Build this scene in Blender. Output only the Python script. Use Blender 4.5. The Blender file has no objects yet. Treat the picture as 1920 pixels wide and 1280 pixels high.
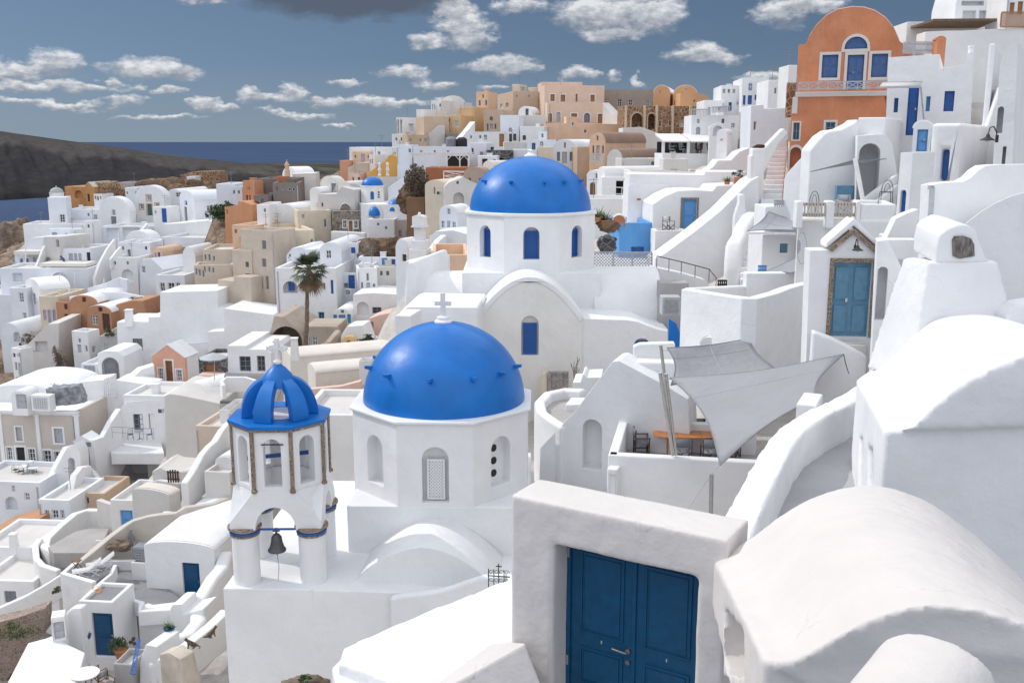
import bpy, math, random
from math import sin, cos, pi, radians, sqrt, atan2
from mathutils import Vector, noise
from mathutils.geometry import tessellate_polygon
import numpy as np
SC = bpy.context.scene
COL = SC.collection
random.seed(7)
F = 1867.0
PITCH = math.atan(375 / F)
V = Vector
FW = V((0, cos(PITCH),-sin(PITCH))); UP = V((0, sin(PITCH), cos(PITCH)))
def ray(px, py): return FW + V((1,0,0)) * ((px - 960) / F) + UP * ((640 - py) / F)
def W(px, py, Y):
    d = ray(px, py); return d * (Y / d.y)
# ------------------------------------------------------------ materials
MATS = {}
def newmat(name):
    m = bpy.data.materials.new(name); m.use_nodes = True
    nt = m.node_tree; b = nt.nodes['Principled BSDF']
    return m, nt, b
def nd(nt, t, **k):
    n = nt.nodes.new(t)
    for a, v in k.items(): setattr(n, a, v)
    return n
def ramp(nt, stops):
    r = nd(nt, 'ShaderNodeValToRGB'); e = r.color_ramp.elements
    while len(e) < len(stops): e.new(0.5)
    for i, (p, c) in enumerate(stops):
        e[i].position = p; e[i].color = (c[0], c[1], c[2],1)
    return r
def plaster(name, c, var=.06, rough=.85, bump=.35, fine=26., stain=0., stc=None, sc=1.0, spec=.3, island=0., crack=0.):
    if name in MATS: return MATS[name]
    m, nt, b = newmat(name); L = nt.links.new
    tc = nd(nt, 'ShaderNodeNewGeometry')
    n1 = nd(nt, 'ShaderNodeTexNoise'); n1.inputs['Scale'].default_value = .55 * sc; n1.inputs['Detail'].default_value = 6
    n1.inputs['Roughness'].default_value = .62
    L(tc.outputs['Position'], n1.inputs['Vector'])
    lo = [x * (1 - var * 1.6) for x in c]; hi = [min(.9, x * (1 + var * .6)) for x in c]
    r = ramp(nt, [(.3, lo),(.62, hi)]); L(n1.outputs['Fac'], r.inputs['Fac'])
    out = r.outputs['Color']
    if stain > 0:
        mp = nd(nt, 'ShaderNodeMapping'); mp.inputs['Scale'].default_value = (1.6,1.6,.35); L(tc.outputs['Position'], mp.inputs['Vector'])
        n2 = nd(nt, 'ShaderNodeTexNoise'); n2.inputs['Scale'].default_value = 1.3 * sc; n2.inputs['Detail'].default_value = 8; n2.inputs['Roughness'].default_value = .7
        L(mp.outputs[0], n2.inputs['Vector'])
        r2 = ramp(nt, [(.5,(0,0,0)),(.72,(stain,) * 3)]); L(n2.outputs['Fac'], r2.inputs['Fac'])
        mx = nd(nt, 'ShaderNodeMix', data_type='RGBA'); L(r2.outputs['Color'], mx.inputs[0]); L(out, mx.inputs[6])
        mx.inputs[7].default_value = (*(stc or [x * .55 for x in c]),1); out = mx.outputs[2]
    if crack:
        nc_ = nd(nt, 'ShaderNodeTexNoise'); nc_.inputs['Scale'].default_value = 3; nc_.inputs['Detail'].default_value = 5; L(tc.outputs['Position'], nc_.inputs['Vector']); vd = nd(nt, 'ShaderNodeVectorMath', operation='MULTIPLY_ADD'); L(nc_.outputs['Color'], vd.inputs[0]); vd.inputs[1].default_value = (.5,.5,.5); L(tc.outputs['Position'], vd.inputs[2])
        vo = nd(nt, 'ShaderNodeTexVoronoi', feature='DISTANCE_TO_EDGE'); vo.inputs['Scale'].default_value = .75; L(vd.outputs[0], vo.inputs['Vector']); rk = ramp(nt, [(.0,(crack,) * 3),(.007,(0,0,0))]); L(vo.outputs['Distance'], rk.inputs['Fac']); rm = ramp(nt, [(.5,(0,0,0)),(.62,(1,1,1))]); L(n1.outputs['Fac'], rm.inputs['Fac'])
        mk = nd(nt, 'ShaderNodeMath', operation='MULTIPLY'); L(rk.outputs[0], mk.inputs[0]); L(rm.outputs[0], mk.inputs[1]); mc_ = nd(nt, 'ShaderNodeMix', data_type='RGBA'); L(mk.outputs[0], mc_.inputs[0]); L(out, mc_.inputs[6]); mc_.inputs[7].default_value = (*[x * .45 for x in c],1); out = mc_.outputs[2]
    if island:
        mu = nd(nt, 'ShaderNodeMath', operation='MULTIPLY_ADD'); L(tc.outputs['Random Per Island'], mu.inputs[0]); mu.inputs[1].default_value = island; mu.inputs[2].default_value = 1 - island / 2
        hs = nd(nt, 'ShaderNodeHueSaturation'); L(mu.outputs[0], hs.inputs['Value']); L(out, hs.inputs['Color']); out = hs.outputs[0]
    L(out, b.inputs['Base Color'])
    b.inputs['Roughness'].default_value = rough; b.inputs['Specular IOR Level'].default_value = spec
    n3 = nd(nt, 'ShaderNodeTexNoise'); n3.inputs['Scale'].default_value = fine; n3.inputs['Detail'].default_value = 4; L(tc.outputs['Position'], n3.inputs['Vector'])
    n4 = nd(nt, 'ShaderNodeTexNoise'); n4.inputs['Scale'].default_value = 2.2 * sc; n4.inputs['Detail'].default_value = 3; L(tc.outputs['Position'], n4.inputs['Vector'])
    b1 = nd(nt, 'ShaderNodeBump'); b1.inputs['Strength'].default_value = bump * .5; b1.inputs['Distance'].default_value = .02; L(n3.outputs['Fac'], b1.inputs['Height'])
    b2 = nd(nt, 'ShaderNodeBump'); b2.inputs['Strength'].default_value = bump; b2.inputs['Distance'].default_value = .10; L(n4.outputs['Fac'], b2.inputs['Height'])
    L(b1.outputs[0], b2.inputs['Normal']); L(b2.outputs[0], b.inputs['Normal'])
    MATS[name] = m; return m
def rubble(name, c1, c2, mortar, scale=3.0, bump=.8):
    if name in MATS: return MATS[name]
    m, nt, b = newmat(name); L = nt.links.new
    g = nd(nt, 'ShaderNodeNewGeometry')
    v = nd(nt, 'ShaderNodeTexVoronoi', feature='DISTANCE_TO_EDGE'); v.inputs['Scale'].default_value = scale; L(g.outputs['Position'], v.inputs['Vector'])
    v2 = nd(nt, 'ShaderNodeTexVoronoi'); v2.inputs['Scale'].default_value = scale; L(g.outputs['Position'], v2.inputs['Vector'])
    r = ramp(nt, [(.03,(0,0,0)),(.1,(1,1,1))]); L(v.outputs['Distance'], r.inputs['Fac'])
    n1 = nd(nt, 'ShaderNodeTexNoise'); n1.inputs['Scale'].default_value = scale * 3; n1.inputs['Detail'].default_value = 6; L(g.outputs['Position'], n1.inputs['Vector'])
    mc = nd(nt, 'ShaderNodeMix', data_type='RGBA'); sp = nd(nt, 'ShaderNodeSeparateColor'); L(v2.outputs['Color'], sp.inputs[0]); L(sp.outputs[0], mc.inputs[0])
    mc.inputs[6].default_value = (*c1,1); mc.inputs[7].default_value = (*c2,1)
    mm = nd(nt, 'ShaderNodeMix', data_type='RGBA'); L(r.outputs['Color'], mm.inputs[0]); mm.inputs[6].default_value = (*mortar, 1); L(mc.outputs[2], mm.inputs[7])
    hs = nd(nt, 'ShaderNodeMix', data_type='RGBA', blend_type='OVERLAY'); hs.inputs[0].default_value = .5; L(mm.outputs[2], hs.inputs[6]); L(n1.outputs['Fac'], hs.inputs[7])
    L(hs.outputs[2], b.inputs['Base Color']); b.inputs['Roughness'].default_value = .9; b.inputs['Specular IOR Level'].default_value = .2
    bp = nd(nt, 'ShaderNodeBump'); bp.inputs['Strength'].default_value = bump; bp.inputs['Distance'].default_value = .08
    ad = nd(nt, 'ShaderNodeMath', operation='ADD'); L(r.outputs['Color'], ad.inputs[0]); L(n1.outputs['Fac'], ad.inputs[1]); L(ad.outputs[0], bp.inputs['Height'])
    L(bp.outputs[0], b.inputs['Normal']); MATS[name] = m; return m
def simple(name, c, rough=.5, metal=0., bump=0., scale=20., spec=.5, var=.12, coat=0.):
    if name in MATS: return MATS[name]
    m, nt, b = newmat(name); L = nt.links.new
    g = nd(nt, 'ShaderNodeNewGeometry'); n = nd(nt, 'ShaderNodeTexNoise'); n.inputs['Scale'].default_value = scale; n.inputs['Detail'].default_value = 5
    L(g.outputs['Position'], n.inputs['Vector'])
    r = ramp(nt, [(.3,[x * (1 - var) for x in c]),(.7,[min(.95, x * (1 + var)) for x in c])]); L(n.outputs['Fac'], r.inputs['Fac']); L(r.outputs[0], b.inputs['Base Color'])
    b.inputs['Roughness'].default_value = rough; b.inputs['Metallic'].default_value = metal; b.inputs['Specular IOR Level'].default_value = spec
    if coat: b.inputs['Coat Weight'].default_value = coat
    if bump:
        bp = nd(nt, 'ShaderNodeBump'); bp.inputs['Strength'].default_value = bump; bp.inputs['Distance'].default_value = .03; L(n.outputs['Fac'], bp.inputs['Height']); L(bp.outputs[0], b.inputs['Normal'])
    MATS[name] = m; return m
PC = dict(white=(.785,.787,.80), chalk=(.74,.735,.73), bwhite=(.72,.75,.80), offw=(.70,.67,.63), cream=(.66,.58,.47), beige=(.56,.48,.40), sand=(.55,.42,.31),
          peach=(.72,.50,.36), rose=(.70,.50,.42), pink=(.72,.40,.29), orange=(.59,.235,.12), apricot=(.66,.34,.15), ochre=(.66,.34,.07), brownor=(.46,.245,.145),
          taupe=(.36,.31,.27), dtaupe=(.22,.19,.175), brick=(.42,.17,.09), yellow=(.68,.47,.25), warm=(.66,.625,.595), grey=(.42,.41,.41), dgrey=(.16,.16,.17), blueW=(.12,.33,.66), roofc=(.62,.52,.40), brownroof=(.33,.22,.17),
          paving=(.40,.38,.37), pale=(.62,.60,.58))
def PM(k):
    if k in MATS: return MATS[k]
    if k == 'stone': return rubble('stone',(.30,.26,.22),(.16,.14,.13),(.40,.36,.32),2.6)
    if k == 'brownstone': return rubble('brownstone',(.30,.18,.11),(.16,.10,.065),(.56,.37,.24),2.2)
    if k == 'darkstone': return rubble('darkstone',(.10,.10,.11),(.05,.05,.055),(.2,.2,.2),2.0)
    if k == 'trimstone': return rubble('trimstone',(.30,.22,.16),(.17,.12,.085),(.44,.37,.31),13.0,.5)
    c = PC[k]
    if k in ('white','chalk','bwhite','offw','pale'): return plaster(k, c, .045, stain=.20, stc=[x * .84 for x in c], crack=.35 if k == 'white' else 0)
    if k == 'warm': return plaster(k, c, .04, stain=.12, stc=[x * .85 for x in c], fine=60, bump=.35)
    if k == 'orange': return plaster(k, c, .14, stain=.55, stc=(.60,.33,.22), fine=10, bump=.5)
    return plaster(k, c, .07, stain=.22)
def glassm(): return simple('dark_glass',(.035,.045,.06),.12, spec=.8)
CM = dict(glass=None, blue=('door_blue',(.018,.10,.36),.4), navy=('navy_paint',(.004,.065,.165),.38), sky=('sky_paint',(.10,.30,.62),.5), teal=('teal_paint',(.11,.255,.38),.5), aqua=('aqua_paint',(.05,.30,.48),.5),
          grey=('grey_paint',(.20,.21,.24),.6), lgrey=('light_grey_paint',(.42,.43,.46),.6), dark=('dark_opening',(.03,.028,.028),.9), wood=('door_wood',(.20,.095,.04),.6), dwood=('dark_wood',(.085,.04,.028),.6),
          ochd=('ochre_wood',(.34,.16,.055),.6), white=('white_paint',(.75,.75,.76),.6), lilac=('lilac_paint',(.38,.36,.52),.6), mid=('faded_blue',(.055,.125,.30),.6), shade=('mid_grey_cloth',(.30,.29,.29),.9), green=('green_paint',(.07,.14,.13),.6), brown=('brown_frame',(.16,.10,.08),.7))
def cmt(k):
    if k == 'glass': return glassm()
    n, c, r = CM[k]; return simple(n, c, r, scale=6, bump=.1)
STEEL = simple('steel',(.55,.55,.56),.22,1.0)
IRON = simple('black_iron',(.02,.02,.022),.5)
BLUE = None
# ------------------------------------------------------------ mesh builder
class MB:
    def __init__(s): s.v = []; s.f = []
    def poly(s, pts):
        i = len(s.v); s.v += [tuple(p) for p in pts]; s.f.append(list(range(i, i + len(pts))))
    def capholes(s, outer, holes):
        al = [outer] + holes; tri = tessellate_polygon([[V(p) for p in l] for l in al])
        flat = [p for l in al for p in l]; i = len(s.v); s.v += [tuple(p) for p in flat]
        for t in tri: s.f.append([i + k for k in t])
    def face(s, loop, holes, rd, inward):
        """planar face with recessed holes; inward = direction vector"""
        s.capholes(loop, holes)
        for h, r in zip(holes, rd):
            if r is None: continue
            off = V(inward) * r; b = [V(p) + off for p in h]
            for k in range(len(h)):
                j = (k + 1) % len(h); s.poly([h[k], h[j], b[j], b[k]])
            s.capholes(b, [])
    def prism(s, fr, out, d0, d1, holes=(), rec=(), edge_holes=None, through=False):
        f = [fr.w(u, z, d0) for u, z in out]; b = [fr.w(u, z, d1) for u, z in out]; n = V(fr.n) * -1
        hs = [[fr.w(u, z, d0) for u, z in h] for h in holes]
        if through:
            hb = [[fr.w(u, z, d1) for u, z in h] for h in holes]
            s.capholes(f, hs); s.capholes(b, hb)
            for a, c in zip(hs, hb):
                for k in range(len(a)):
                    j = (k + 1) % len(a); s.poly([a[k], a[j], c[j], c[k]])
        else:
            s.face(f, hs, rec, n); s.capholes(b, [])
        for k in range(len(out)):
            j = (k + 1) % len(out); q = [f[k], f[j], b[j], b[k]]
            eh = (edge_holes or {}).get(k)
            if eh:
                s.face(q, eh[0], eh[1], eh[2])
            else: s.poly(q)
    def box(s, fr, u0, u1, z0, z1, d0, d1):
        s.prism(fr, [(u0, z0),(u0, z1),(u1, z1),(u1, z0)], d0, d1)
    def bar(s, a, b, w, h=None, up=V((0,0,1))):
        a = V(a); b = V(b); h = h or w; d = (b - a)
        if d.length < 1e-6: return
        d.normalize(); x = d.cross(up)
        if x.length < 1e-3: x = d.cross(V((0,1,0)))
        x.normalize(); y = x.cross(d)
        o = [x * w / 2 + y * h / 2,-x * w / 2 + y * h / 2,-x * w / 2 - y * h / 2, x * w / 2 - y * h / 2]
        A = [a + k for k in o]; B = [b + k for k in o]; s.poly(A); s.poly(B[::-1])
        for k in range(4): s.poly([A[k], B[k], B[(k + 1) % 4], A[(k + 1) % 4]])
    def tube(s, pts, r, n=8, cap=True):
        pts = [V(p) for p in pts]; rs = r if isinstance(r, (list, tuple)) else [r] * len(pts); base = len(s.v); x = None
        for i, p in enumerate(pts):
            d = (pts[min(i + 1, len(pts) - 1)] - pts[max(i - 1,0)]).normalized()
            if x is None:
                x = d.cross(V((0,0,1)))
                if x.length < 1e-2: x = d.cross(V((1,0,0)))
            x = (x - d * x.dot(d)).normalized(); y = d.cross(x)
            for k in range(n):
                a = 2 * pi * k / n; s.v.append(tuple(p + (x * cos(a) + y * sin(a)) * rs[i]))
        for i in range(len(pts) - 1):
            for k in range(n):
                a = base + i * n + k; b = base + i * n + (k + 1) % n; s.f.append([a, b, b + n, a + n])
        if cap:
            s.f.append([base + k for k in range(n)][::-1]); e = base + (len(pts) - 1) * n; s.f.append([e + k for k in range(n)])
    def lathe(s, c, prof, n=24, a0=0., a1=2 * pi, sq=1.0):
        c = V(c); base = len(s.v); full = abs(a1 - a0 - 2 * pi) < 1e-6; m = n if full else n + 1
        for r, z in prof:
            for k in range(m):
                a = a0 + (a1 - a0) * k / n; s.v.append((c.x + r * cos(a), c.y + r * sin(a) * sq, c.z + z))
        for i in range(len(prof) - 1):
            for k in range(n):
                a = base + i * m + k; b = base + i * m + (k + 1) % m; s.f.append([a, b, b + m, a + m])
        if prof[0][0] > 1e-4: s.f.append([base + k for k in range(m)][::-1])
        if prof[-1][0] > 1e-4:
            e = base + (len(prof) - 1) * m; s.f.append([e + k for k in range(m)])
    def cyl(s, c, r, h, n=16): s.lathe(c, [(r, 0),(r, h)], n)
    def build(s, name, mat, parent=None, bevel=0., seg=2, remesh=0., disp=0., merge=True, ang=38, subs=0, origin=None, sol=0.):
        org = V(origin) if origin is not None else (parent['_o'] if parent is not None and '_o' in parent else None)
        if org is None and not s.v: return None
        if org is None: org = V((0,0,0))
        org = V(org)
        me = bpy.data.meshes.new(name); me.from_pydata([tuple(V(p) - org) for p in s.v],[], s.f)
        import bmesh
        bm = bmesh.new(); bm.from_mesh(me)
        if merge: bmesh.ops.remove_doubles(bm, verts=bm.verts, dist=.0008)
        bmesh.ops.recalc_face_normals(bm, faces=bm.faces)
        for f in bm.faces: f.smooth = True
        bm.to_mesh(me); bm.free()
        me.materials.append(mat if not isinstance(mat, str) else PM(mat))
        if not (bevel or remesh):
            try: me.set_sharp_from_angle(angle=radians(ang))
            except Exception: pass
        o = bpy.data.objects.new(name, me); COL.objects.link(o)
        if parent is not None: o.parent = parent; o['_o'] = list(org)
        else: o.location = org; o['_o'] = list(org)
        if sol:
            m = o.modifiers.new('sol','SOLIDIFY'); m.thickness = sol; m.offset = 0
        if remesh:
            m = o.modifiers.new('rm','REMESH'); m.mode = 'VOXEL'; m.voxel_size = remesh; m.use_smooth_shade = True
            m = o.modifiers.new('sm','SMOOTH'); m.factor = .6; m.iterations = 2
            if disp:
                t = bpy.data.textures.get('cl') or bpy.data.textures.new('cl','CLOUDS'); t.noise_scale = .55
                m = o.modifiers.new('dp','DISPLACE'); m.texture = t; m.strength = disp; m.mid_level = .5; m.texture_coords = 'GLOBAL'
        elif bevel:
            m = o.modifiers.new('bv','BEVEL'); m.width = bevel; m.segments = seg; m.limit_method = 'ANGLE'; m.angle_limit = radians(35); m.harden_normals = False
            m = o.modifiers.new('wn','WEIGHTED_NORMAL'); m.keep_sharp = True
        if subs:
            m = o.modifiers.new('ss','SUBSURF'); m.levels = subs; m.render_levels = subs
        return o
class Fr:
    """vertical plane through pixel (px,py) at depth Y; yaw in degrees, 0 faces the viewer, negative turns to the left"""
    def __init__(s, px, py, Y, yaw=0., o=None):
        a = radians(yaw); s.o = W(px, py, Y) if o is None else V(o); s.u = V((cos(a), sin(a),0)); s.n = V((sin(a),-cos(a),0)); s.yaw = yaw
    def p(s, px, py):
        d = ray(px, py); return d * (s.o.dot(s.n) / d.dot(s.n))
    def uv(s, px, py):
        p = s.p(px, py); return ((p - s.o).dot(s.u), p.z)
    def w(s, u, z, d=0.):
        p = s.o + s.u * u - s.n * d; return V((p.x, p.y, z))
    def back(s, d): return Fr(0,0,0, s.yaw, o=s.o - s.n * d)
def arc(x0, y0, x1, y1, rise, n=12):
    """half-ellipse points from (x0,y0) to (x1,y1), rising by rise (upwards)"""
    r = []
    for i in range(n + 1):
        t = pi * i / n; m = (1 - cos(t)) / 2; r.append((x0 + (x1 - x0) * m, y0 + (y1 - y0) * m + rise * sin(t)))
    return r
rnd_ = random.Random(5); WHs = 'whitewashed_house'; VHs = 'vaulted_house'
GROUND = []      # control points for the terrain
def tag(o, label=None, cat=None, group=None, kind=None):
    if label: o['label'] = label
    if cat: o['category'] = cat
    if group: o['group'] = group
    if kind: o['kind'] = kind
    return o
def thing(name, label, cat, loc, group=None):
    o = bpy.data.objects.new(name, None); COL.objects.link(o); o.location = loc; o['_o'] = list(loc); o.empty_display_size = .3
    return tag(o, label, cat, group)
def rect(u0, u1, z0, z1): return [(u0, z0),(u0, z1),(u1, z1),(u1, z0)]
def archo(u0, u1, z0, z1, k=1., n=10):
    r = min((u1 - u0) / 2 * k, (z1 - z0) * .9); return [(u0, z0)] + arc(u0, z1 - r, u1, z1 - r, r, n) + [(u1, z0)]
def opening(root, fr, u0, u1, z0, z1, t, rec, pw):
    """t = kind string: [a]colour[:frame] ; kinds: w glass window, s shutter window, d door, D two-leaf door, o open recess, l lattice"""
    ar = t[0] == 'a'
    if ar: t = t[1:]
    kd = t[0]; rest = t[1:].split(':'); colr = rest[0] or 'glass'; fc = rest[1] if len(rest) > 1 else None
    poly = archo(u0, u1, z0, z1) if ar else rect(u0, u1, z0, z1)
    big = pw > 9
    par = root
    if kd == 'o': return poly
    nm = 'door' if kd in 'dD' else ('lattice' if kd == 'l' else 'window')
    if kd == 'w':
        fm = cmt(fc or 'white'); m = MB(); b = min(.07,(u1 - u0) * .14)
        if ar: inn = archo(u0 + b, u1 - b, z0 + b, z1 - b)
        else: inn = rect(u0 + b, u1 - b, z0 + b, z1 - b)
        m.prism(fr, poly, rec - .09, rec - .03,[inn], through=True)
        if big or pw > 5:
            uc = (u0 + u1) / 2; m.box(fr, uc - .025, uc + .025, z0 + b, z1 - b, rec - .08, rec - .035)
            k = 2 if (z1 - z0) > 1.0 else 1
            for i in range(1, k + 1):
                zz = z0 + (z1 - z0) * i / (k + 1); m.box(fr, u0 + b, u1 - b, zz - .02, zz + .02, rec - .077, rec - .038)
        w = m.build(nm, fm, par); g = MB(); g.prism(fr, poly, rec - .028, rec - .01); g.build('pane', cmt(colr), w)
    elif kd == 's':
        m = MB(); m.prism(fr, poly, rec - .05, rec - .01)
        n = 2 if (u1 - u0) > .5 else 1
        if pw > 7:
            for i in range(n):
                a = u0 + (u1 - u0) * i / n; c = u0 + (u1 - u0) * (i + 1) / n
                for q in range(2):
                    za = z0 + (z1 - z0) * q / 2; zb = z0 + (z1 - z0) * (q + .82) / 2
                    g = .06; m.box(fr, a + g, c - g, za + g, zb, rec - .075, rec - .05)
        m.build(nm, cmt(colr), par)
    elif kd in 'dD':
        m = MB(); m.prism(fr, poly, rec - .06, rec - .01); n = 2 if kd == 'D' else 1
        if pw > 8:
            for i in range(n):
                a = u0 + (u1 - u0) * i / n; c = u0 + (u1 - u0) * (i + 1) / n; g = (c - a) * .16
                for q0, q1 in ((.06,.42),(.50,.93 if not ar else .78)):
                    m.box(fr, a + g, c - g, z0 + (z1 - z0) * q0, z0 + (z1 - z0) * q1, rec - .10, rec - .06)
        d = m.build(nm, cmt(colr), par)
        if pw > 11:
            h = MB(); zz = z0 + (z1 - z0) * .47; h.box(fr, u1 - .14 - (u1 - u0) * .5 * (n - 1), u1 - .08 - (u1 - u0) * .5 * (n - 1), zz, zz + .1, rec - .14, rec - .087); h.build('handle', STEEL, d)
    elif kd == 'l':
        m = MB(); b = .06; inn = rect(u0 + b, u1 - b, z0 + b, z1 - b); m.prism(fr, rect(u0, u1, z0, z1), rec - .12, rec - .05,[inn], through=True)
        st = .13; w_ = u1 - u0 - 2 * b; h_ = z1 - z0 - 2 * b
        for sgn in (1,-1):
            k = -h_
            while k < w_:
                xs = max(0, k); xe = min(w_, k + h_)
                if xe - xs > .03:
                    y0 = xs - k; y1 = xe - k
                    A = fr.w(u0 + b + (xs if sgn > 0 else w_ - xs), z0 + b + y0, rec - .075 - .012 * sgn); B = fr.w(u0 + b + (xe if sgn > 0 else w_ - xe), z0 + b + y1, rec - .075 - .012 * sgn)
                    m.bar(A, B, .042,.018, up=fr.n)
                k += st
        w = m.build('window', cmt(colr), par); g = MB(); g.box(fr, u0, u1, z0, z1, rec - .03, rec - .01); g.build('pane', cmt('dark'), w)
    return poly
def surround(root, fr, u0, u1, z0, z1, ar, mat, b=.14, door=False, pr=.035):
    m = MB()
    zb = z0 if door else z0 - b
    if ar: o = archo(u0 - b, u1 + b, zb, z1 + b); i = archo(u0, u1, z0, z1)
    else: o = rect(u0 - b, u1 + b, zb, z1 + b); i = rect(u0, u1, z0, z1)
    if door:
        # U-shaped strip
        inn = i[::-1]; m.prism(fr, o + inn, -pr, .01)
    else: m.prism(fr, o, -pr, .01,[i], through=True)
    m.build('frame', mat, root)
def H(name, label, Y, yaw, out, D=6., sx=None, mat='white', wins=(), swins=(), roof=None, roofm=None, cat='house', drop=4., base=True, par=.35, bevel=.05, rec=.2, group=None, sur=None, ax=None, remesh=0., disp=0., gz=0.):
    """out: (x0,ytop,x1,ybot) flat house | ('v',x0,x1,yspring,ytop,ybot) vaulted | ('g',...) gabled | [px points]"""
    if isinstance(mat, str): mat = PM(mat)
    roofm = PM(roofm) if isinstance(roofm, str) else roofm
    flat = False; vault = None
    if isinstance(out, tuple) and out[0] in ('v','g','vf'):
        kd, x0, x1, ys, yt, yb = out; a = ax if ax is not None else (x1 if yaw < 0 else x0)
        fr = Fr(a, yb, Y, yaw); u0 = fr.uv(x0,(ys + yb) / 2)[0]; u1 = fr.uv(x1,(ys + yb) / 2)[0]
        zb = fr.uv(a, yb)[1]; zs = fr.uv(a, ys)[1]; zt = fr.uv((x0 + x1) / 2, yt)[1]
        if kd == 'g': ol = [(u0, zb - drop),(u0, zs),((u0 + u1) / 2, zt),(u1, zs),(u1, zb - drop)]
        else: ol = [(u0, zb - drop)] + arc(u0, zs, u1, zs, zt - zs, 16) + [(u1, zb - drop)]
        vault = (u0, u1, zs, zt) if kd in ('v','g') else None; kroof = kd; xs = (x0, x1)
    elif isinstance(out, tuple):
        x0, yt, x1, yb = out; a = ax if ax is not None else (x1 if yaw < 0 else x0)
        fr = Fr(a, yb, Y, yaw); u0 = fr.uv(x0,(yt + yb) / 2)[0]; u1 = fr.uv(x1,(yt + yb) / 2)[0]
        zb = fr.uv(a, yb)[1]; zs = zt = fr.uv(a, yt)[1]; flat = True
        ol = [(u0, zb - drop),(u0, zt),(u1, zt),(u1, zb - drop)]; xs = (x0, x1)
    else:
        X = [p[0] for p in out]; yb = max(p[1] for p in out); x0, x1 = min(X), max(X); a = ax if ax is not None else (x1 if yaw < 0 else x0)
        fr = Fr(a, yb, Y, yaw); ol = [fr.uv(*p) for p in out]; zb = min(p[1] for p in ol)
        ol = [(u, z - drop if abs(z - zb) < .35 else z) for u, z in ol]; u0 = min(p[0] for p in ol); u1 = max(p[0] for p in ol); zt = zs = max(p[1] for p in ol); xs = (x0, x1)
    side = None
    if sx is not None:
        right = sx > (x0 + x1) / 2
        uc = u1 if right else u0; cpt = fr.w(uc, zb, 0)
        sf = Fr(0,0,0, yaw + (90 if right else -90), o=cpt)
        us, _ = sf.uv(sx, yb - 10); D = abs(us); D = max(1., min(D, 40.)); side = (sf, right)
    mid = fr.w((u0 + u1) / 2, zb, 0)
    if base: GROUND.append((mid.x, mid.y, mid.z + gz)); b2 = fr.w((u0 + u1) / 2, zb, D); 
    root = thing(name, label, cat, fr.w((u0 + u1) / 2, zb, 0), group)
    if Y > 88 and cat == 'house' and flat and len(wins) < 3 and x1 - x0 > 16 and yb - out[1] > 16 and not any(k in label for k in ('blank','plain','wall')):
        wins = list(wins); ws = (x1 - x0)
        for fx in (.14,.38,.62,.86):
            cx = x0 + ws * fx; hw = 2.2 * 110 / Y; ty = out[1] + 7; q = (cx - hw, ty, cx + hw, ty + 7 * 110 / Y)
            if rnd_.random() < .6 and not any(w[0] - 3 < q[2] and w[2] + 3 > q[0] and w[1] - 3 < q[3] and w[3] + 3 > q[1] for w in wins): wins.append((*q, rnd_.choice(('wgrey','slgrey','wglass:grey','sgrey'))))
    holes = []; recs = []; ehs = {}
    def mk(f2, lst, hl, rc):
        for w in lst:
            wx0, wy0, wx1, wy1, t = w[:5]; a0, _ = f2.uv(wx0,(wy0 + wy1) / 2); a1, _ = f2.uv(wx1,(wy0 + wy1) / 2)
            if a0 > a1: a0, a1 = a1, a0
            z1 = f2.uv((wx0 + wx1) / 2, wy0)[1]; z0 = f2.uv((wx0 + wx1) / 2, wy1)[1]
            r = w[5] if len(w) > 5 and w[5] else (.5 if (t.startswith('o') or t.startswith('ao')) else rec)
            poly = opening(root, f2, a0, a1, z0, z1, t, r, wx1 - wx0)
            hl.append(poly); rc.append(r)
            s_ = (w[6] if len(w) > 6 else sur)
            if s_: surround(root, f2, a0, a1, z0, z1, t[0] == 'a', PM(s_), b=min(.11 if s_ == 'trimstone' else .16,(a1 - a0) * .22), door=(t.strip('a')[0] in 'dDo'))
    mk(fr, wins, holes, recs)
    if side and swins:
        hl = []; rc = []; mk(side[0], swins, hl, rc)
        # side plane: find edge index
        ek = None
        for k in range(len(ol)):
            j = (k + 1) % len(ol)
            uu = u1 if side[1] else u0
            if abs(ol[k][0] - uu) < .02 and abs(ol[j][0] - uu) < .02 and abs(ol[k][1] - ol[j][1]) > .5: ek = k
        if ek is not None: ehs[ek] = ([[side[0].w(u, z, 0) for u, z in h] for h in hl], rc, -side[0].n)
    if flat and par and roof != 'plain':
        ins = min(.28, D * .15,(u1 - u0) * .12); tl = [fr.w(u0 + ins, zt, ins), fr.w(u1 - ins, zt, ins), fr.w(u1 - ins, zt, D - ins), fr.w(u0 + ins, zt, D - ins)]
        ehs[1] = ([tl],[par], V((0,0,-1)))
        m = MB(); m.box(fr, u0 + ins + .005, u1 - ins - .005, zt - par + .004, zt - par + .03, ins + .005, D - ins - .005); m.build('roof', roofm or PM('pale'), root)
    m = MB(); m.prism(fr, ol, 0, D, holes, recs, ehs); wl = m.build('wall', mat, root, bevel=bevel, remesh=remesh, disp=disp)
    if vault:
        m = MB(); e = .05
        if kroof == 'v':
            o1 = arc(u0 - e, zs, u1 + e, zs, zt - zs + e, 16); o2 = arc(u0 + .03, zs, u1 - .03, zs, zt - zs - .03,16)[::-1]
        else:
            uc = (u0 + u1) / 2; o1 = [(u0 - e * 2, zs - e),(uc, zt + e * 1.6),(u1 + e * 2, zs - e)]; o2 = [(u1 - .02, zs - e),(uc, zt - .03),(u0 + .02, zs - e)]
        m.prism(fr, o1 + o2,.14 if kroof == 'v' else -.06, D + .02); m.build('roof', roofm or mat, root, bevel=0)
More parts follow.
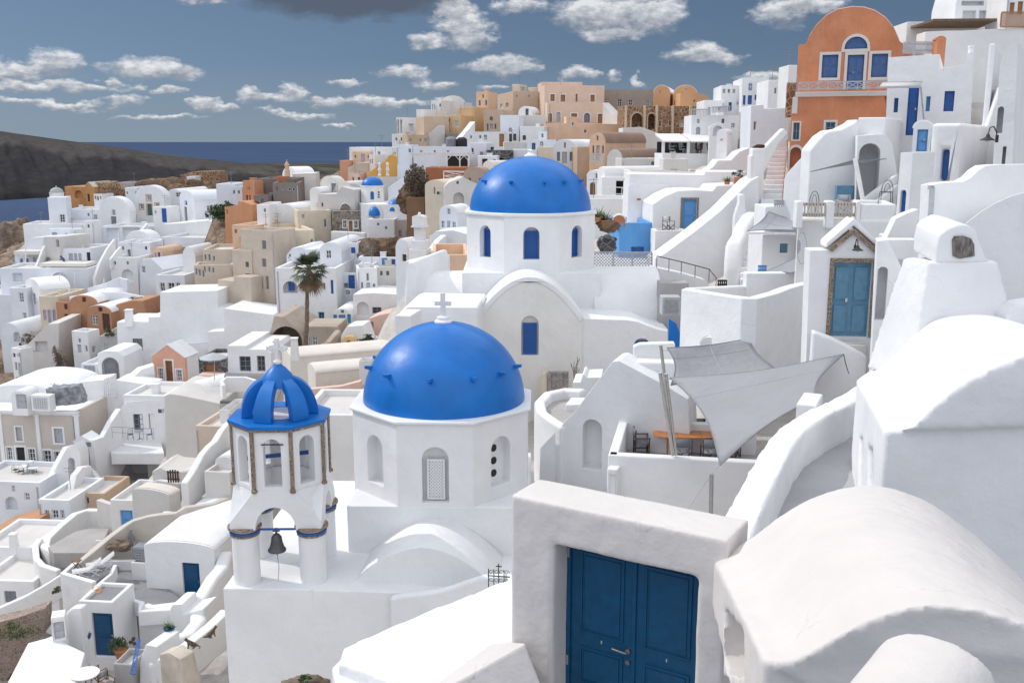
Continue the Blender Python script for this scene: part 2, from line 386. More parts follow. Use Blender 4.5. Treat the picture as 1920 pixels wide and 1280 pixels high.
    if flat and Y > 62 and base and roof != 'plain' and cat == 'house':
        w_ = u1 - u0; q = rnd_.random(); uc = u0 + w_ * rnd_.uniform(.2,.8); dd = D * rnd_.uniform(.3,.7)
        if q < .55 and w_ > 1.6: m = MB(); s = rnd_.uniform(.16,.32); h = rnd_.uniform(.35,.8); m.box(fr, uc - s, uc + s, zt - par, zt - par + h, dd, dd + 2 * s); m.box(fr, uc - s - .04, uc + s + .04, zt - par + h, zt - par + h + .07, dd - .04, dd + 2 * s + .04); m.build('chimney', mat, root, bevel=.02)
        elif q < .8: m = MB(); m.tube([fr.w(uc, zt - par, dd), fr.w(uc, zt + 1.5, dd)],.025,5); m.bar(fr.w(uc - .4, zt + 1.35, dd), fr.w(uc + .4, zt + 1.35, dd),.03); m.bar(fr.w(uc - .3, zt + 1.1, dd), fr.w(uc + .3, zt + 1.1, dd),.03); m.build('aerial', cmt('grey'), root)
        if rnd_.random() < .4: m = MB(); uc = u0 + w_ * rnd_.choice((.04,.96)); m.tube([fr.w(uc, zt - .3,-.05), fr.w(uc, zb - 1,-.05)],.05,6); m.build('drain_pipe', cmt('lgrey'), root)
    return root, fr, (u0, u1, zb, zt, D)
def wallpath(name, label, pts, thick=.35, drop=1.2, mat='white', bevel=.06, cat='wall', zb=None, remesh=0., disp=0., group=None, rnd=False, ground=False, kind=None):
    """pts: (px,py,Y) along the top centre line"""
    P = [W(*p) for p in pts]; m = MB(); n = len(P); L = []; R = []
    for i in range(n):
        d = P[min(i + 1, n - 1)] - P[max(i - 1,0)]; d.z = 0; d.normalize(); s_ = V((-d.y, d.x, 0)) * thick / 2; L.append(P[i] + s_); R.append(P[i] - s_)
    def dn(p, i): return V((p.x, p.y, zb if zb is not None else p.z - (drop[i] if isinstance(drop, (list, tuple)) else drop)))
    for i in range(n - 1):
        m.poly([L[i], L[i + 1], R[i + 1], R[i]]); l0, l1, r0, r1 = dn(L[i], i), dn(L[i + 1], i + 1), dn(R[i], i), dn(R[i + 1], i + 1)
        m.poly([L[i], l0, l1, L[i + 1]]); m.poly([R[i], R[i + 1], r1, r0]); m.poly([l0, r0, r1, l1])
    m.poly([L[0], R[0], dn(R[0],0), dn(L[0],0)]); m.poly([L[-1], dn(L[-1], n - 1), dn(R[-1], n - 1), R[-1]])
    c = sum(P, V()) / n; lo = min(dn(p, i).z for i, p in enumerate(P)); c.z = lo
    if ground:
        for i, p in enumerate(P): GROUND.append((p.x, p.y, dn(p, i).z))
    o = m.build(name, mat, None, bevel=bevel, remesh=remesh, disp=disp, origin=c, seg=3 if rnd else 2)
    return tag(o, label, cat, group) if not kind else tag(o, kind=kind)
def solid(name, label, Y, yaw, out, D, mat='white', cat='wall', bevel=.06, remesh=0., disp=0., holes=(), rec=(), ax=None, parent=None, group=None, through=False):
    X = [p[0] for p in out]; a = ax if ax is not None else (max(X) if yaw < 0 else min(X)); yb = max(p[1] for p in out)
    fr = Fr(a, yb, Y, yaw); ol = [fr.uv(*p) for p in out]; m = MB(); hs = [[fr.uv(*p) for p in h] for h in holes]
    m.prism(fr, ol, 0, D, hs, rec, through=through); u = sum(p[0] for p in ol) / len(ol); o = m.build(name, mat, parent, bevel=bevel, remesh=remesh, disp=disp, origin=None if parent else fr.w(u, min(p[1] for p in ol),0))
    if parent is None: tag(o, label, cat, group)
    return o, fr
def slab(name, label, pts, Y=None, z=None, th=.25, mat='paving', cat='terrace', kind=None, bevel=.02):
    """horizontal slab whose top corners are seen at px points; z from first point at depth Y"""
    if z is None: z = W(pts[0][0], pts[0][1], Y).z
    P = []
    for p in pts:
        d = ray(*p[:2]); P.append(d * (z / d.z))
    m = MB(); t = [V((p.x, p.y, z)) for p in P]; b = [V((p.x, p.y, z - th)) for p in P]; m.capholes(t, []); m.capholes(b, [])
    for i in range(len(t)): j = (i + 1) % len(t); m.poly([t[i], t[j], b[j], b[i]])
    c = sum(P, V()) / len(P); c.z = z - th
    o = m.build(name, mat, None, bevel=bevel, origin=c)
    return tag(o, label, cat, kind=kind) if not kind else tag(o, kind=kind)
# ============================================================ far left village
def cupola(root, px, pyb, Y, rpx, hpx, dpx, mat='white', dmat=None, cap=True, n=24):
    c = W(px, pyb, Y); k = Y / F; m = MB(); m.lathe(c, [(rpx * k, -1),(rpx * k, hpx * k),(rpx * k * 1.05, hpx * k),(rpx * k * 1.05, hpx * k + .12),(0, hpx * k + .13)], n); m.build('drum', mat, root)
    m = MB(); R = rpx * k * .97; z0 = hpx * k + .1; m.lathe(c, [(R * cos(t), z0 + dpx * k * sin(t)) for t in [pi / 2 * i / 9 for i in range(10)]], n)
    if cap: m.lathe(c + V((0,0, z0 + dpx * k - .05)),[(R * .12,0),(R * .12, R * .2),(0, R * .32)],8)
    m.build('dome', dmat or mat, root)
def chimney(root, px, pyt, pyb, wpx, Y, mat='white', hole=True):
    """square tapering chimney with a slot, part of a house"""
    a = W(px - wpx / 2, pyb, Y); b = W(px + wpx / 2, pyb, Y); t = W(px, pyt, Y); w = (b - a).x; c = (a + b) / 2; m = MB(); h = t.z - c.z
    q0 = w / 2; q1 = w * .36
    B = [c + V((sx * q0, sy * q0 + q0,-.5)) for sx, sy in ((-1,-1),(1,-1),(1,1),(-1,1))]; T = [c + V((sx * q1, sy * q1 + q0, h)) for sx, sy in ((-1,-1),(1,-1),(1,1),(-1,1))]
    m.poly(B); m.poly(T)
    for i in range(4): m.poly([B[i], B[(i + 1) % 4], T[(i + 1) % 4], T[i]])
    T2 = [p + V(((p.x - c.x) * .3,(p.y - c.y - q0) * .3,0)) for p in T]; T3 = [p + V((0,0,.1)) for p in T2]; m.poly(T2); m.poly(T3)
    for i in range(4): m.poly([T2[i], T2[(i + 1) % 4], T3[(i + 1) % 4], T3[i]])
    return m.build('chimney', mat, root, bevel=.02)
def acunit(root, px0, py0, px1, py1, Y, yaw=0, label=None):
    fr = Fr(px0, py1, Y, yaw); u0, z0 = fr.uv(px0, py1); u1, z1 = fr.uv(px1, py0)
    m = MB(); m.box(fr, u0, u1, z0, z1,-.38,-.02); uc = u0 + (u1 - u0) * .42; zc = (z0 + z1) / 2; r = min(z1 - z0, u1 - u0) * .4
    o = m.build('air_conditioner', cmt('lgrey'), root, bevel=.015) if root is not None else m.build('air_conditioner', cmt('lgrey'), None, bevel=.015, origin=fr.w(uc, z0,0))
    m = MB()
    for q in range(5): m.tube([fr.w(uc + r * (1 - q * .18) * cos(t * pi / 8), zc + r * (1 - q * .18) * sin(t * pi / 8),-.39) for t in range(17)],.008,4, cap=False)
    m.build('fan_grille', cmt('dark'), o)
    if root is None: tag(o, label, 'air conditioner')
    return o
WG = 'wgrey:white'
r, f, g = H(WHs,'tall white house crowned by a small round grey dome, far left on the cliff',138,12,(91,370,126,420), sx=82, mat='bwhite', wins=[(112,402,122,417,'w')], roof='plain')
cupola(r, 107,370,141,12.5,7,10,'chalk','grey')
H(WHs,'low white house with one grey window between domed house and arched house',141,5,(126,393,190,426), D=7, mat='bwhite', wins=[(175,402,182,412, WG)])
H('terrace_house','long blank white terrace wall running out to the left cliff edge',134,8,(44,420,160,449), D=6)
H(VHs,'white arched house with grey door under a grey window',138,-22,('v',187,243,397,369,426), sx=256, wins=[(209,393,216,404,'wgrey'),(208,406,218,424,'dgrey')])
H(VHs,'white arched house with green door and three sand framed windows',141,-15,('v',255,311,372,348,418), sx=322, wins=[(275,366,283,376, WG),(276,383,285,404,'dgreen'),(262,383,269,392,'wbrown'),(291,381,298,388,'wbrown')], sur='sand')
H(WHs,'narrow white block standing behind the arched house with green door',146,0,(235,352,258,378), D=6, mat='bwhite')
H(VHs,'white vaulted house with tiny red latticed windows at its front wall',146,-10,('v',312,345,372,355,412), D=9, mat='bwhite', wins=[(329,361,340,370,'wbrown')])
H(VHs,'long white barrel vault with tall blue arched window in its gable',136,-52,('v',338,365,376,357,416), sx=440, mat='bwhite', wins=[(346,375,351,386,'awblue'),(346,388,351,415,'dgrey')], swins=[(388,385,400,400,'wgrey')])
H(WHs,'white cube house with a bright blue door on the village top',133,-12,(287,388,318,420), sx=338, wins=[(303,391,312,417,'dblue')])
H(WHs,'big blank white house with sloping top below the long vault',128,-14,[(305,470),(305,420),(340,418),(392,413),(406,421),(398,470)], D=8)
H(WHs,'white house with four small windows in a row under the blank block',122,-12,(305,446,395,504), D=7, mat='bwhite', wins=[(309,473,314,484,'wgrey'),(322,473,327,485,'wgrey'),(332,474,338,486,'wgrey'),(342,464,347,480,'dgrey'),(377,470,383,480,'wgrey')])
H(WHs,'narrow white house with open roof terrace beside the grey doored vault',131,-18,(159,414,176,452), sx=192)
H(WHs,'white house with recessed shady loggia and slim columns',132,-5,(190,425,276,452), D=6, mat='bwhite', wins=[(200,428,224,448,'o'),(230,426,262,450,'o')], rec=1.2)
H(VHs,'low white arched house with half round gable above dark plant row',126,-16,('v',236,286,456,433,482), sx=305)
H(WHs,'white house with deep shaded porch under a thick parapet band',131,-8,(92,430,144,466), sx=160, mat='bwhite', wins=[(131,448,138,461,'w'),(98,436,108,462,'o')])
H(WHs,'white house with three latticed shutters behind a small terrace',124,-6,(98,466,170,504), D=6, mat='bwhite', wins=[(129,475,137,490,'slgrey'),(139,475,145,490,'slgrey'),(147,475,153,490,'slgrey'),(163,473,170,502,'ddark')])
H(WHs,'white house with sloping skylight wall at the left cliff edge',127,-15,[(15,508),(28,474),(58,446),(90,444),(74,508)], D=6, mat='bwhite', wins=[(23,485,27,494,'wgrey'),(38,485,43,500,'dgrey'),(49,485,54,500,'dgrey'),(62,482,69,502,'ao')])
H(WHs,'white house with slanted stair wall and round topped niche',124,-20,[(64,506),(82,444),(113,444),(104,508)], D=5, mat='pale', wins=[(84,482,97,500,'ao'),(105,449,111,463,'ao')])
H('terrace_house','long low white house with flat wide arch over its terrace',118,0,(0,503,166,540), D=6, mat='bwhite', wins=[(97,511,125,523,'ao'),(24,512,42,528,'odark')])
H(WHs,'white house with big round archway and a second arch inside',117,-6,(208,483,258,534), D=6, wins=[(228,505,250,529,'ao')])
H(WHs,'small white upper room with single shuttered window behind pergola',121,-4,(222,455,282,487), D=5, mat='bwhite', wins=[(239,468,245,482,'sgrey')])
H(WHs,'narrow peach fronted house with blue door in the white village',119,-20,('v',288,304,474,464,500), D=6, mat='peach', wins=[(296,473,301,497,'dblue'),(290,474,293,486,'wblue')])
H(WHs,'white house with leaning curved buttress wall facing left',115,-25,[(258,548),(262,500),(268,486),(283,484),(306,505),(306,552)], D=5, mat='bwhite', wins=[(265,499,272,512,'wgrey')])
H(WHs,'white house with three white framed windows above the big blank wall',108,-6,(293,516,347,560), D=6, mat='bwhite', wins=[(300,530,309,546,'w'),(315,530,327,546,'w'),(330,530,338,546,'w')])
H(WHs,'slim rounded white turret house with a domed top',113,-10,('v',344,368,482,463,545), D=5)
H(VHs,'white barrel vault with tall grey window in its left gable',112,-48,('v',51,78,545,524,600), sx=136, wins=[(61,550,67,571,'wgrey')])
H(WHs,'white house with grey window left of the barrel vault',113,-8,(22,540,53,625), D=6, mat='bwhite', wins=[(35,549,44,567,'wgrey'),(42,586,49,597,'wgrey')])
H(WHs,'plain white house cut by the left edge of the view',116,0,(-60,552,24,620), D=8, mat='bwhite')
H(WHs,'tiny cream fronted house with lilac door and lilac shutters',108,-6,(75,556,109,608), D=6, mat='cream', wins=[(81,581,87,600,'slilac'),(90,581,96,606,'dlilac'),(99,581,105,601,'slilac')])
r, f, g = H('ochre_house','brown orange house with double vault and brown wooden door',106,-8,('v',134,185,568,554,650), D=7, mat='brownor', roofm='white', wins=[(154,557,161,566,'sdwood'),(141,590,149,606,'sdwood')])
H('ochre_house','brown orange flat wing with two small brown shuttered windows',107,-8,(108,566,134,650), D=6, mat='brownor', wins=[(120,570,126,580,'sdwood'),(121,589,128,605,'sdwood')], roofm='white')
H('ochre_house','brown orange vaulted porch wing with grey window and dark wooden door',103,-14,('v',165,209,586,573,622), D=5, mat='brownor', roofm='white', wins=[(172,590,183,609,'wgrey'),(184,576,192,584,'sdwood'),(192,588,206,621,'ddwood')])
H('ochre_house','brown orange wing with a curved parapet beside the white chimney',104,-6,[(208,630),(208,578),(220,570),(250,563),(268,564),(278,600),(278,630)], D=4, mat='brownor')
r, f, g = H(WHs,'huge stepped blank white house wall with one brown window',95,-3,[(219,720),(219,603),(278,603),(278,594),(300,594),(300,548),(408,545),(408,577),(421,577),(421,720)], D=5, wins=[(249,635,267,658,'wgrey:brown')])
chimney(r, 240,583,603,15,95)
H(WHs,'blank white house wall right of the huge stepped wall',92,-5,[(389,700),(389,622),(420,620),(420,578),(512,590),(508,700)], D=5)
H(WHs,'small white house with four grey windows and dark stair railing',99,-16,(136,622,166,672), sx=190, wins=[(146,635,151,643,'wgrey'),(145,646,152,662,'dlgrey'),(159,648,164,660,'wgrey')], swins=[(173,649,180,661,'dlgrey')])
H(WHs,'small grey walled annex with cactus pots on its roof',98,2,(187,630,220,662), D=5, mat='grey', wins=[(196,644,203,656,'wgrey')])
H(WHs,'grey walled house with diagonal orange edged stair going up left',100,2,[(40,715),(40,657),(90,607),(110,606),(110,660),(96,715)], D=6, mat='pale', wins=[(66,640,89,658,'oorange')])
H(WHs,'narrow white house end with two pale blue doors at the far left',99,-30,(24,655,41,712), D=5, wins=[(28,679,32,694,'sgrey'),(34,680,39,706,'dlgrey')])
H(VHs,'round shouldered white house beside orange stair at left edge',106,-12,('v',4,40,630,606,680), D=6, mat='bwhite', wins=[(25,622,38,640,'ao')])
H(WHs,'white garden house with round arched grey wooden gate door',90,-4,[(183,730),(183,662),(195,658),(222,659),(232,668),(232,730)], D=4, wins=[(194,672,221,712,'adgrey')], sur='trimstone')
H(WHs,'low white shed with pale panel left of the arched wooden gate',91,-4,(153,682,184,722), D=4, mat='bwhite', wins=[(158,686,178,706,'slgrey')])
H('chapel_house','white gabled house body attached behind the pink chapel front',88.5,-10,('g',287,347,670,647,722), sx=374, cat='house')
r, f, g = H('pink_chapel','salmon pink gabled chapel with white trim and brown door',88,-10,('g',286,348,669,646,722), D=.4, mat='pink', roofm='white', wins=[(311,676,324,718,'dwood'),(297,690,306,712,'wgrey'),(331,693,341,714,'wgrey')], sur='white', cat='chapel')
H(VHs,'long low white vault lying behind the pink chapel',94,-68,('v',330,345,650,640,700), D=14)
wallpath('ramp_wall','white sloping ramp wall rising right to the pink chapel',[(236,712,86),(262,690,87),(288,682,87.5)],1.2,3,'white')
H(WHs,'white house with two grey framed windows left of the bell tower top',76,-4,[(426,720),(426,648),(462,648),(462,655),(500,655),(508,662),(508,720)], D=6, wins=[(449,668,470,696,'wglass:grey'),(482,667,497,696,'wglass:grey')])
H('stone_hut','dark lava stone hut with ochre wooden door under grey canopy',80,-4,(373,672,425,716), D=4, mat='darkstone', wins=[(384,682,408,712,'dwood')], cat='hut')
# awning umbrella over hut
def parasol(name, label, px, pyt, pyb, Y, wpx, closed=False, mat=None, poleh=None):
    t = W(px, pyt, Y); b = W(px, pyb, Y); k = Y / F; o = thing(name, label, 'parasol', b); m = MB(); m.tube([b, t],.03,8); m.build('pole', cmt('lgrey'), o)
    m = MB()
    if closed: m.lathe(b, [(.03,(t.z - b.z) * .3),(wpx * k * .5,(t.z - b.z) * .36),(wpx * k * .35,(t.z - b.z) * .6),(.04,(t.z - b.z) * .98),(0, t.z - b.z)],10)
    else:
        R = wpx * k / 2; h = t.z - b.z; m.lathe(b, [(R, h - R * .42),(R, h - R * .36),(R * .5, h - R * .13),(.04, h)],8)
    m.build('canopy', mat or cmt('lgrey'), o); return o
parasol('parasol','pale grey square parasol open over the wooden door of the dark hut',402,661,712,76,54)
slab('balcony','flat grey ledge below the two grey framed windows',[(420,703),(510,703),(508,697),(424,697)],75.5, th=.25, mat='grey', cat='balcony')
# ---- gentle middle row
H('terrace_house','wide white flat roof terrace wall with picket gate gap',84,-2,[(115,790),(115,738),(150,716),(196,712),(196,745),(217,745),(217,712),(285,722),(300,790)], D=2.5)
H(VHs,'low rounded white roof hump at the far left middle',83,-6,('v',-30,118,748,722,790), D=7)
H('roof_hatch','small round topped roof hatch with grey door',78,-8,('v',22,51,745,733,775), D=1.6, wins=[(30,739,50,766,'dlgrey')], drop=.2, cat='hatch', base=False)
def cabinet(px0, py0, px1, py1, Y, label, mat='lgrey', yaw=-8):
    fr = Fr(px0, py1, Y, yaw); u0, z0 = fr.uv(px0, py1); u1, z1 = fr.uv(px1, py0); rt = thing('equipment_box', label, 'box', fr.w((u0 + u1) / 2, z0,.3)); m = MB(); m.box(fr, u0, u1, z0, z1,0,.8); m.build('body', PM('white') if mat == 'white' else cmt(mat), rt, bevel=.03)
    m = MB(); b = (u1 - u0) * .14; a0, a1, b0, b1 = u0 + b, u1 - b, z0 + b, z1 - b
    n = 7
    for i in range(n): m.bar(fr.w(a0 + (a1 - a0) * i / (n - 1), b0,-.02), fr.w(a0 + (a1 - a0) * i / (n - 1), b1,-.02),.025); m.bar(fr.w(a0, b0 + (b1 - b0) * i / (n - 1),-.035), fr.w(a1, b0 + (b1 - b0) * i / (n - 1),-.035),.025)
    m.build('grille', cmt('lgrey'), rt)
cabinet(60,742,92,770,78,'white slatted air unit box on the roof left of covered furniture','white')
m = MB(); fr = Fr(85,765,79,-6); m.prism(fr, [fr.uv(*p) for p in [(90,762),(86,728),(140,724),(147,736),(152,758)]],0,1.2)
tag(m.build('covered_furniture', simple('plastic_sheet',(.24,.25,.28),.25, bump=.8, scale=2.2, var=.5), None, remesh=.08, disp=.25, origin=fr.w(1, fr.uv(90,762)[1],.6)),'stacked furniture under grey plastic sheeting on the white roof','furniture')
def picket(name, label, px0, pyt, px1, pyb, Y, n=6, mat='white', yaw=0, roundtop=True, cat='gate', th=.03):
    fr = Fr(px0, pyb, Y, yaw); u0, z0 = fr.uv(px0, pyb); u1, z1 = fr.uv(px1, pyt); z1 = fr.uv(px0, pyt)[1]; o = thing(name, label, cat, fr.w((u0 + u1) / 2, z0)); m = MB(); w = (u1 - u0) / n
    for i in range(n):
        c = u0 + w * (i + .5); h = z1 - (abs(i + .5 - n / 2) / n) ** 2 * (z1 - z0) * .5 if roundtop else z1
        m.box(fr, c - w * .33, c + w * .33, z0, h, -th / 2, th / 2)
    m.build('slats', cmt(mat), o); m = MB()
    for q in (.2,.72): m.box(fr, u0, u1, z0 + (z1 - z0) * q, z0 + (z1 - z0) * q + .08, th / 2 + .002, th / 2 + .04)
    m.build('rail', cmt(mat), o); return o
picket('picket_gate','white round topped picket gate in the white roof terrace wall',197,706,216,744,84,6)
H('roof_terrace','pale walled roof platform right of the picket gate',80,-6,(232,742,310,775), D=5)
# ---- cream hotel building
CR = PM('sand2') if 'sand2' in PC else plaster('greige',(.56,.50,.45),.05, stain=.12)
r, f, g = H('cream_building','cream two storey building with white framed windows and pilasters',79,-4,(-70,772,150,900), sx=222, mat=CR, roofm='white', sur='white', wins=[(30,800,42,826,'slgrey'),(102,803,118,830,'slgrey'),(13,838,23,862,'w'),(32,838,48,888,'ddark'),(54,841,66,868,'w'),(82,844,96,871,'w'),(103,846,116,874,'w'),(-30,800,-18,826,'slgrey')])
for (a, b_) in ((-2,5),(68,75),(141,149)):
    m = MB(); u0 = f.uv(a, 800)[0]; u1 = f.uv(b_, 800)[0]; m.box(f, u0, u1, f.uv(70,893)[1], g[3] - .35,-.12,.01); m.box(f, u0 - .08, u1 + .08, g[3] - .37, g[3] - .2,-.17,.01); m.build('pilaster','white', r, bevel=.02)
m = MB(); m.box(f, g[0] - .1, g[1] + .14, g[3] - .12, g[3] + .06,-.22,.12); m.box(f, g[0] - .05, g[1] + .07, g[3] - .28, g[3] - .12,-.1,.1); m.build('cornice','white', r)
# ============================================================ lower left
H(WHs,'white house with two dark windows above an arched passage and balcony',80,-2,[(213,905),(213,800),(228,762),(240,753),(308,748),(310,905)], D=6, wins=[(250,776,268,806,'wglass:grey'),(279,776,291,804,'wglass:grey'),(226,852,277,906,'ao',2.5)])
slab('balcony','white balcony floor over the arched passage',[(208,850),(308,850),(300,822),(212,820)],77, th=.9, mat='white', cat='balcony')
def railing(name, label, pts, hpx=None, h=.95, n=8, mat=IRON, r=.015, midr=True, cat='railing', Yk=None):
    """pts = foot points (px,py,Y)"""
    P = [W(*p) for p in pts]; c = sum(P, V()) / len(P); c.z = min(p.z for p in P); o = thing(name, label, cat, c); up = V((0,0, h)); m = MB()
    for a, b in zip(P, P[1:]):
        m.tube([a + up, b + up], r * 1.4,6)
        if midr: m.tube([a + up * .5, b + up * .5], r, 6)
    m.build('rail', mat, o); m = MB()
    tot = sum((b - a).length for a, b in zip(P, P[1:])); 
    for a, b in zip(P, P[1:]):
        k = max(1, round(n * (b - a).length / tot))
        for i in range(k + 1): q = a.lerp(b, i / k); m.tube([q, q + up], r, 6)
    m.build('posts', mat, o); return o
railing('iron_railing','thin grey railing along the balcony over the arched passage',[(211,820,77),(289,824,76.5)], h=.9, n=4, mat=cmt('grey'))
H('stone_tower_wall','tall blank greige house wall right of the balcony house',72,-2,[(308,900),(308,742),(318,738),(345,742),(412,756),(412,900)], D=6, mat='pale')
wallpath('curved_wall','white wavy wall sweeping up from terrace to the balcony house',[(84,912,74),(105,868,75),(122,838,76),(140,833,77)],.5,3.5,'white')
H(WHs,'white bell niche wall with dark arched opening left of the doorway',74,-8,[(85,960),(85,912),(108,872),(124,842),(142,832),(150,850),(152,960)], D=1.2, wins=[(128,858,141,894,'aodark',.8)], cat='wall')
r, f, g = H('doorway','white gabled doorway with a small name sign over a grey door',76,-6,('g',140,174,828,818,880), D=1.5, wins=[(153,840,168,876,'dlgrey')], cat='doorway')
m = MB(); a = f.uv(150,836); b_ = f.uv(170,829); m.box(f, a[0], b_[0], a[1], b_[1],-.06,.0); sg = m.build('sign', cmt('grey'), r)
wallpath('curved_wall','white curved shoulder wall right of the small gabled doorway',[(130,925,71),(138,890,72),(150,875,73),(168,872,74),(178,885,74),(190,900,74),(210,912,74)],.5,4,'white')
wallpath('ramp_wall','white diagonal wall climbing from doorway to the cream building roof',[(172,824,76),(190,818,77),(205,790,78),(222,765,79.5)],.5,5,'white')
slab('cafe_terrace','cafe terrace floor in front of the cream building',[(-40,897),(-20,868),(40,872),(92,888),(86,915)],76, th=1.2, mat='chalk', cat='terrace')
# cafe chairs and tables (small)
def cafe_table(px, py, Y, label, group=None, r=.38, h=.72, mat='white'):
    b = W(px, py, Y); o = thing('cafe_table', label, 'table', b, group); m = MB(); m.lathe(b + V((0,0, h)),[(r, 0),(r, .03)],20); m.build('tabletop', cmt(mat), o)
    m = MB(); m.tube([b + V((0,0,.02)), b + V((0,0, h))],.025,8)
    for i in range(3): a = i * 2.09; m.tube([b + V((0,0,.15)), b + V((cos(a) * r * .7, sin(a) * r * .7,.01))],.02,6)
    m.build('leg', IRON, o); return o
def chair(px, py, Y, yaw, label, frame='dwood', cloth='grey', group=None, s=1., arms=True, name='chair'):
    """folding director chair: crossed legs, arms, cloth seat and back"""
    b = W(px, py, Y); o = thing(name, label, 'chair', b, group); a = radians(yaw); X = V((cos(a), sin(a),0)) * s; Yv = V((-sin(a), cos(a),0)) * s; Z = V((0,0, s)); P = lambda x, y, z: b + X * x + Yv * y + Z * z
    fm = cmt(frame)
    for sx in (-1,1):
        for sy in (-1,1):
            m = MB(); m.bar(P(sx * .27, sy * .22,0), P(sx * .27, sy * .22,.62 if sy < 0 else .9),.035); m.build('leg', fm, o)
        if arms: m = MB(); m.bar(P(sx * .27,-.26,.63), P(sx * .27,.24,.63),.05,.025); m.build('armrest', fm, o)
    m = MB()
    for sy in (-1,1): m.bar(P(-.26, sy * .2,.05), P(.26, sy * .2,.42),.03); m.bar(P(.26, sy * .21,.05), P(-.26, sy * .21,.42),.03)
    m.bar(P(-.27,-.2,.15), P(-.27,.2,.15),.03); m.bar(P(.27,-.2,.15), P(.27,.2,.15),.03); m.build('stretcher', fm, o)
    cm = cmt(cloth); m = MB(); m.prism_q = None
    q = [P(-.25,-.22,.44), P(.25,-.22,.44), P(.25,.2,.43), P(-.25,.2,.43)]; m.poly(q); m.build('seat', cm, o, sol=.02)
    m = MB(); q = [P(-.27,.24,.62), P(.27,.24,.62), P(.27,.26,.9), P(-.27,.26,.9)]; m.poly(q); m.build('backrest', cm, o, sol=.02); return o
def wirechair(px, py, Y, yaw, label, group=None, mat=IRON):
    b = W(px, py, Y); o = thing('bistro_chair', label, 'chair', b, group); a = radians(yaw); X = V((cos(a), sin(a),0)); Yv = V((-sin(a), cos(a),0)); P = lambda x, y, z: b + X * x + Yv * y + V((0,0, z))
    m = MB()
    for sx in (-1,1):
        for sy in (-1,1): m.tube([P(sx * .18, sy * .18,.45), P(sx * .22, sy * .22,0)],.012,5)
    m.build('legs', mat, o); m = MB(); m.lathe(P(0,0,.44),[(.21,0),(.21,.025)],14); m.build('seat', mat, o)
    m = MB(); m.tube([P(.2 * cos(t * pi / 10),.18,.45 + .42 * sin(t * pi / 10)) for t in range(11)],.012,5); m.tube([P(.1 * cos(t * pi / 8),.18,.45 + .3 * sin(t * pi / 8)) for t in range(9)],.009,5); m.build('backrest', mat, o); return o
CG = 'metal chairs on the cafe terrace'
for i, (x, y, a) in enumerate([(40,893,20),(50,899,200),(58,888,90),(66,902,-40),(74,896,120),(30,890,160)]):
    wirechair(x, y, 75 + i * .1, a, 'small dark metal chair crowded on the cafe terrace before the cream building', CG)
cafe_table(45,890,75.4,'small round white table among metal chairs on the cafe terrace','cafe tables below the cream building')
cafe_table(63,893,75.2,'small round white table among metal chairs on the cafe terrace','cafe tables below the cream building')
wirechair(245,824,77.6,30,'left wire bistro chair on the balcony over the arch'); wirechair(281,824,77.6,-60,'right wire bistro chair on the balcony over the arch'); cafe_table(262,824,77.6,'small wire bistro table between two chairs on the balcony', mat='grey')
# houses below the cafe terrace
H(WHs,'white arcaded house below the cafe terrace at the left edge',72,-6,(-60,905,78,975), D=5, mat='bwhite', wins=[(10,931,33,956,'ao'),(22,894 + 16,28,922,'wgrey'),(46,924,55,938,'wgrey')])
H(WHs,'white house with three white windows below the niche wall',68,-6,(74,938,132,985), D=5, mat='bwhite', wins=[(84,956,92,972,'w'),(97,956,109,972,'w'),(113,956,120,972,'w')])
H('ochre_house','brown orange rounded wall house at the lower left edge',66,-10,[(-40,1060),(-40,1005),(10,990),(56,982),(61,1060)], D=4, mat='brownor')
H('greige_house','small greige house with three dark square windows',70,-5,(146,925,198,968), D=4, mat='sand', wins=[(147,930,151,941,'wdark'),(154,931,158,943,'wdark'),(161,932,166,945,'wdark')])
r, f, g = H(WHs,'white house with grey window at the lower left edge',61,-4,(-40,1027,62,1100), D=5, wins=[(32,1060,49,1083,'wgrey')])
chimney(r, 23,1005,1027,15,61)
H(WHs,'white house with a dark window under the left ramp',57,-4,(-40,1090,66,1150), D=5, wins=[(8,1108,30,1130,'sgrey')])
wallpath('ramp_wall','long pale ramp wall curving down to the lower left corner',[(124,1070,54),(90,1092,54),(50,1115,54),(-20,1146,54)],.5,1.4,'chalk', ground=True)
# curved bastion
def bastion():
    Y = 62; pts = [(208,955,66),(165,954,66.5),(140,962,65.5),(112,985,64),(88,1008,62),(84,1022,60),(98,1030,59),(130,1032,58.8),(162,1032,58.8),(185,1012,60),(210,1008,61)]
    wallpath('bastion_wall','curved white bastion wall enclosing a round terrace', pts, .55,4.6,'chalk', bevel=.08, zb=W(98,1105,59).z, ground=False)
    slab('terrace_floor','round terrace floor inside the curved bastion wall',[(205,990),(165,990),(140,996),(112,1012),(90,1025),(100,1036),(160,1036),(190,1020)],62, th=1, mat='paving', cat='terrace')
bastion(); GROUND.append(tuple(W(120,1100,58)))
wallpath('bastion_wall','low outer curved wall wrapping left of the bastion',[(75,1008,61),(66,1022,60),(68,1045,58.5),(80,1058,57.5),(110,1068,57)],.4,4.5,'chalk', ground=True)
wallpath('serpentine_wall','long beige serpentine wall descending left beneath blue doored house',[(430,930,58),(400,942,57),(345,950,56),(330,960,56),(305,962,56),(278,966,56),(250,974,56),(232,985,55.5),(205,1005,55),(175,1030,54),(148,1052,53),(120,1072,53)],.45,3.2, plaster('warmwall',(.58,.535,.49),.05, stain=.2), ground=True)
H(WHs,'pale house with bright blue door behind the bastion',60,-6,(208,938,252,992), D=4, mat='chalk', wins=[(226,957,249,990,'dsky')])
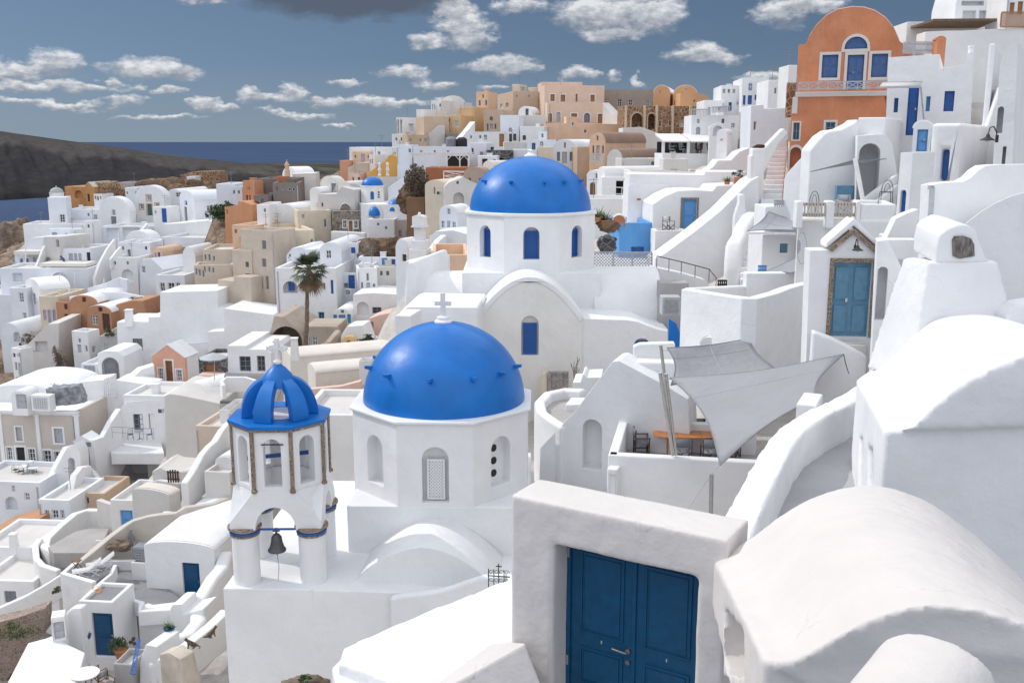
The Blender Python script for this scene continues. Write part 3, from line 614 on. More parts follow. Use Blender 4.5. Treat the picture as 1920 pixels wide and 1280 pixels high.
H(VHs,'cream roofed low vault right of the blue doored pale house',59,-20,('v',250,318,930,918,985), sx=341, mat='pale', roofm=plaster('creamroof',(.66,.60,.55),.05, stain=.15))
wallpath('stair_wall','beige low wall with steps above the cream vault',[(340,905,62),(300,898,63),(270,905,64),(245,925,63),(215,945,62),(185,935,63)],.4,2,'pale', ground=True)
picket('picket_gate','dark brown wooden picket gate above the cream vault',314,880,335,904,62,5,'dwood')
H('greige_house','low beige walled enclosure beside the dark picket gate',63,-4,[(285,915),(285,884),(300,876),(312,882),(360,886),(360,915)], D=3, mat='pale')
H(WHs,'beige block house with sunlit top left of the bell tower',64,-8,(368,800,432,862), D=5, mat=plaster('sandlight',(.60,.50,.41),.05, stain=.15))
wallpath('stair_wall','cream stair wall stepping diagonally up to the bell tower',[(345,905,58),(362,880,59),(378,850,60),(390,836,60.5),(402,826,61),(414,806,62),(428,790,62.5)],.5,2.2,'chalk', bevel=.08, ground=True)
H('greige_house','cream arched garden shed left of the bell tower',58,-10,(384,886,432,930), D=4, mat='pale')
H(VHs,'small arched grey niche house beside the stair wall',59.5,-10,('v',404,440,870,856,890), D=3, mat='chalk')
wallpath('stair_wall','beige thick wall beside stone steps left of bell tower column',[(333,985,59.2),(345,955,60),(352,922,62),(430,912,63)],.7,1.6, plaster('warmwall',(.58,.535,.49)), ground=True)
H('retaining_wall','beige rounded retaining wall left of the bell tower',59.5,-4,[(366,975),(368,948),(376,932),(424,930),(428,975)], D=2, mat='pale', cat='wall')
# stone steps path
def steps(name, label, a0, a1, b0, b1, n, mat='paving', cat='steps', th=.6):
    """a0,a1 lower-left/right nosing pts ; b0,b1 upper-left/right  (px,py,Y)"""
    A0, A1, B0, B1 = (W(*p) for p in (a0, a1, b0, b1)); m = MB()
    for i in range(n):
        t0 = i / n; t1 = (i + 1) / n; z = A0.z + (B0.z - A0.z) * (i + 1) / n
        l0, l1, r0, r1 = A0.lerp(B0, t0), A0.lerp(B0, t1), A1.lerp(B1, t0), A1.lerp(B1, t1); T = [V((p.x, p.y, z)) for p in (l0, r0, r1, l1)]; Bt = [V((p.x, p.y, z - th - .2)) for p in T]
        m.poly(T); m.poly(Bt)
        for k in range(4): m.poly([T[k], T[(k + 1) % 4], Bt[(k + 1) % 4], Bt[k]])
    c = (A0 + A1) / 2; o = m.build(name, mat, None, bevel=.02, origin=c); GROUND.append(tuple(A0 - V((0,0,.5)))); GROUND.append(tuple(B0 - V((0,0,.5)))); return tag(o, label, cat)
steps('stone_steps','pale stone steps climbing beside the bell tower',(338,975,59.5),(366,967,59.5),(352,918,62.5),(372,918,62.5),10, plaster('warmstone',(.62,.57,.52),.1), th=.25)
# white vault house with blue door
r, f, g = H(VHs,'white barrel roofed house with navy blue panelled door',51,-8,('v',274,404,1032,1016,1132), D=8, wins=[(343,1055,375,1123,'dnavy')], bevel=.12)
chimney(r, 311,966,986,15,57)
# terrace with loungers
zt = W(290,1125,50).z
slab('sun_terrace','grey painted sun terrace floor in front of barrel roofed house',[(152,1126),(200,1068),(218,1052),(282,1068),(345,1130),(240,1136),(215,1136)], z=zt, th=2.4, mat=plaster('terrace_grey',(.25,.25,.26),.1, stain=.2), cat='terrace')
slab('sun_terrace','upper grey terrace floor where two white loungers stand',[(118,1072),(145,1050),(212,1052),(222,1062),(178,1092)], z=zt + .25, th=3.4, mat=plaster('terrace_grey',(.25,.25,.26)), cat='terrace')
wallpath('parapet_wall','grey topped parapet around the lounger terrace',[(176,1090,49.5),(118,1073,51),(146,1049,53.5),(216,1050,54),(248,1050,54)],.3,2.5,'white', bevel=.02)
wallpath('parapet_wall','thin grey curb dividing the two grey terraces',[(152,1125,47.8),(180,1098,49.3),(208,1075,51),(216,1058,52)],.2,.7,'chalk', bevel=.02)
def lounger(px, py, Y, yaw, label):
    b = W(px, py, Y); o = thing('sun_lounger', label, 'sun lounger', b); a = radians(yaw); X = V((cos(a), sin(a),0)); Yv = V((-sin(a), cos(a),0)); P = lambda x, y, z: b + X * x + Yv * y + V((0,0, z)); wm = cmt('white')
    for s in (-1,1):
        m = MB(); m.bar(P(-.7, s * .28,.33), P(.6, s * .28,.33),.045); m.bar(P(.1, s * .28,.33), P(.8, s * .28,.8),.045); m.build('frame', wm, o)
        for x0, x1 in ((-.6,-.1),(.1,-.5),(.25,.65),(.65,.2)): m = MB(); m.bar(P(x0, s * .31,0), P(x1, s * .31,.36),.035); m.build('leg', wm, o)
    m = MB(); m.poly([P(-.7,-.26,.35), P(.15,-.26,.36), P(.15,.26,.36), P(-.7,.26,.35)]); m.poly([P(.15,-.26,.36), P(.82,-.26,.82), P(.82,.26,.82), P(.15,.26,.36)]); m.build('sling', simple('canvas',(.6,.6,.58),.9), o, sol=.02); return o
lounger(162,1078,51.2,25,'white folding sun lounger nearest the terrace corner'); lounger(187,1066,52.6,25,'white folding sun lounger beside the sloping garden wall')
def stool(px, py, Y, label):
    b = W(px, py, Y); o = thing('folding_table', label, 'table', b); m = MB(); m.lathe(b + V((0,0,.5)),[(.3,0),(.3,.03)],4); m.build('tabletop', cmt('wood'), o)
    for s in (-1,1): m = MB(); m.bar(b + V((-.2, s * .15,0)), b + V((.2, s * .15,.5)),.03); m.bar(b + V((.2, s * .15,0)), b + V((-.2, s * .15,.5)),.03); m.build('leg', cmt('dwood'), o)
stool(145,1066,52,'small brown folding table between lounger and terrace corner')
def pot(px, py, Y, r, h, label, mat=None, plant=None, name='clay_pot', shape=0):
    b = W(px, py, Y); o = thing(name, label, 'pot', b); m = MB()
    prof = [(r * .6,0),(r * .75, h * .3),(r * .95, h * .85),(r * 1.05, h * .86),(r * 1.05, h),(r * .9, h),(r * .85, h * .9),(0, h * .88)] if shape == 0 else [(r * .55,0),(r, h * .45),(r * .9, h * .75),(r * .5, h * .9),(r * .6, h),(r * .42, h),(r * .4, h * .8),(0, h * .8)]
    m.lathe(b, prof, 20); m.build('pot', mat or simple('terracotta',(.46,.20,.09),.8, bump=.3), o)
    if plant: plant(o, b + V((0,0, h * .9)), r)
    return o
LEAF = simple('leaf_green',(.05,.085,.03),.6, scale=3, var=.5); LEAF2 = simple('leaf_olive',(.10,.115,.05),.7, scale=3, var=.5); DRY = simple('dry_twigs',(.16,.12,.09),.9, scale=5, var=.4); AGAVE = simple('agave_green',(.12,.17,.07),.5, scale=3, var=.4)
def leafmass(mb, c, rx, ry, rz, n, s=.07, hemi=False, rnd=random):
    cl = [(V((rnd.gauss(0,.45), rnd.gauss(0,.45), rnd.gauss(0,.45)))) for _ in range(max(4, n // 40))]
    for _ in range(n):
        q = rnd.choice(cl) + V((rnd.gauss(0,.17), rnd.gauss(0,.17), rnd.gauss(0,.17)))
        if hemi: q.z = abs(q.z)
        if q.length > 1.15: q *= 1.1 / q.length
        p = c + V((q.x * rx, q.y * ry, q.z * rz)); a = V((rnd.uniform(-1,1), rnd.uniform(-1,1), rnd.uniform(-1,1))).normalized(); b = a.cross(V((rnd.uniform(-1,1), rnd.uniform(-1,1), rnd.uniform(-1,1)))).normalized(); t = s * rnd.uniform(.6,1.3)
        mb.poly([p - a * t, p - b * t * .45, p + a * t, p + b * t * .45])
def bushy(k=1.6, n=260, mat=None, s=.07):
    def f(o, c, r):
        m = MB(); leafmass(m, c + V((0,0, r * k * .6)), r * k, r * k, r * k * .8, n, s); m.build('foliage', mat or LEAF, o, merge=False)
    return f
def agave(k=1.8, n=16):
    def f(o, c, r):
        m = MB()
        for i in range(n):
            a = i * 2.4; t = .35 + .75 * (i / n); L_ = r * k * random.uniform(.8,1.1); d = V((cos(a) * cos(t), sin(a) * cos(t), sin(t))); sd_ = V((-sin(a), cos(a),0)) * r * .16; tip = c + d * L_ - V((0,0, L_ * .12 * (1 - i / n))); mid = c + d * L_ * .5
            m.poly([c - sd_ * .7, mid - sd_, tip, mid + sd_, c + sd_ * .7])
        m.build('leaves', AGAVE, o, merge=False, sol=.01)
    return f
def bush(name, label, px, py, Y, rpx, hpx, n=500, mat=None, s=.12, cat='bush', group=None):
    c = W(px, py, Y); k = Y / F; m = MB(); leafmass(m, c, rpx * k, rpx * k * .8, hpx * k, n, s); o = m.build('foliage', mat or LEAF, None, merge=False, origin=c); o.name = name; return tag(o, label, cat, group)
pot(181,1123,47.6,.34,.62,'round amber clay jar at the grey terrace corner', mat=simple('amber_clay',(.62,.34,.16),.7), shape=1)
# terrace steps & bench block
cabinet(247,1050,273,1026,53,'dark slatted folded panel leaning on the upper terrace wall','grey')
H('parapet_block','low white block and grey step at the back of the terrace',52.5,-6,(246,1055,275,1075), D=1.5, mat='chalk', drop=1, cat='bench', base=False)
r, f, g = H(WHs,'white house with navy glazed door beneath the sun terrace',46,-6,(152,1129,216,1236), sx=262, wins=[(175,1150,213,1230,'dnavy')], par=.2, roofm=plaster('terrace_grey',(.25,.25,.26)), bevel=.05)
H(WHs,'rounded white house block with parapet right of the navy door',47.2,-12,[(258,1215),(258,1142),(270,1146),(322,1140),(322,1215)], D=.9, bevel=.12)
wallpath('parapet_wall','white low parapet around the small terrace before barrel roofed house',[(243,1122,48.6),(266,1128,47.6),(262,1144,46.9),(322,1140,47.2)],.3,.8,'white', bevel=.06)
wallpath('serpentine_wall','thick white wavy wall sweeping down right of the navy door',[(424,1030,52),(414,1062,50.5),(398,1080,49.5),(378,1112,48.2),(367,1126,47.8),(372,1160,46),(352,1185,45),(322,1195,44),(300,1218,43),(294,1240,42)],.8,3,'white', bevel=.2, ground=True)
H(WHs,'white stepped wall block with round drain hole',46.4,-10,[(316,1200),(318,1140),(322,1133),(342,1132),(345,1150),(382,1140),(378,1200)], D=1.5, bevel=.1, cat='wall')
pot(318,1188,43.6,.26,.34,'dark blue pot with spiky agave on the white wall', mat=cmt('navy'), plant=agave(1.7), name='blue_pot')
pot(229,1236,44,.34,.58,'large terracotta pot with leafy shrub beside navy door', plant=bushy(1.5,500), name='shrub_pot')
pot(165,1196,45,.17,.22,'small blue wall pot with tiny succulent left of navy door', mat=cmt('navy'), plant=agave(1.3,9), name='blue_pot')
bush('pot_shrub','dark drooping shrub leaning over the large terracotta pot',249,1202,43.8,7,7,200, s=.08, mat=DRY)
r, f, g = H('equipment_box','white box cabinet with pale grille in front of white roof',43.5,20,(97,1158,124,1204), D=.8, drop=.2, cat='box', roof='plain', base=False, wins=[(101,1166,121,1198,'slgrey')])
slab('flat_roof','broad white flat roof filling the lower left corner',[(52,1204),(98,1192),(160,1222),(138,1300),(110,1420),(-60,1420)],43.5, th=3, mat='white', cat='roof', bevel=.08)
H(WHs,'white rounded wall between box cabinet and navy door house',44.5,-10,[(120,1225),(122,1150),(132,1140),(152,1140),(152,1225)], D=.5, bevel=.12)
slab('courtyard_floor','small grey courtyard floor below the navy door',[(140,1330),(160,1234),(250,1234),(300,1300),(260,1360)],42.5, th=.5, mat='paving', cat='terrace')
H('patio_steps','grey step block with dark mat right of the patio table',42,-8,(214,1246,250,1290), D=1.5, mat='grey', drop=.5, cat='steps', base=False)
# blue scroll gate
def latticepanel(name, label, quad, mat, n=8, cat='gate', r=.02):
    A, B, C_, D_ = (W(*p) for p in quad); o = thing(name, label, cat, (A + B) / 2); m = MB()
    for a, b in ((A, B),(B, C_),(C_, D_),(D_, A)): m.bar(a, b, r * 2)
    m.build('frame', mat, o); m = MB()
    for i in range(n):
        t0 = i / n; t1 = (i + 1) / n; l0, l1, r0, r1 = A.lerp(D_, t0), A.lerp(D_, t1), B.lerp(C_, t0), B.lerp(C_, t1)
        m.bar(l0, r1, r); m.bar(r0, l1, r); m.bar(l1, r1, r)
    m.build('lattice', mat, o); return o
latticepanel('blue_gate','bright blue latticed gate panel leaning along white bench',[(245,1262,41.5),(252,1264,41.2),(263,1200,43.2),(258,1196,43.4)], cmt('blue'),9)
H('bench','white masonry bench block beside the blue gate',42,-20,[(246,1330),(262,1240),(272,1208),(294,1212),(292,1330)], D=1.6, cat='bench', bevel=.06)
cafe_table(162,1290,40.6,'round white patio table at the bottom left', r=.62, h=.72, mat='white')
chair(201,1296,41.0,60,'wooden folding chair right of the round white patio table','wood','shade'); chair(186,1276,42.2,150,'wooden folding chair with canvas back behind the patio table','wood','lgrey')  # cloth of the first chair is an even mid grey
# stone path with cats
slab('stone_path','pale worn stone path beside the church wall',[(345,1330),(330,1255),(425,1180),(430,1330)],40, th=.5, mat=plaster('wornstone',(.46,.43,.42),.2, stain=.5, stc=(.62,.6,.58)), cat='path')
wallpath('stair_wall','thick white wall along the stone path where two cats sit',[(298,1232,41),(330,1222,41),(370,1190,42.5),(395,1170,43.5),(424,1142,45)],.55,1.6,'chalk', bevel=.05)
H('stone_wall','weathered cream stone wall end at the bottom of the path',40,-30,[(298,1330),(298,1226),(316,1222),(338,1236),(350,1290),(350,1330)], D=.8, mat=plaster('weathered',(.58,.52,.45),.15, stain=.6, stc=(.35,.30,.26)), cat='wall')
def cat(px, py, Y, yaw, label, s=1.):
    """tabby cat sitting: one continuous skinned body"""
    b = W(px, py, Y); a = radians(yaw); X = V((cos(a), sin(a),0)); S = V((-sin(a), cos(a),0)); P = lambda x, y, z: (X * x + S * y + V((0,0, z))) * s
    vs = [P(-.12,0,.10), P(-.02,0,.16), P(.08,0,.24), P(.13,0,.31), P(.19,0,.37), P(.25,0,.355)]; rs = [.085,.08,.07,.045,.055,.028]; es = [(0,1),(1,2),(2,3),(3,4),(4,5)]
    def chain(at, L_):
        pv = at
        for q, r in L_: vs.append(P(*q)); rs.append(r); es.append((pv, len(vs) - 1)); pv = len(vs) - 1
    for y in (-1,1):
        chain(2,[((.12, y * .04,.14),.028),((.125, y * .04,.05),.02),((.16, y * .04,.018),.02)]); chain(0,[((-.02, y * .085,.09),.045),((-.09, y * .09,.04),.025),((.03, y * .09,.018),.02)]); chain(4,[((.185, y * .035,.425),.014),((.185, y * .038,.445),.006)])
    chain(0,[((-.22,.03,.04),.022),((-.27,.12,.02),.018),((-.18,.2,.02),.014)])
    me = bpy.data.meshes.new('cat'); me.from_pydata([tuple(v) for v in vs], es, []); o = bpy.data.objects.new('cat', me); COL.objects.link(o); o.location = b; o.modifiers.new('skin','SKIN')
    for i, r in enumerate(rs): me.skin_vertices[0].data[i].radius = (r * s, r * s)
    me.skin_vertices[0].data[0].use_root = True; m_ = o.modifiers.new('ss','SUBSURF'); m_.levels = 1; m_.render_levels = 1; me.materials.append(rubble('tabby_fur',(.14,.10,.07),(.06,.045,.035),(.22,.17,.13),14.0,.2)); return tag(o, label, 'cat')
cat(360,1214,40.6,-150,'crouching tabby cat nearer the bottom of the stone path',1.25); cat(396,1194,41.6,30,'tabby cat sitting upright higher along the stone path',1.2)
# ============================================================ middle distance
H('beige_tower_house','tall beige corner tower house with four blue grey windows',98,-26,(455,433,517,596), sx=560, mat='beige', wins=[(491,451,499,467,'sgrey'),(491,485,499,500,'sgrey'),(488,518,493,541,'sgrey'),(498,518,504,542,'sgrey')], drop=2)
H('beige_house','beige lower wing with dark sash windows left of the tower house',99,-20,(438,470,474,592), D=8, mat='beige', wins=[(460,491,466,501,'wglass:grey'),(460,513,469,536,'wglass:grey')], drop=2)
H('beige_house','low beige stepped annex at the foot of the tower house',97,-22,[(408,600),(408,524),(438,527),(438,518),(470,520),(470,600)], D=5, mat='beige', drop=2)
H('beige_plinth','sloping beige stone plinth under the tower house',95.5,-14,[(412,600),(420,574),(478,580),(516,592),(520,606),(512,640),(440,640)], D=5, mat='cream', cat='wall')
H('greige_house','grey beige terrace house with rows of small windows left of the beige wings',102,10,(365,497,438,545), sx=358, mat='beige', wins=[(382,476 + 24,386,510,'wgrey'),(390,500,395,511,'wgrey'),(398,502,402,512,'wgrey'),(366,503,370,516,'wgrey'),(372,505,377,518,'wgrey'),(379,507,384,520,'wgrey')])
H('greige_house','upper grey beige storey with three little windows set back',105,4,(381,468,438,505), D=6, mat='beige', wins=[(383,477,387,488,'wgrey'),(390,477,395,489,'wgrey'),(399,480,403,489,'wgrey')])
H('cream_house','large cream block with blue arched door and narrow side window',108,20,(560,395,623,520), sx=499, mat='cream', roofm='roofc', wins=[(608,411,612,426,'wblue')], swins=[(540,415,550,431,'adblue')])
H('cream_house','cream wall block joining tower house and the large cream block',101,22,(517,433,592,560), D=9, mat='cream', roofm='roofc', wins=[(583,449,587,454,'wbrown')])
H('peach_house','small peach house with grey arched window left of tower house',106,-14,(436,423,480,468), D=8, mat='peach', wins=[(449,443,455,455,'awgrey')])
H('orange_house','orange wall house stepping down beside green bushes',114,-24,[(421,428),(421,388),(446,384),(446,377),(458,378),(472,384),(472,428)], D=6, mat=plaster('burntorange',(.58,.29,.16),.06, stain=.15), wins=[(424,393,427,403,'wbrown')])
H('orange_house','upright orange narrow house with tiny window',119,-24,(456,339,478,380), sx=495, mat=plaster('burntorange',(.58,.29,.16)), wins=[(464,350,468,357,'wbrown'),(461,366,465,377,'odark'),(467,366,470,377,'odark')])
H('brown_house','big dark taupe house with two white framed windows',116,6,(512,343,560,385), sx=500, mat='dtaupe', wins=[(540,352,545,358,'w'),(548,352,553,358,'w')], roofm='brownroof')
H('brown_house','dark taupe arched stair house left of the big taupe house',115,-10,(476,366,502,396), D=5, mat='dtaupe', wins=[(474 + 3,378,486,390,'aodark')])
H('brown_house','dark taupe back block with small orange chimney box',121,0,(482,335,552,360), D=6, mat='dtaupe')
H('terracotta_box','orange flat chimney box on the dark taupe roof',120.5,0,(518,331,537,340), D=2, mat='brick', drop=1, base=False)
H(VHs,'long white barrel roof house behind the dark taupe block',130,-52,('v',530,556,330,313,352), sx=495)
H(WHs,'low white wall house right of the small stone spire',128,4,[(548,350),(548,326),(592,324),(592,350)], D=4, mat='chalk')
def spire(px, pyt, pyb, Y, w, label):
    c = W(px, pyb, Y); k = Y / F; o = thing('belfry', label, 'belfry', c); h = (pyb - pyt) * k; r = w * k; m = MB(); m.lathe(c, [(r, -1),(r, h * .35),(r * 1.15, h * .36),(r * .8, h * .42),(r * .8, h * .66),(r, h * .67),(r * .55, h * .8),(r * .15, h * .9),(r * .15, h)],10); m.build('body','sand', o)
spire(539,300,332,127,5,'small carved stone belfry spire above white barrel roof')
r, f, g = H(VHs,'cream barrel vaulted house with dark door and stepped front',114,-26,('v',601,631,345,331,372), sx=665 - 18, mat='offw', roofm='offw', wins=[(621,344,631,364,'dgrey')], ax=631)
H(VHs,'small cream vaulted porch right of the cream barrel house',112,-20,('v',634,656,346,341,360), D=4, mat='offw')
H('greige_house','pale greige house block with diagonal stair wall',110,-12,[(590,388),(596,372),(596,364),(630,364),(640,350),(664,356),(664,392)], D=6, mat='pale', wins=[(592,380,596,388,'w'),(602,380,606,388,'w')])
H(VHs,'white rounded hut between taupe house and cream vault',112,-18,('v',581,600,360,352,384), D=7)
H('flat_roof_house','white flat roofed house with dark bowls on its roof',108.5,0,(482,384,505,425), D=6)
H(VHs,'low white vault behind the cream block roof',111,-15,('v',515,550,392,383,402), D=6)
# blue domed village church
BLUE = simple('dome_blue',(.003,.145,.50),.40, scale=1.3, bump=.8, var=.13, spec=.40)
def church_small():
    Y = 112; c = W(699,375, Y); o = thing('blue_domed_church','small distant church with blue dome and blue half dome apse','church', c); GROUND.append(tuple(c - V((0,0,4)))); k = Y / F
    m = MB(); m.lathe(c, [(22 * k, -2),(22 * k, 25 * k),(23 * k, 25 * k),(23 * k, 27 * k),(0,27 * k)],8, a0=pi / 8, a1=pi / 8 + 2 * pi); m.build('drum','white', o)
    m = MB(); m.lathe(c, [(20.5 * k * cos(t),26 * k + 17 * k * sin(t)) for t in [pi / 2 * i / 10 for i in range(11)]],28); m.build('dome', BLUE, o)
    fr = Fr(699,380, Y - 22 * k * .925,0); 
    m = MB(); a = fr.uv(695,374); b = fr.uv(701,359); m.prism(fr, archo(a[0], b[0], a[1], b[1]),-.04,.02); m.build('window', cmt('blue'), o)
    fr2 = Fr(716,380, Y - 1.1,45)
    m = MB()
    for q in range(3): a = fr2.uv(709,368 - q * 4.5 + 3); m.box(fr2, a[0], a[0] + .14, a[1], a[1] + .16,-.1,.05)
    m.build('vent', cmt('dark'), o)
    fr = Fr(693,414, Y - 5,-18); m = MB(); m.box(fr, -1,5, fr.uv(693,400)[1] - 3, fr.uv(693,383)[1],0,6); m.build('base','white', o)
    # nave vault running left, apse vaults
    for (x0, x1, ys, yt, yb, Yv, yaw, D, nm) in ((722,762,393,368,412,107,-16,7,'vault'),(689,716,402,383,414,106.5,-16,7,'vault')):
        f2 = Fr((x0 + x1) / 2, yb, Yv, yaw); u0 = f2.uv(x0, ys)[0]; u1 = f2.uv(x1, ys)[0]; zs = f2.uv(x0, ys)[1]; zt = f2.uv((x0 + x1) / 2, yt)[1]; zb_ = f2.uv(x0, yb)[1]
        m = MB(); m.prism(f2,[(u0, zb_ - 3)] + arc(u0, zs, u1, zs, zt - zs, 14) + [(u1, zb_ - 3)],0, D); m.build('vault','chalk', o, bevel=.05)
        w_ = u1 - u0; e = .12; R = w_ / 2 - w_ * e; cc = f2.w((u0 + u1) / 2, zs - .1,0)
        m = MB(); n = 16; pr = []
        for i in range(7):
            t = pi / 2 * i / 6
            pr.append((R * cos(t),(zt - zs) * .86 * sin(t)))
        ya = radians(yaw); m.lathe(cc, pr, n, a0=pi + ya, a1=2 * pi + ya); m.build('half_dome', BLUE, o, ang=60)
    return o
church_small()
H(VHs,'cream white nave vault running left of the small blue dome',110,-66,('v',664,680,392,380,415), D=9, mat='chalk')
H('stone_house','grey rubble stone house with ochre door between framed windows',108,14,(624,396,690,440), D=6, mat='stone', roof='plain', wins=[(643,413,650,427,'wbrown'),(654,414,661,435,'dochd'),(664,414,671,428,'wbrown')], sur='chalk')
H(VHs,'small stone gabled vault above the rubble stone house',109.5,10,('v',637,658,396,382,402), D=5, mat='stone', roofm='chalk')
wallpath('parapet_wall','low white rounded parapet in front of the rubble stone house',[(622,433,104),(650,434,103.5),(686,436,103)],.5,1.4,'chalk', bevel=.1, ground=True)
H(WHs,'white church wall with two tiny dark slits and faded creeper',104,-4,(690,411,740,455), D=5, wins=[(707,418,711,423,'odark'),(722,425,726,430,'odark')])
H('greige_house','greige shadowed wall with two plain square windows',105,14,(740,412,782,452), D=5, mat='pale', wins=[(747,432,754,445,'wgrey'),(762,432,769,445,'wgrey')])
def rock(name, label, px, py, Y, rx, ry, rz, mat, seed=1, cat='rock', n=3, kind=None, amp=.35, sc=.45):
    import bmesh
    c = W(px, py, Y); k = Y / F; bm = bmesh.new(); bmesh.ops.create_icosphere(bm, subdivisions=n + 1, radius=1)
    for v in bm.verts:
        q = v.co.copy(); d = noise.fractal(q * 1.3 + V((seed * 7, seed, 0)),.9,2.1,5) * amp + noise.noise(q * 3.2 + V((seed, 0,0))) * .10; v.co = V((q.x * rx * k * (1 + d), q.y * ry * k * (1 + d), q.z * rz * k * (1 + d)))
    me = bpy.data.meshes.new(name); bm.to_mesh(me); bm.free(); me.materials.append(mat if not isinstance(mat, str) else PM(mat))
    for p in me.polygons: p.use_smooth = True
    o = bpy.data.objects.new(name, me); COL.objects.link(o); o.location = c; return tag(o, label, cat) if not kind else tag(o, kind=kind)
ROCK = rubble('brownrock',(.21,.135,.085),(.085,.055,.04),(.13,.09,.06),.9,1.); ROCK2 = rubble('paleRock',(.27,.21,.16),(.15,.11,.085),(.18,.14,.11),.8,1.)
rock('brown_rock','brown rocky outcrop behind the village vaults at left',330,392,160,90,60,48, ROCK, 2, n=4)
rock('brown_rock','brown rock knoll left of the dark bush and long vault',395,378,158,55,50,40, ROCK, 5, n=4)
rock('brown_rock','brown crag under the ochre ruins by the sea',170,420,155,75,60,40, ROCK, 8, n=4)
rock('brown_rock','rocky brown cliff face dropping to the sea at left',42,478,143,34,50,62, ROCK2,11, n=4)
rock('brown_rock','rocky lower cliff shoulder at the left edge',2,560,138,38,50,90, ROCK2,14, n=4)
rock('brown_rock','brown cave rock beneath the bare hanging shrub',782,372,100,34,25,36, ROCK, 21, n=4)
rock('brown_rock','rubble slope of brown rock under the stone house',715,470,99,75,30,22, ROCK, 25, n=4)
rock('brown_rock','pale cave rock with hollow beside blue doors',690,478,97.5,22,14,26, ROCK2,31, n=4)
# ochre ruins
H('ruined_house','ochre ruined mansion wall with blind arch on the crag',150,-10,(122,350,162,378), D=5, mat=plaster('ruinochre',(.52,.27,.12),.15, stain=.5), wins=[(140,357,155,372,'ao')], roof='plain')
H('ruined_house','ochre ruin gable with pale pediment and dark doorway',149,-14,('g',160,176,350,342,380), D=5, mat=plaster('ruinochre',(.5,.3,.15)), roofm='cream', wins=[(164,364,168,378,'ddark')])
H('ruined_house','brown rubble gable ruin with small window by the ochre ruin',150,-10,('v',174,193,354,342,378), D=5, mat='brownstone', wins=[(180,350,183,358,'wdark')])
H('ruined_house','tiny white fronted ruin with three arched openings',148,-10,(176,364,192,378), D=3, mat='chalk', wins=[(177,366,180,374,'awdark'),(181,367,185,376,'awdark'),(187,367,190,374,'awdark')])
H('ruined_house','low broken rubble wall behind the village at left',154,0,[(192,392),(192,356),(206,352),(222,350),(236,358),(236,392)], D=4, mat='brownstone')
H(WHs,'flat canopied terrace house on the rocks behind the village',158,0,(222,342,255,352), D=5, mat='grey')
H('stone_ruin','sandy stone rampart wall on the far rocky knoll',168,0,[(338,356),(338,328),(362,322),(408,321),(412,334),(414,356)], D=5, mat='brownstone', cat='ruin')
H(WHs,'tiny white hut on the far rocky knoll',165,0,(350,331,366,338), D=3, drop=2, base=False)
bush('dark_bush','round dark green bush beside the orange stepped house',408,400,118,20,16,1600, LEAF, .16); bush('dark_bush','smaller green bush joined to the round one',428,388,119,14,10,800, LEAF2,.15)
H(WHs,'tiny white stepped turret house by the orange narrow house',121,-10,(436,350,455,400), D=4, mat='bwhite', roofm='cream')
H(WHs,'long flat grey white roof behind bush and orange house',122,0,(405,345,440,352), D=6, mat='bwhite', drop=8)
# white cluster round the palm
H(WHs,'white rounded stair house behind the palm crown',95,-8,[(536,520),(537,478),(548,465),(565,463),(572,468),(640,462),(640,520)], D=6, mat='bwhite', wins=[(541,476,545,482,'wbrown'),(596,471,600,486,'wgrey')])
H(VHs,'white house with low arch roof and square white window',94,-6,('v',600,641,472,455,515), D=8, mat='bwhite', wins=[(611,469,621,485,'w')])
H(WHs,'tall white house wall with blue shuttered arched niche behind palm',90,-3,(519,503,632,640), D=8, wins=[(530,527,558,550,'ao',.9),(597,585,608,600,'wglass:aqua'),(605,530,610,543,'wgrey'),(620,525,625,551,'dblue')])
fr = Fr(541,545,90.7,-3)
H('blue_shutter','blue shutter panel inside the arched niche behind palm',90.8,-3,(541,529,552,545), D=.06, mat=cmt('blue'), drop=0, roof='plain', bevel=0, base=False, cat='shutter')
H(WHs,'white terrace house with blue wooden door and water tank',93,-6,(626,512,672,560), D=6, mat='bwhite', wins=[(653,516,665,541,'dblue'),(632,530,637,551,'dlgrey'),(645,531,652,540,'sgrey')])
H(WHs,'white upper house with bright blue door and small blue shutter',97,-2,(640,455,672,500), D=5, mat='bwhite', wins=[(644,461,650,482,'dblue'),(658,464,666,475,'sblue')])
H(WHs,'white house front with tall narrow windows around grey door',91,12,(671,503,708,552), sx=668, wins=[(687,512,692,527,'wgrey'),(677,529,681,541,'wgrey'),(687,530,694,548,'dlgrey'),(699,532,704,545,'wgrey')])
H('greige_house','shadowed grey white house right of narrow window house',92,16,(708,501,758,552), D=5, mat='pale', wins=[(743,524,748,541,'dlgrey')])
H(WHs,'white wall house with blue standing door under cave rock',95,0,(672,482,752,512), D=4, mat='bwhite', wins=[(716,472 + 12,726,497,'dsky'),(733,478 + 8,741,496,'sblue')])
H(VHs,'white arched gable with turquoise door and two turquoise shutters',86,-4,('v',624,660,596,579,620), D=4, wins=[(635,590,648,611,'dsky'),(625,590,632,606,'saqua'),(651,589,658,606,'saqua'),(639,581,645,587,'saqua')])
H(WHs,'white house with arched pale niche and air unit',87,-4,[(660,640),(662,552),(700,549),(745,552),(748,640)], D=5, wins=[(669,566,691,592,'ao'),(698,576,715,588,'wglass:grey')])
H('pink_house','small terracotta pink patio walls with tiled table top',83,-6,[(690,650),(690,598),(712,590),(738,585),(740,650)], D=3, mat='rose', wins=[(677 + 14,603,700,615,'odark')])
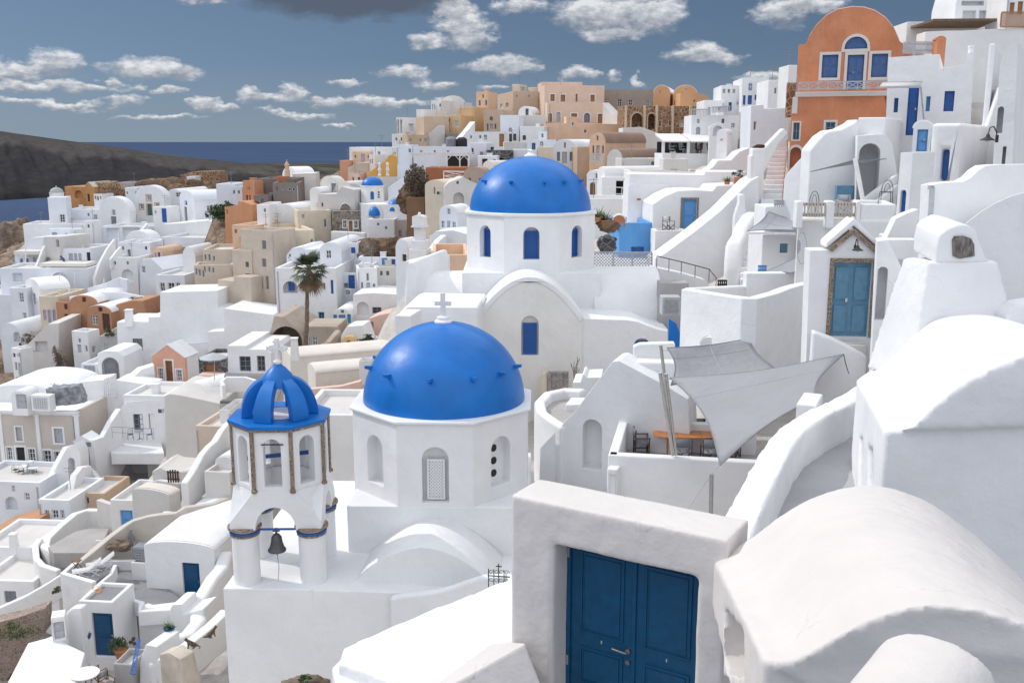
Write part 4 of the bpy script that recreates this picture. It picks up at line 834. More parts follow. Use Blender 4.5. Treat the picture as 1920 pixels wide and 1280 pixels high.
H('cave_house','rough beige cave arch beneath the beige tower plinth',82,-4,[(504,665),(506,624),(514,592),(530,594),(545,607),(562,618),(570,632),(572,665)], D=6, mat='warmwall' if 'warmwall' in PC else plaster('caveb',(.44,.37,.31),.1, stain=.3), wins=[(508,612,566,668,'ao',3.)])
H('beige_house','beige cave house front with two grey windows right of palm trunk',81,-2,[(572,665),(570,612),(632,612),(634,624),(625,650),(625,665)], D=4, mat=plaster('caveb',(.44,.37,.31)), wins=[(575,634,581,650,'wgrey'),(585,631,596,654,'wgrey')])
wallpath('stair_wall','beige diagonal stair wall right of the beige cave house',[(600,648,78),(615,640,78.5),(634,618,80)],.5,2.5, plaster('caveb',(.44,.37,.31)), ground=True)
H(WHs,'low white curved terrace wall with yellow arch gate nearby',79,-6,[(625,655),(640,628),(650,612),(680,610),(690,640),(720,645),(720,660),(625,660)], D=2.5, wins=[])
H('arch_gate','small yellow plaster arch gate by the white curved terrace',78,-10,('v',640,664,643,632,652), D=.8, mat='yellow', wins=[(650,638,658,652,'ao',.6)], cat='arch')
bush('garden_shrub','dark green shrubs behind the large blue dome',690,634,77,20,8,500, LEAF, .1)
# palm
def palm():
    Y = 79; b = W(571,655, Y); t = W(580,505, Y); o = thing('palm_tree','single tall fan palm with shaggy dead fronds below the crown','palm tree', b); GROUND.append(tuple(b)); m = MB(); pts = [b.lerp(t, i / 12) + V((sin(i * .5) * .06,0,0)) for i in range(13)]; m.tube(pts, [.19 - .006 * i + (.03 if i % 2 else 0) for i in range(13)],10)
    m.build('trunk', simple('palm_trunk',(.17,.125,.095),.9, bump=.8, scale=6, var=.4), o)
    rnd = random.Random(3)
    def fan(m, a, el, R, droop):
        d = V((cos(a) * cos(el), sin(a) * cos(el), sin(el))); side = V((-sin(a), cos(a),0)); up = side.cross(d); p0 = t; p1 = t + d * R * .5 - V((0,0, droop * .25)); m.bar(p0, p1,.03); n = 14
        for i in range(n):
            q = -1.25 + 2.5 * i / (n - 1); v = (d * cos(q) + side * sin(q)).normalized(); L_ = R * .62 * (1 - .18 * abs(q)) * rnd.uniform(.9,1.08); w_ = side * cos(q) * .05 - d * sin(q) * .05; mid = p1 + v * L_ * .55 + up * .05; tip = p1 + v * L_ - V((0,0, droop * .55 + .1 * abs(q)))
            m.poly([p1 - w_ * .4, mid - w_, tip, mid + w_, p1 + w_ * .4])
    m = MB()
    for i in range(38):
        el = rnd.uniform(-.35,1.35); fan(m, i * 2.4, el, rnd.uniform(1.35,1.8),.75 * max(0, cos(el)) * rnd.uniform(.4,1.2))
    m.build('crown', simple('palm_green',(.060,.072,.034),.55, scale=2, var=.6), o, merge=False)
    m = MB()
    for i in range(26):
        fan(m, i * 2.4, rnd.uniform(-1.35,-.75), rnd.uniform(1.2,2.0),.4)
    m.build('dead_fronds', simple('palm_dead',(.20,.135,.085),.85, scale=2, var=.4), o, merge=False)
palm()
# big foreground-middle roofs between tower and dome
CRW = plaster('creamroof',(.66,.60,.55),.05, stain=.15)
r, f, g = H(VHs,'long cream white roof vault behind the blue bell tower crown',66,-66,('v',530,545,672,657,720), D=13, mat=plaster('creamlight',(.70,.655,.60),.05, stain=.15))
chimney(r, 551,637,663,15,64,'chalk')
H(VHs,'shorter cream roof vault in front of the long cream vault',60,-66,('v',578,592,700,684,740), D=8, mat=plaster('creamlight',(.7,.655,.6)))
slab('stone_terrace','reddish brown flagstone terrace behind the bell tower',[(560,800),(572,742),(676,726),(690,790)],52, th=1.5, mat=rubble('flagstone',(.50,.36,.26),(.42,.29,.20),(.30,.22,.17),1.3,.3), cat='terrace')
wallpath('parapet_wall','rose beige low parapet behind the flagstone terrace',[(560,735,57),(575,728,56.5),(640,722,56),(678,712,56)],.5,1.0,'rose')
H(WHs,'pale shadowed wall between bell tower and big dome drum',45,-2,(560,778,668,895), D=5, mat='chalk')
H('roof_chimney','small square roof chimney with metal cap behind the big dome',58,-6,(673,676,695,692), D=1, mat='chalk', drop=1, cat='chimney', base=False)
H(WHs,'low white curved terrace left of the bell tower crown',77,-4,(345,742,436,770), D=7)
wallpath('balcony_wall','round white balcony wall with railing left of the bell tower crown',[(420,722,73),(415,714,73.5),(425,706,74),(460,706,74),(480,712,73.5)],.3,1.2,'white', bevel=.06)
H('beige_house','little pink beige garden wall beside the dark stone hut',79,-6,(372,703,413,728), D=2, mat='rose', roof='plain')
H(VHs,'white gabled roof hump left of the round balcony wall',75,-30,('v',345,395,742,718,760), D=6)
# ============================================================ hilltop and right middle
H(WHs,'white house with double tall arched loggia at the left end of hilltop',150,-22,(743,220,756,252), sx=788, wins=[(745,224,748,250,'ao'),(750,224,754,250,'ao')], swins=[(766,232,776,246,'odark')])
H(WHs,'tall white house with four slit windows at the left of the hilltop',147,-28,(781,205,795,248), sx=838, wins=[(787,222,790,232,'wgrey'),(784,238,787,246,'wgrey'),(789,238,791,246,'wgrey')])
H(WHs,'white top house with two slits and rounded roof bumps',154,-20,(808,188,828,215), sx=885, wins=[(810,195,812,206,'wgrey'),(814,195,816,206,'wgrey')])
H(VHs,'rounded white dome roof hump on the hilltop skyline',158,0,('v',828,870,192,180,210), D=5, mat='chalk')
H(WHs,'white sunlit block below the double arched loggia',143,-24,(735,251,756,278), sx=768)
H('taupe_house','plain taupe house wall with a sunlit diagonal edge',141,16,(795,218,842,262), D=6, mat='sand', drop=2)
H('taupe_house','lower taupe flat house with cream left side',138,14,(764,253,803,282), sx=752, mat='sand')
H('greige_house','pale sloping wall house beside yellow hilltop house',139,4,[(800,270),(803,252),(820,236),(834,236),(834,270)], D=4, mat='pale')
YEL = plaster('saffron',(.66,.46,.26),.06, stain=.12)
H('yellow_house','yellow hilltop house with pale framed window',142,-20,(838,216,864,252), D=6, mat=YEL, wins=[(852,226,860,238,'wlgrey')])
H('yellow_house','yellow crenellated tower house on the hilltop',146,-18,[(858,245),(858,202),(862,202),(862,206),(865,206),(865,202),(869,202),(869,206),(873,206),(873,201),(890,200),(890,245)], D=7, mat=YEL)
H('yellow_house','peach yellow house with blue grey windows under arched pediment',150,-22,(893,172,914,215), sx=932, mat='peach', wins=[(897,188,901,199,'wblue'),(904,177,907,184,'awdark'),(909,188,913,198,'wblue')])
H('rubble_wall','dark rubble base under the yellow hilltop house',137,0,(834,250,873,268), D=4, mat='stone')
H('sand_house','large sand coloured cubic house on the hilltop',152,12,(962,171,1010,232), sx=933, mat=plaster('sandbig',(.56,.43,.33),.05, stain=.1), swins=[(938,195,942,203,'wlgrey'),(948,193,953,202,'wgrey')], roofm='cream')
H('cream_box','small cream roof box with window on the hilltop skyline',155,-16,(960,158,975,176), sx=988, mat='cream', swins=[(976,163,984,172,'wlgrey')])
H('cream_box','second cream roof box left of the pink mansion',156,-14,(990,164,1010,178), D=4, mat='cream')
H('sand_house','sand house with three brown window bays under a triangular vent',141,-14,(907,206,942,250), D=7, mat=plaster('sandbig',(.56,.43,.33)), wins=[(918,219,924,226,'odark'),(912,232,916,246,'wbrown'),(918,232,924,243,'wbrown'),(926,232,931,243,'wbrown')], roofm='white')
H(WHs,'tall white house with arched fanlight over brown door mid hilltop',134,-10,(938,216,973,268), sx=985, mat='bwhite', wins=[(953,239,960,248,'awbrown'),(953,251,960,266,'wglass:brown'),(962,251,968,264,'wglass:brown')])
H('greige_house','long greige parapet wall house right of the fanlight house',138,8,(972,216,1024,244), D=6, mat='pale')
H(VHs,'white curved gable with a dark glazed door beside a potted tree',143,-16,('v',972,998,212,200,220), D=4, wins=[(985,204,991,217,'wglass:grey')])
H(WHs,'white wall with small brown window under the greige parapet',131,-6,(975,237,1020,270), D=6, wins=[(980,254,986,263,'wglass:brown')])
H(WHs,'white courtyard house with ochre wooden door and faded cross',127,-6,(873,247,945,276), D=6, wins=[(907,253,913,263,'wbrown'),(936,251,945,275,'dochd')])
# pink mansion
PK = plaster('rosepink',(.72,.55,.44),.05, stain=.12); TR = 'chalk'
r, f, g = H('pink_mansion','rose pink upper storey with wooden shutters and white trim',147,6,(1021,160,1133,200), sx=1009, mat=PK, roofm='cream', sur=TR, wins=[(1032,177,1040,190,'sochd'),(1051,178,1060,191,'sochd'),(1079,176,1083,191,'sochd'),(1107,178,1115,191,'sochd')])
H('roof_box','pink flat roof storey on top of the pink mansion',152,4,(1015,154,1092,170), D=6, mat='rose', roofm='cream', base=False, cat='roof storey')
r, f, g = H('pink_mansion','rose pink lower storey with arched white framed doors',143,6,(1026,192,1142,236), sx=1022, mat=PK, roofm='rose', sur=TR, wins=[(1028,212,1035,229,'adochd'),(1043,210,1051,229,'adlgrey'),(1071,213,1082,220,'sochd'),(1095,212,1106,230,'adgrey'),(1121,214,1132,231,'dochd')])
H('peach_wall','peach garden wall with little framed window and arched niches',137,4,[(1020,256),(1020,232),(1062,231),(1062,218),(1082,220),(1082,231),(1168,233),(1168,256)], D=3, mat='peach', wins=[(1072,229,1076,236,'wgrey', None, 'chalk'),(1095,243,1100,250,'wbrown')], cat='wall')
wallpath('stair_wall','pale sloping outside stair down from the pink mansion',[(1136,193,141),(1150,208,140),(1166,226,138)],1.4,3,'pale')
H('grey_building','long dark grey concrete building on the skyline right of pink mansion',152,2,(1133,168,1226,215), D=6, mat='taupe', wins=[(1158,186,1166,200,'wdark'),(1178,187,1186,198,'wdark'),(1211,188,1218,200,'wgrey'),(1134,185,1140,193,'wdark')])
OR = plaster('tangerine',(.62,.37,.20),.06, stain=.12)
r, f, g = H('orange_vault_house','orange house with twin barrel gables on the skyline',140,-14,('v',1225,1256,174,160,200), D=9, mat=OR, roofm='white', wins=[(1236,171,1239,176,'wlgrey')])
H('orange_vault_house','second orange barrel gable with small round window',139,-10,('v',1262,1307,178,160,200), D=9, mat=OR, roofm='white', wins=[(1284,166,1289,172,'wlgrey'),(1258 + 6,189,1266,197,'wgrey')])
H('orange_vault_house','orange sloping block with porthole right of the barrel gables',137,6,[(1275,202),(1276,175),(1292,172),(1322,178),(1330,186),(1330,202)], D=5, mat=OR, wins=[(1300,187,1304,192,'aw')])
H('lattice_arcade','brown stone arcade with lattice panels and two dark arches',132,4,(1170,199,1320,242), D=5, mat='brownstone', wins=[(1184,212,1205,242,'ao',1.5),(1215,213,1228,242,'ao',1.5),(1235,226,1240,238,'wbrown'),(1254,226,1259,236,'wbrown'),(1275,228,1281,238,'wlgrey')], sur='sand', cat='arcade', roofm='sand')
for i, x in enumerate((1174,1209,1232,1262,1295)): H('brown_pilaster','tan plastered pilaster on the brown lattice arcade',131.6,4,(x - 2,198, x + 2,242), D=.5, mat='sand', roof='plain', base=False, cat='pilaster', group='pilasters of the lattice arcade', drop=1)
# vault gable houses row
H(VHs,'white barrel roofed chapel hall with small bell arch',124,-60,('v',1060,1088,273,262,282), D=12, )
H('bell_arch','tiny white bell arch with a bell on the chapel hall',121,-6,[(1010,278),(1010,247),(1013,246),(1018,249),(1023,246),(1025,247),(1025,278)], D=.8, mat='bwhite', wins=[(1015,250,1019,258,'aodark')], cat='bell arch')
H(WHs,'pale blue white house with turquoise window and arched fanlight',119,-4,(988,262,1040,288), D=5, mat='bwhite', wins=[(997,268,1004,281,'wglass:aqua'),(1012,265,1019,274,'awgrey')])
H(VHs,'white gabled vault house with three tall shuttered openings',112,-10,('v',1035,1081,281,262,308), sx=1102, mat='bwhite', wins=[(1057,267,1061,278,'wgrey'),(1044,285,1050,302,'sgrey'),(1054,285,1063,306,'dlgrey'),(1068,285,1074,302,'sgrey')])
H('beige_house','plain beige wall right of the white three door vault house',109,6,(1082,275,1106,335), D=6, mat='sand')
r, f, g = H('peach_vault_house','peach vaulted house with white balcony and round window',106,-32,('v',1105,1134,268,248,312), sx=1210, mat='peach', roofm='brownroof', wins=[(1110,273,1114,288,'wbrown'),(1118,273,1124,300,'dlgrey'),(1128,273,1132,288,'wbrown'),(1118,254,1122,264,'awbrown')])
latticepanel('balcony_rail','white crossed balcony railing on the peach vaulted house',[(1105,302,104),(1132,305,102.6),(1132,290,102.6),(1105,288,104)], cmt('lgrey'),4,'railing',.04)
H('greige_house','greige rounded gable house with brown curved roof',98,-28,('v',1138,1166,300,280,318), sx=1238, mat='pale', roofm='brownroof')
H('greige_house','greige low wall with a mounted air conditioner',95,4,(1165,297,1236,330), D=4, mat='pale', roofm='white')
acunit(None, 1218,302,1229,310,94.5,4,'air conditioner fixed on the greige low wall')
H('white_slope_roof','broad cream white sloping roof below the lattice arcade',122,0,[(1168,275),(1168,240),(1200,238),(1240,252),(1300,258),(1300,275)], D=5, mat='offw', cat='roof')
H(WHs,'white house with recessed dark glass door and white railing',84,-4,(1128,332,1176,378), D=5, wins=[(1155,339,1170,372,'ddark',1.2)], roofm='white')
H(VHs,'white roof vault over the recessed dark glass door',86,-64,('v',1120,1134,326,313,345), D=7)
railing('white_railing','white metal railing before the recessed dark glass door',[(1128,374,80),(1178,376,80)], h=1, n=4, mat=cmt('white'), r=.025)
H(WHs,'small white gabled house with brown arched door and white fence',90,-14,('v',1100,1126,330,320,372), D=5, wins=[(1116,325,1121,335,'wgrey'),(1106,342,1116,366,'adwood')])
H(WHs,'low white terrace wall behind the far blue dome',78,-2,(1095,372,1180,400), D=5)
H(WHs,'white building with wide flat roof under the restaurant',78,-2,(1182,322,1320,345), D=7, mat='offw', drop=3)
# restaurant canopy with diners
o = thing('restaurant_pavilion','open white pavilion with flat canopies and seated diners','restaurant', W(1290,305,92)); GROUND.append(tuple(W(1290,330,92)))
fr = Fr(1242,290,88,0); m = MB(); a = fr.uv(1242,300); b = fr.uv(1345,288); m.box(fr, a[0], b[0], a[1] - 3, b[1],0,5); m.build('base','white', o, bevel=.04)
for (x0, x1) in ((1241,1292),(1293,1342)):
    a = fr.uv(x0,267); b = fr.uv(x1,262); m = MB(); m.prism(Fr(0,0,0,90, o=fr.w(b[0],0,0)),[(-.4, a[1]),(-.4, a[1] + .12),(5, b[1] + .55),(5, b[1] + .4)],0, b[0] - a[0] - .1); m.build('canopy','chalk', o)
for x in (1244,1291,1342):
    a = fr.uv(x, 289); b = fr.uv(x, 264); m = MB(); m.box(fr, a[0] - .12, a[0] + .12, a[1], b[1],.1,.35); m.build('post','white', o)
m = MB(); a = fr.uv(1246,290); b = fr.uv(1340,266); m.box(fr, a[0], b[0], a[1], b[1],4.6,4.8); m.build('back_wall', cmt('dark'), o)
def diner(px, py, Y, yaw, shirt, label, scale=1., pose='sit', skinc=(.42,.25,.17), hair=(.03,.02,.015), trous=(.05,.06,.1)):
    """one continuous skinned body"""
    b = W(px, py, Y); a = radians(yaw); X = V((cos(a), sin(a),0)); Fd = V((sin(a),-cos(a),0)); P = lambda x, y, z: (X * x + Fd * y + V((0,0, z))) * scale
    if pose == 'sit':
        hip = .48; j = dict(pel=(0,0, hip), sp=(0,.02, hip + .25), ch=(0,.03, hip + .45), nk=(0,.04, hip + .58), hd=(0,.07, hip + .74))
        legs = lambda s: [(s * .1,.05, hip - .02),(s * .13,.45, hip),(s * .13,.48,.08),(s * .14,.6,.04)]; arms = lambda s: [(s * .2,.02, hip + .5),(s * .24,.12, hip + .22),(s * .16,.36, hip + .2),(s * .13,.44, hip + .21)]
    elif pose == 'lean':
        hip = .92; j = dict(pel=(0,0, hip), sp=(0,.1, hip + .22), ch=(0,.22, hip + .42), nk=(0,.32, hip + .53), hd=(0,.42, hip + .62))
        legs = lambda s: [(s * .1,0, hip - .05),(s * .12,.03,.5),(s * .12,-.02,.08),(s * .13,.12,.04)]; arms = lambda s: [(s * .2,.2, hip + .45),(s * .24,.4, hip + .28),(s * .15,.58, hip + .3),(s * .13,.64, hip + .3)]
    else:
        hip = .92; j = dict(pel=(0,0, hip), sp=(0,0, hip + .25), ch=(0,0, hip + .46), nk=(0,0, hip + .6), hd=(0,.03, hip + .74))
        legs = lambda s: [(s * .1,0, hip - .05),(s * .12,.03,.5),(s * .12,-.02,.08),(s * .13,.12,.04)]; arms = lambda s: [(s * .2,0, hip + .5),(s * .25,0, hip + .22),(s * .22,.14, hip - .02),(s * .21,.2, hip - .1)]
    vs = [P(*j[k]) for k in ('pel','sp','ch','nk','hd')]; rs = [.15,.13,.15,.055,.1]; es = [(0,1),(1,2),(2,3),(3,4)]
    for s in (-1,1):
        for lst, rr, at in ((legs(s),(.09,.07,.045,.035),0),(arms(s),(.06,.045,.032,.03),2)):
            pv = at
            for q, r_ in zip(lst, rr): vs.append(P(*q)); rs.append(r_); es.append((pv, len(vs) - 1)); pv = len(vs) - 1
    me = bpy.data.meshes.new('person'); me.from_pydata([tuple(v) for v in vs], es, []); o = bpy.data.objects.new('person', me); COL.objects.link(o); o.location = b; sk = o.modifiers.new('skin','SKIN'); 
    for i, r_ in enumerate(rs): me.skin_vertices[0].data[i].radius = (r_ * scale, r_ * scale)
    me.skin_vertices[0].data[0].use_root = True; o.modifiers.new('ss','SUBSURF').levels = 1; o.modifiers['ss'].render_levels = 1; me.materials.append(simple('cloth_%d_%d_%d' % tuple(int(c * 100) for c in shirt), shirt, .8)); tag(o, label, 'person')
    hm = MB(); hc = P(*j['hd']) + V((0,0,.02)); hm.lathe(b + hc, [(.001,.13),(.07,.11),(.105,.04),(.1,-.04),(.06,-.1)],10); h = hm.build('hair', simple('hair_%d' % int(hair[0] * 1000), hair, .8), None, origin=b); h.parent = o; h.location = (0,0,0)
    return o
for i, (x, yw, c, lb) in enumerate([(1255,70,(.25,.27,.3),'seated diner in grey at the left end of the restaurant pavilion'),(1266,-60,(.05,.055,.07),'seated diner in dark top beside the left pavilion diner'),(1275,40,(.4,.4,.42),'seated diner in pale grey near the middle pavilion post'),(1304,80,(.04,.04,.05),'seated diner in black right of the middle pavilion post'),(1315,-70,(.2,.1,.08),'seated diner in dark red inside the pavilion'),(1328,20,(.3,.3,.34),'seated diner in light grey at the right end of the pavilion')]):
    diner(x, 290,90 + (i % 2), yw, c, lb)
for i, x in enumerate((1261,1310,1334)): cafe_table(x, 290,90.2,'small round white table among diners in the pavilion','pavilion dining tables')
r_ = simple('umbrella_closed',(.25,.25,.27),.8)
diner(122,504,123.2,-30,(.05,.09,.22),'person in a dark blue jacket bending forward on the white village terrace', pose='lean')
# middle-left hill row (y 260-340)
H('cream_house','cream walled white roofed house with lilac door on the hill',124,-6,(655,276,700,312), D=6, sur=None, wins=[(677,289,684,305,'dlilac')], roofm='white')
H('peach_house','peach front panel house under the white roof band',123.4,-6,(661,284,696,308), D=.5, mat='peach', roof='plain', wins=[(677,289,684,305,'dlilac')])
H('orange_house','small salmon orange box house at the sea side of the hill',122,-6,(637,301,654,316), D=5, mat=plaster('salmon',(.62,.32,.2),.05))
H('greige_house','greige sloping roofed house below the peach front',119,-4,[(650,332),(652,315),(672,305),(690,305),(700,332)], D=5, mat='beige', roofm='grey')
H(WHs,'white peaked little house with two dark slits',119,-16,(692,290,703,312), D=4, wins=[(693,299,695,307,'wdark'),(697,298,699,307,'wdark')])
SAF = plaster('saffron2',(.66,.36,.10),.06)
H('saffron_wall','bright saffron curved garden wall with urn posts',117,-4,[(688,340),(688,326),(706,313),(722,302),(728,292),(736,289),(747,296),(747,340)], D=2, mat=SAF, cat='wall')
def urnpost(px, pyt, pyb, Y, label):
    b = W(px, pyb, Y); k = Y / F; h = (pyb - pyt) * k; o = thing('urn_post', label, 'post', b, 'urn posts before the saffron wall'); m = MB(); m.lathe(b, [(.22,0),(.22,.12),(.14,.2),(.13, h * .3),(.24, h * .45),(.12, h * .62),(.14, h * .8),(.2, h * .9),(.02, h)],10); m.build('shaft','chalk', o)
urnpost(712,305,330,115.8,'white carved urn post standing before the saffron wall'); urnpost(727,305,330,115.8,'white carved urn post standing before the saffron wall')
H('greige_house','greige flat wall under saffron wall behind the small blue dome',115,6,(698,332,748,362), D=3, mat='pale')
H(WHs,'tall white wall house right of the saffron wall',118,10,(748,286,768,345), D=6)
wallpath('curved_wall','white curved wall dropping behind the small blue dome',[(728,352,113),(745,340,113),(765,330,113),(775,318,112)],.6,4,'bwhite')
H('flat_roof_house','white flat roofed pergola restaurant with wavy grey roof',112,-2,(775,275,880,300), D=7, mat='bwhite')
o = thing('pergola','white timber pergola with arched braces over a dark bar','pergola', W(840,312,104)); fr = Fr(790,312,104,-2); a = fr.uv(768,289)[0]; b = fr.uv(882,289)[0]; zt_ = fr.uv(800,288)[1]; zb_ = fr.uv(800,313)[1]
m = MB(); m.box(fr, a, b, zt_ - .15, zt_, 0,.15); m.box(fr, a, b, zt_ - .15, zt_, 3,3.15)
for i in range(16): u = a + (b - a) * i / 15; m.box(fr, u - .04, u + .04, zt_ + .003, zt_ + .1,-.3,3.4)
m.build('roof_beams', cmt('white'), o)
for x in (768,781,792,824,838,862,878):
    u = fr.uv(x, 300)[0]; m = MB(); m.box(fr, u - .06, u + .06, zb_, zt_ - .152,.02,.14); m.bar(fr.w(u, zt_ - .7,.08), fr.w(u - .5, zt_ - .16,.08),.06); m.bar(fr.w(u, zt_ - .7,.08), fr.w(u + .5, zt_ - .16,.08),.06); m.build('post', cmt('white'), o)
m = MB(); m.box(fr, fr.uv(832,300)[0], fr.uv(874,300)[0], zb_, zt_ - .3,3.2,3.4); m.build('bar_wall', cmt('dark'), o)
H('brick_terrace','brick red terrace wall under the white pergola',102,-3,(798,314,915,345), D=5, mat='brick', roof='plain')
H('white_kiosk','white kiosk house with dark doors right of the pergola',108,-8,(880,268,912,308), D=5, mat='bwhite', wins=[(884,278,888,290,'wdark'),(900,285,906,292,'odark')])
H('darkstone_house','dark lava stone house with arched hollow above blue dome',106,2,(912,282,963,306), D=4, mat='darkstone', wins=[(930,297,950,306,'aodark')])
H(WHs,'white kiosk with dark doorway below lava stone house',103,-4,(896,292,932,320), D=3, mat='bwhite', wins=[(904,298,914,314,'ddark')])
H(WHs,'blank white wall right of the lava stone house',108,0,(962,280,996,304), D=4, mat='bwhite')
H('beige_house','small beige box wall with terrace table behind blue dome',106,0,(1006,276,1038,306), D=4, mat='cream')
H('greige_house','long greige low wall under the hilltop white house',120,2,(945,266,990,285), D=4, mat='pale')
H(VHs,'low cream barrel roof in front of lava stone house',99,-40,('v',905,925,312,302,325), D=6, mat='offw')
H('brown_house','brown grey rounded gable house with two porthole windows',97,-12,('v',870,908,326,314,360), D=5, mat=plaster('umber',(.40,.31,.25),.08, stain=.2), wins=[(878,333,883,345,'aw'),(901,333,906,345,'aw')])
latticepanel('trellis','small white trellis frame on the brick red terrace',[(832,339,100),(876,340,99.6),(876,322,99.6),(832,321,100)], cmt('white'),2,'trellis',.05)
r, f, g = H(VHs,'beige vaulted house with narrow window and air conditioner',94,-18,('v',797,835,350,338,390), sx=880, mat='cream', roofm='cream', wins=[(813,351,816,364,'wbrown')], bevel=.12)
H(VHs,'greige house with big open arch under the umber gable',93,8,[(833,395),(833,350),(842,342),(868,332),(895,345),(895,395)], D=4, mat='pale', wins=[(850,361,870,384,'ao'),(856,340,860,345,'odark')])
H(VHs,'white vault house with three small windows left of far church',84,-20,('v',824,857,400,386,440), sx=882, mat='bwhite', roofm='white', wins=[(838,391,844,402,'w'),(827,414,833,427,'w'),(838,414,844,436,'dlgrey'),(848,416,854,428,'w')])
H(WHs,'white arched loggia house below the three window vault',80,-12,[(806,475),(806,444),(816,434),(850,432),(880,440),(880,475)], D=4, mat='bwhite', wins=[(817,447,832,462,'ao')])
# hanging bare shrub
bush('bare_shrub','large bare brown grey shrub hanging over cave rock',781,338,98,20,28,3200, DRY, .14)
H('cave_hut','brown earth cave hut with rush roof below bare shrub',96,-6,(762,370,796,400), D=4, mat=plaster('earthbrown',(.20,.115,.07),.15), cat='hut')
# little belfry left of far church
def belfry_small():
    Y = 72; c = W(788,480, Y); o = thing('white_belfry','small white belfry with columns and ball finial left of far church','belfry', c); k = Y / F; fr = Fr(788,480, Y, -14)
    def bx(nm, w, z0, z1, d=.9, mat='white', m=None, u=0, bev=.03): m = MB(); m.box(fr, u - w * k / 2, u + w * k / 2, c.z + z0 * k, c.z + z1 * k, -d * w * k / 2 + .0, d * w * k / 2); return m.build(nm, mat, o, bevel=bev)
    bx('base',34,-40,14); bx('base',28,14.1,30)
    for u in (-9,-3,3,9): bx('column',4,30.1,54, u=u * k)
    bx('core',18,30.1,54,.6,'chalk'); bx('cornice',27,54.1,57); bx('attic',23,57.1,72)
    m = MB(); m.prism(fr, arc(-12 * k, c.z + 72 * k, 12 * k, c.z + 72 * k, 5 * k, 8),-.4,.4); m.build('cap','white', o)
    m = MB(); R = 3 * k; m.lathe(fr.w(0, c.z + 79 * k, 0),[(R * sin(pi * i / 8),-R * cos(pi * i / 8)) for i in range(9)],12); m.build('finial','white', o)
    GROUND.append(tuple(c))
belfry_small()
H(VHs,'white barrel chapel with three round vents left of belfry',76,-28,('v',742,764,468,448,515), sx=785, mat='bwhite', roofm='white', wins=[(754,477,762,490,'wglass:brown')])
H('peach_terrace','flat peach walled terrace between belfry and far church',70,4,(810,478,880,500), D=8, mat='peach', par=.8, roofm='sand', cat='terrace')
H(WHs,'white angular buttress house left of the far church',60,-20,[(752,600),(760,488),(776,490),(782,498),(784,560),(782,600)], D=5, bevel=.1)
# right-hand white block group
H(WHs,'white house with a long curved front parapet beside blue cube',66,-4,[(1172,478),(1178,350),(1182,344),(1256,345),(1256,478)], D=8)
H('blue_cube','sky blue painted cube house with a small dark vent',62,3,(1161,418,1224,476), D=5, mat='blueW', wins=[(1184,463,1208,474,'odark')], roofm='white', sur=None)
r, f, g = H(WHs,'white house with wavy roofline and sky blue stone framed door',62,2,[(1224,495),(1224,383),(1246,368),(1270,358),(1300,356),(1336,358),(1344,348),(1400,346),(1400,495)], D=8, wins=[(1279,374,1306,434,'dsky')], sur='trimstone', bevel=.1)
H(WHs,'small grey white terrace box in front of sky blue door',60,2,(1228,432,1288,482), D=1.6, mat='chalk', par=.7, roofm='pale')
chair(1253,434,61,30,'director chair with white cloth beside the sky blue door','dwood','white')
# triangular stair wall with curvy chimney walls
H('stair_wall','tall triangular white wall under the zigzag stairs',57,6,[(1228,540),(1228,484),(1245,476),(1300,436),(1352,394),(1400,346),(1408,338),(1424,330),(1424,400),(1400,540)], D=2, cat='wall', bevel=.1)
wallpath('curved_wall','thick white wavy wall bordering the lower stairs',[(1412,396,56),(1404,402,55),(1392,420,54),(1385,440,53),(1377,452,52),(1375,480,51.5),(1374,520,51)],.9,4,'white', bevel=.25)
steps('stairs','whitewashed lower stairs with shadowed treads',(1388,532,50),(1425,532,50),(1390,440,55),(1428,436,55),9,'white')
H('chimney_stack','curvy white chimney stack with a clay cap beside the stairs',56,0,[(1376,430),(1378,404),(1386,380),(1386,364),(1397,364),(1398,385),(1402,410),(1402,430)], D=.6, cat='chimney', bevel=.1)
steps('stairs','long worn upper stairs climbing to the orange mansion',(1420,412,55),(1462,412,55),(1452,262,70),(1478,262,70),18, plaster('wornwhite',(.72,.73,.75),.1, stain=.25, stc=(.52,.50,.48)))
H('stair_wall','grey white sloping wall on the left of the upper stairs',58,4,[(1408,420),(1408,292),(1420,290),(1436,275),(1470,240),(1478,250),(1462,268),(1430,330),(1424,420)], D=.7, mat='chalk', cat='wall', bevel=.08)
H('chimney_stack','square white pillar with flat brown stones on top beside stairs',58,0,(1411,278,1434,322), D=1, cat='pillar', roof='plain', bevel=.1)
rock('flat_stones','flat brown stones capping the square white pillar',1424,275,58.5,11,12,4, ROCK, 41)
# upper white houses around stairs
H(WHs,'tall white skyline house with blue arched window',96,-4,(1391,146,1440,200), D=6, wins=[(1403,155,1411,171,'awblue'),(1393,179,1398,197,'dblue'),(1402,179,1410,196,'dblue'),(1415,178,1420,188,'sblue')])
H(WHs,'white skyline house with brown door left of the arched window house',98,-4,(1352,160,1391,212), D=6, wins=[(1366,192,1372,208,'dblue'),(1381,191,1389,197,'wgrey')])
H(WHs,'white lower skyline house with tan door',97,-2,(1320,188,1358,222), D=5, wins=[(1327,201,1332,218,'dlgrey'),(1347,201,1351,208,'wgrey')])
H(WHs,'white terraced house with balustrade under the skyline houses',92,-2,(1296,216,1392,262), D=5, wins=[(1305,238,1313,252,'ao'),(1371,231,1378,240,'wgrey')])
railing('white_balustrade','low white balustrade on the terraced house parapet',[(1297,216,91.5),(1330,216,91.5)], h=.5, n=12, mat=cmt('lgrey'), r=.04, midr=False)
railing('white_balustrade','short white balustrade beside the tan door',[(1335,212,91.5),(1368,210,91.5)], h=.5, n=12, mat=cmt('lgrey'), r=.04, midr=False)
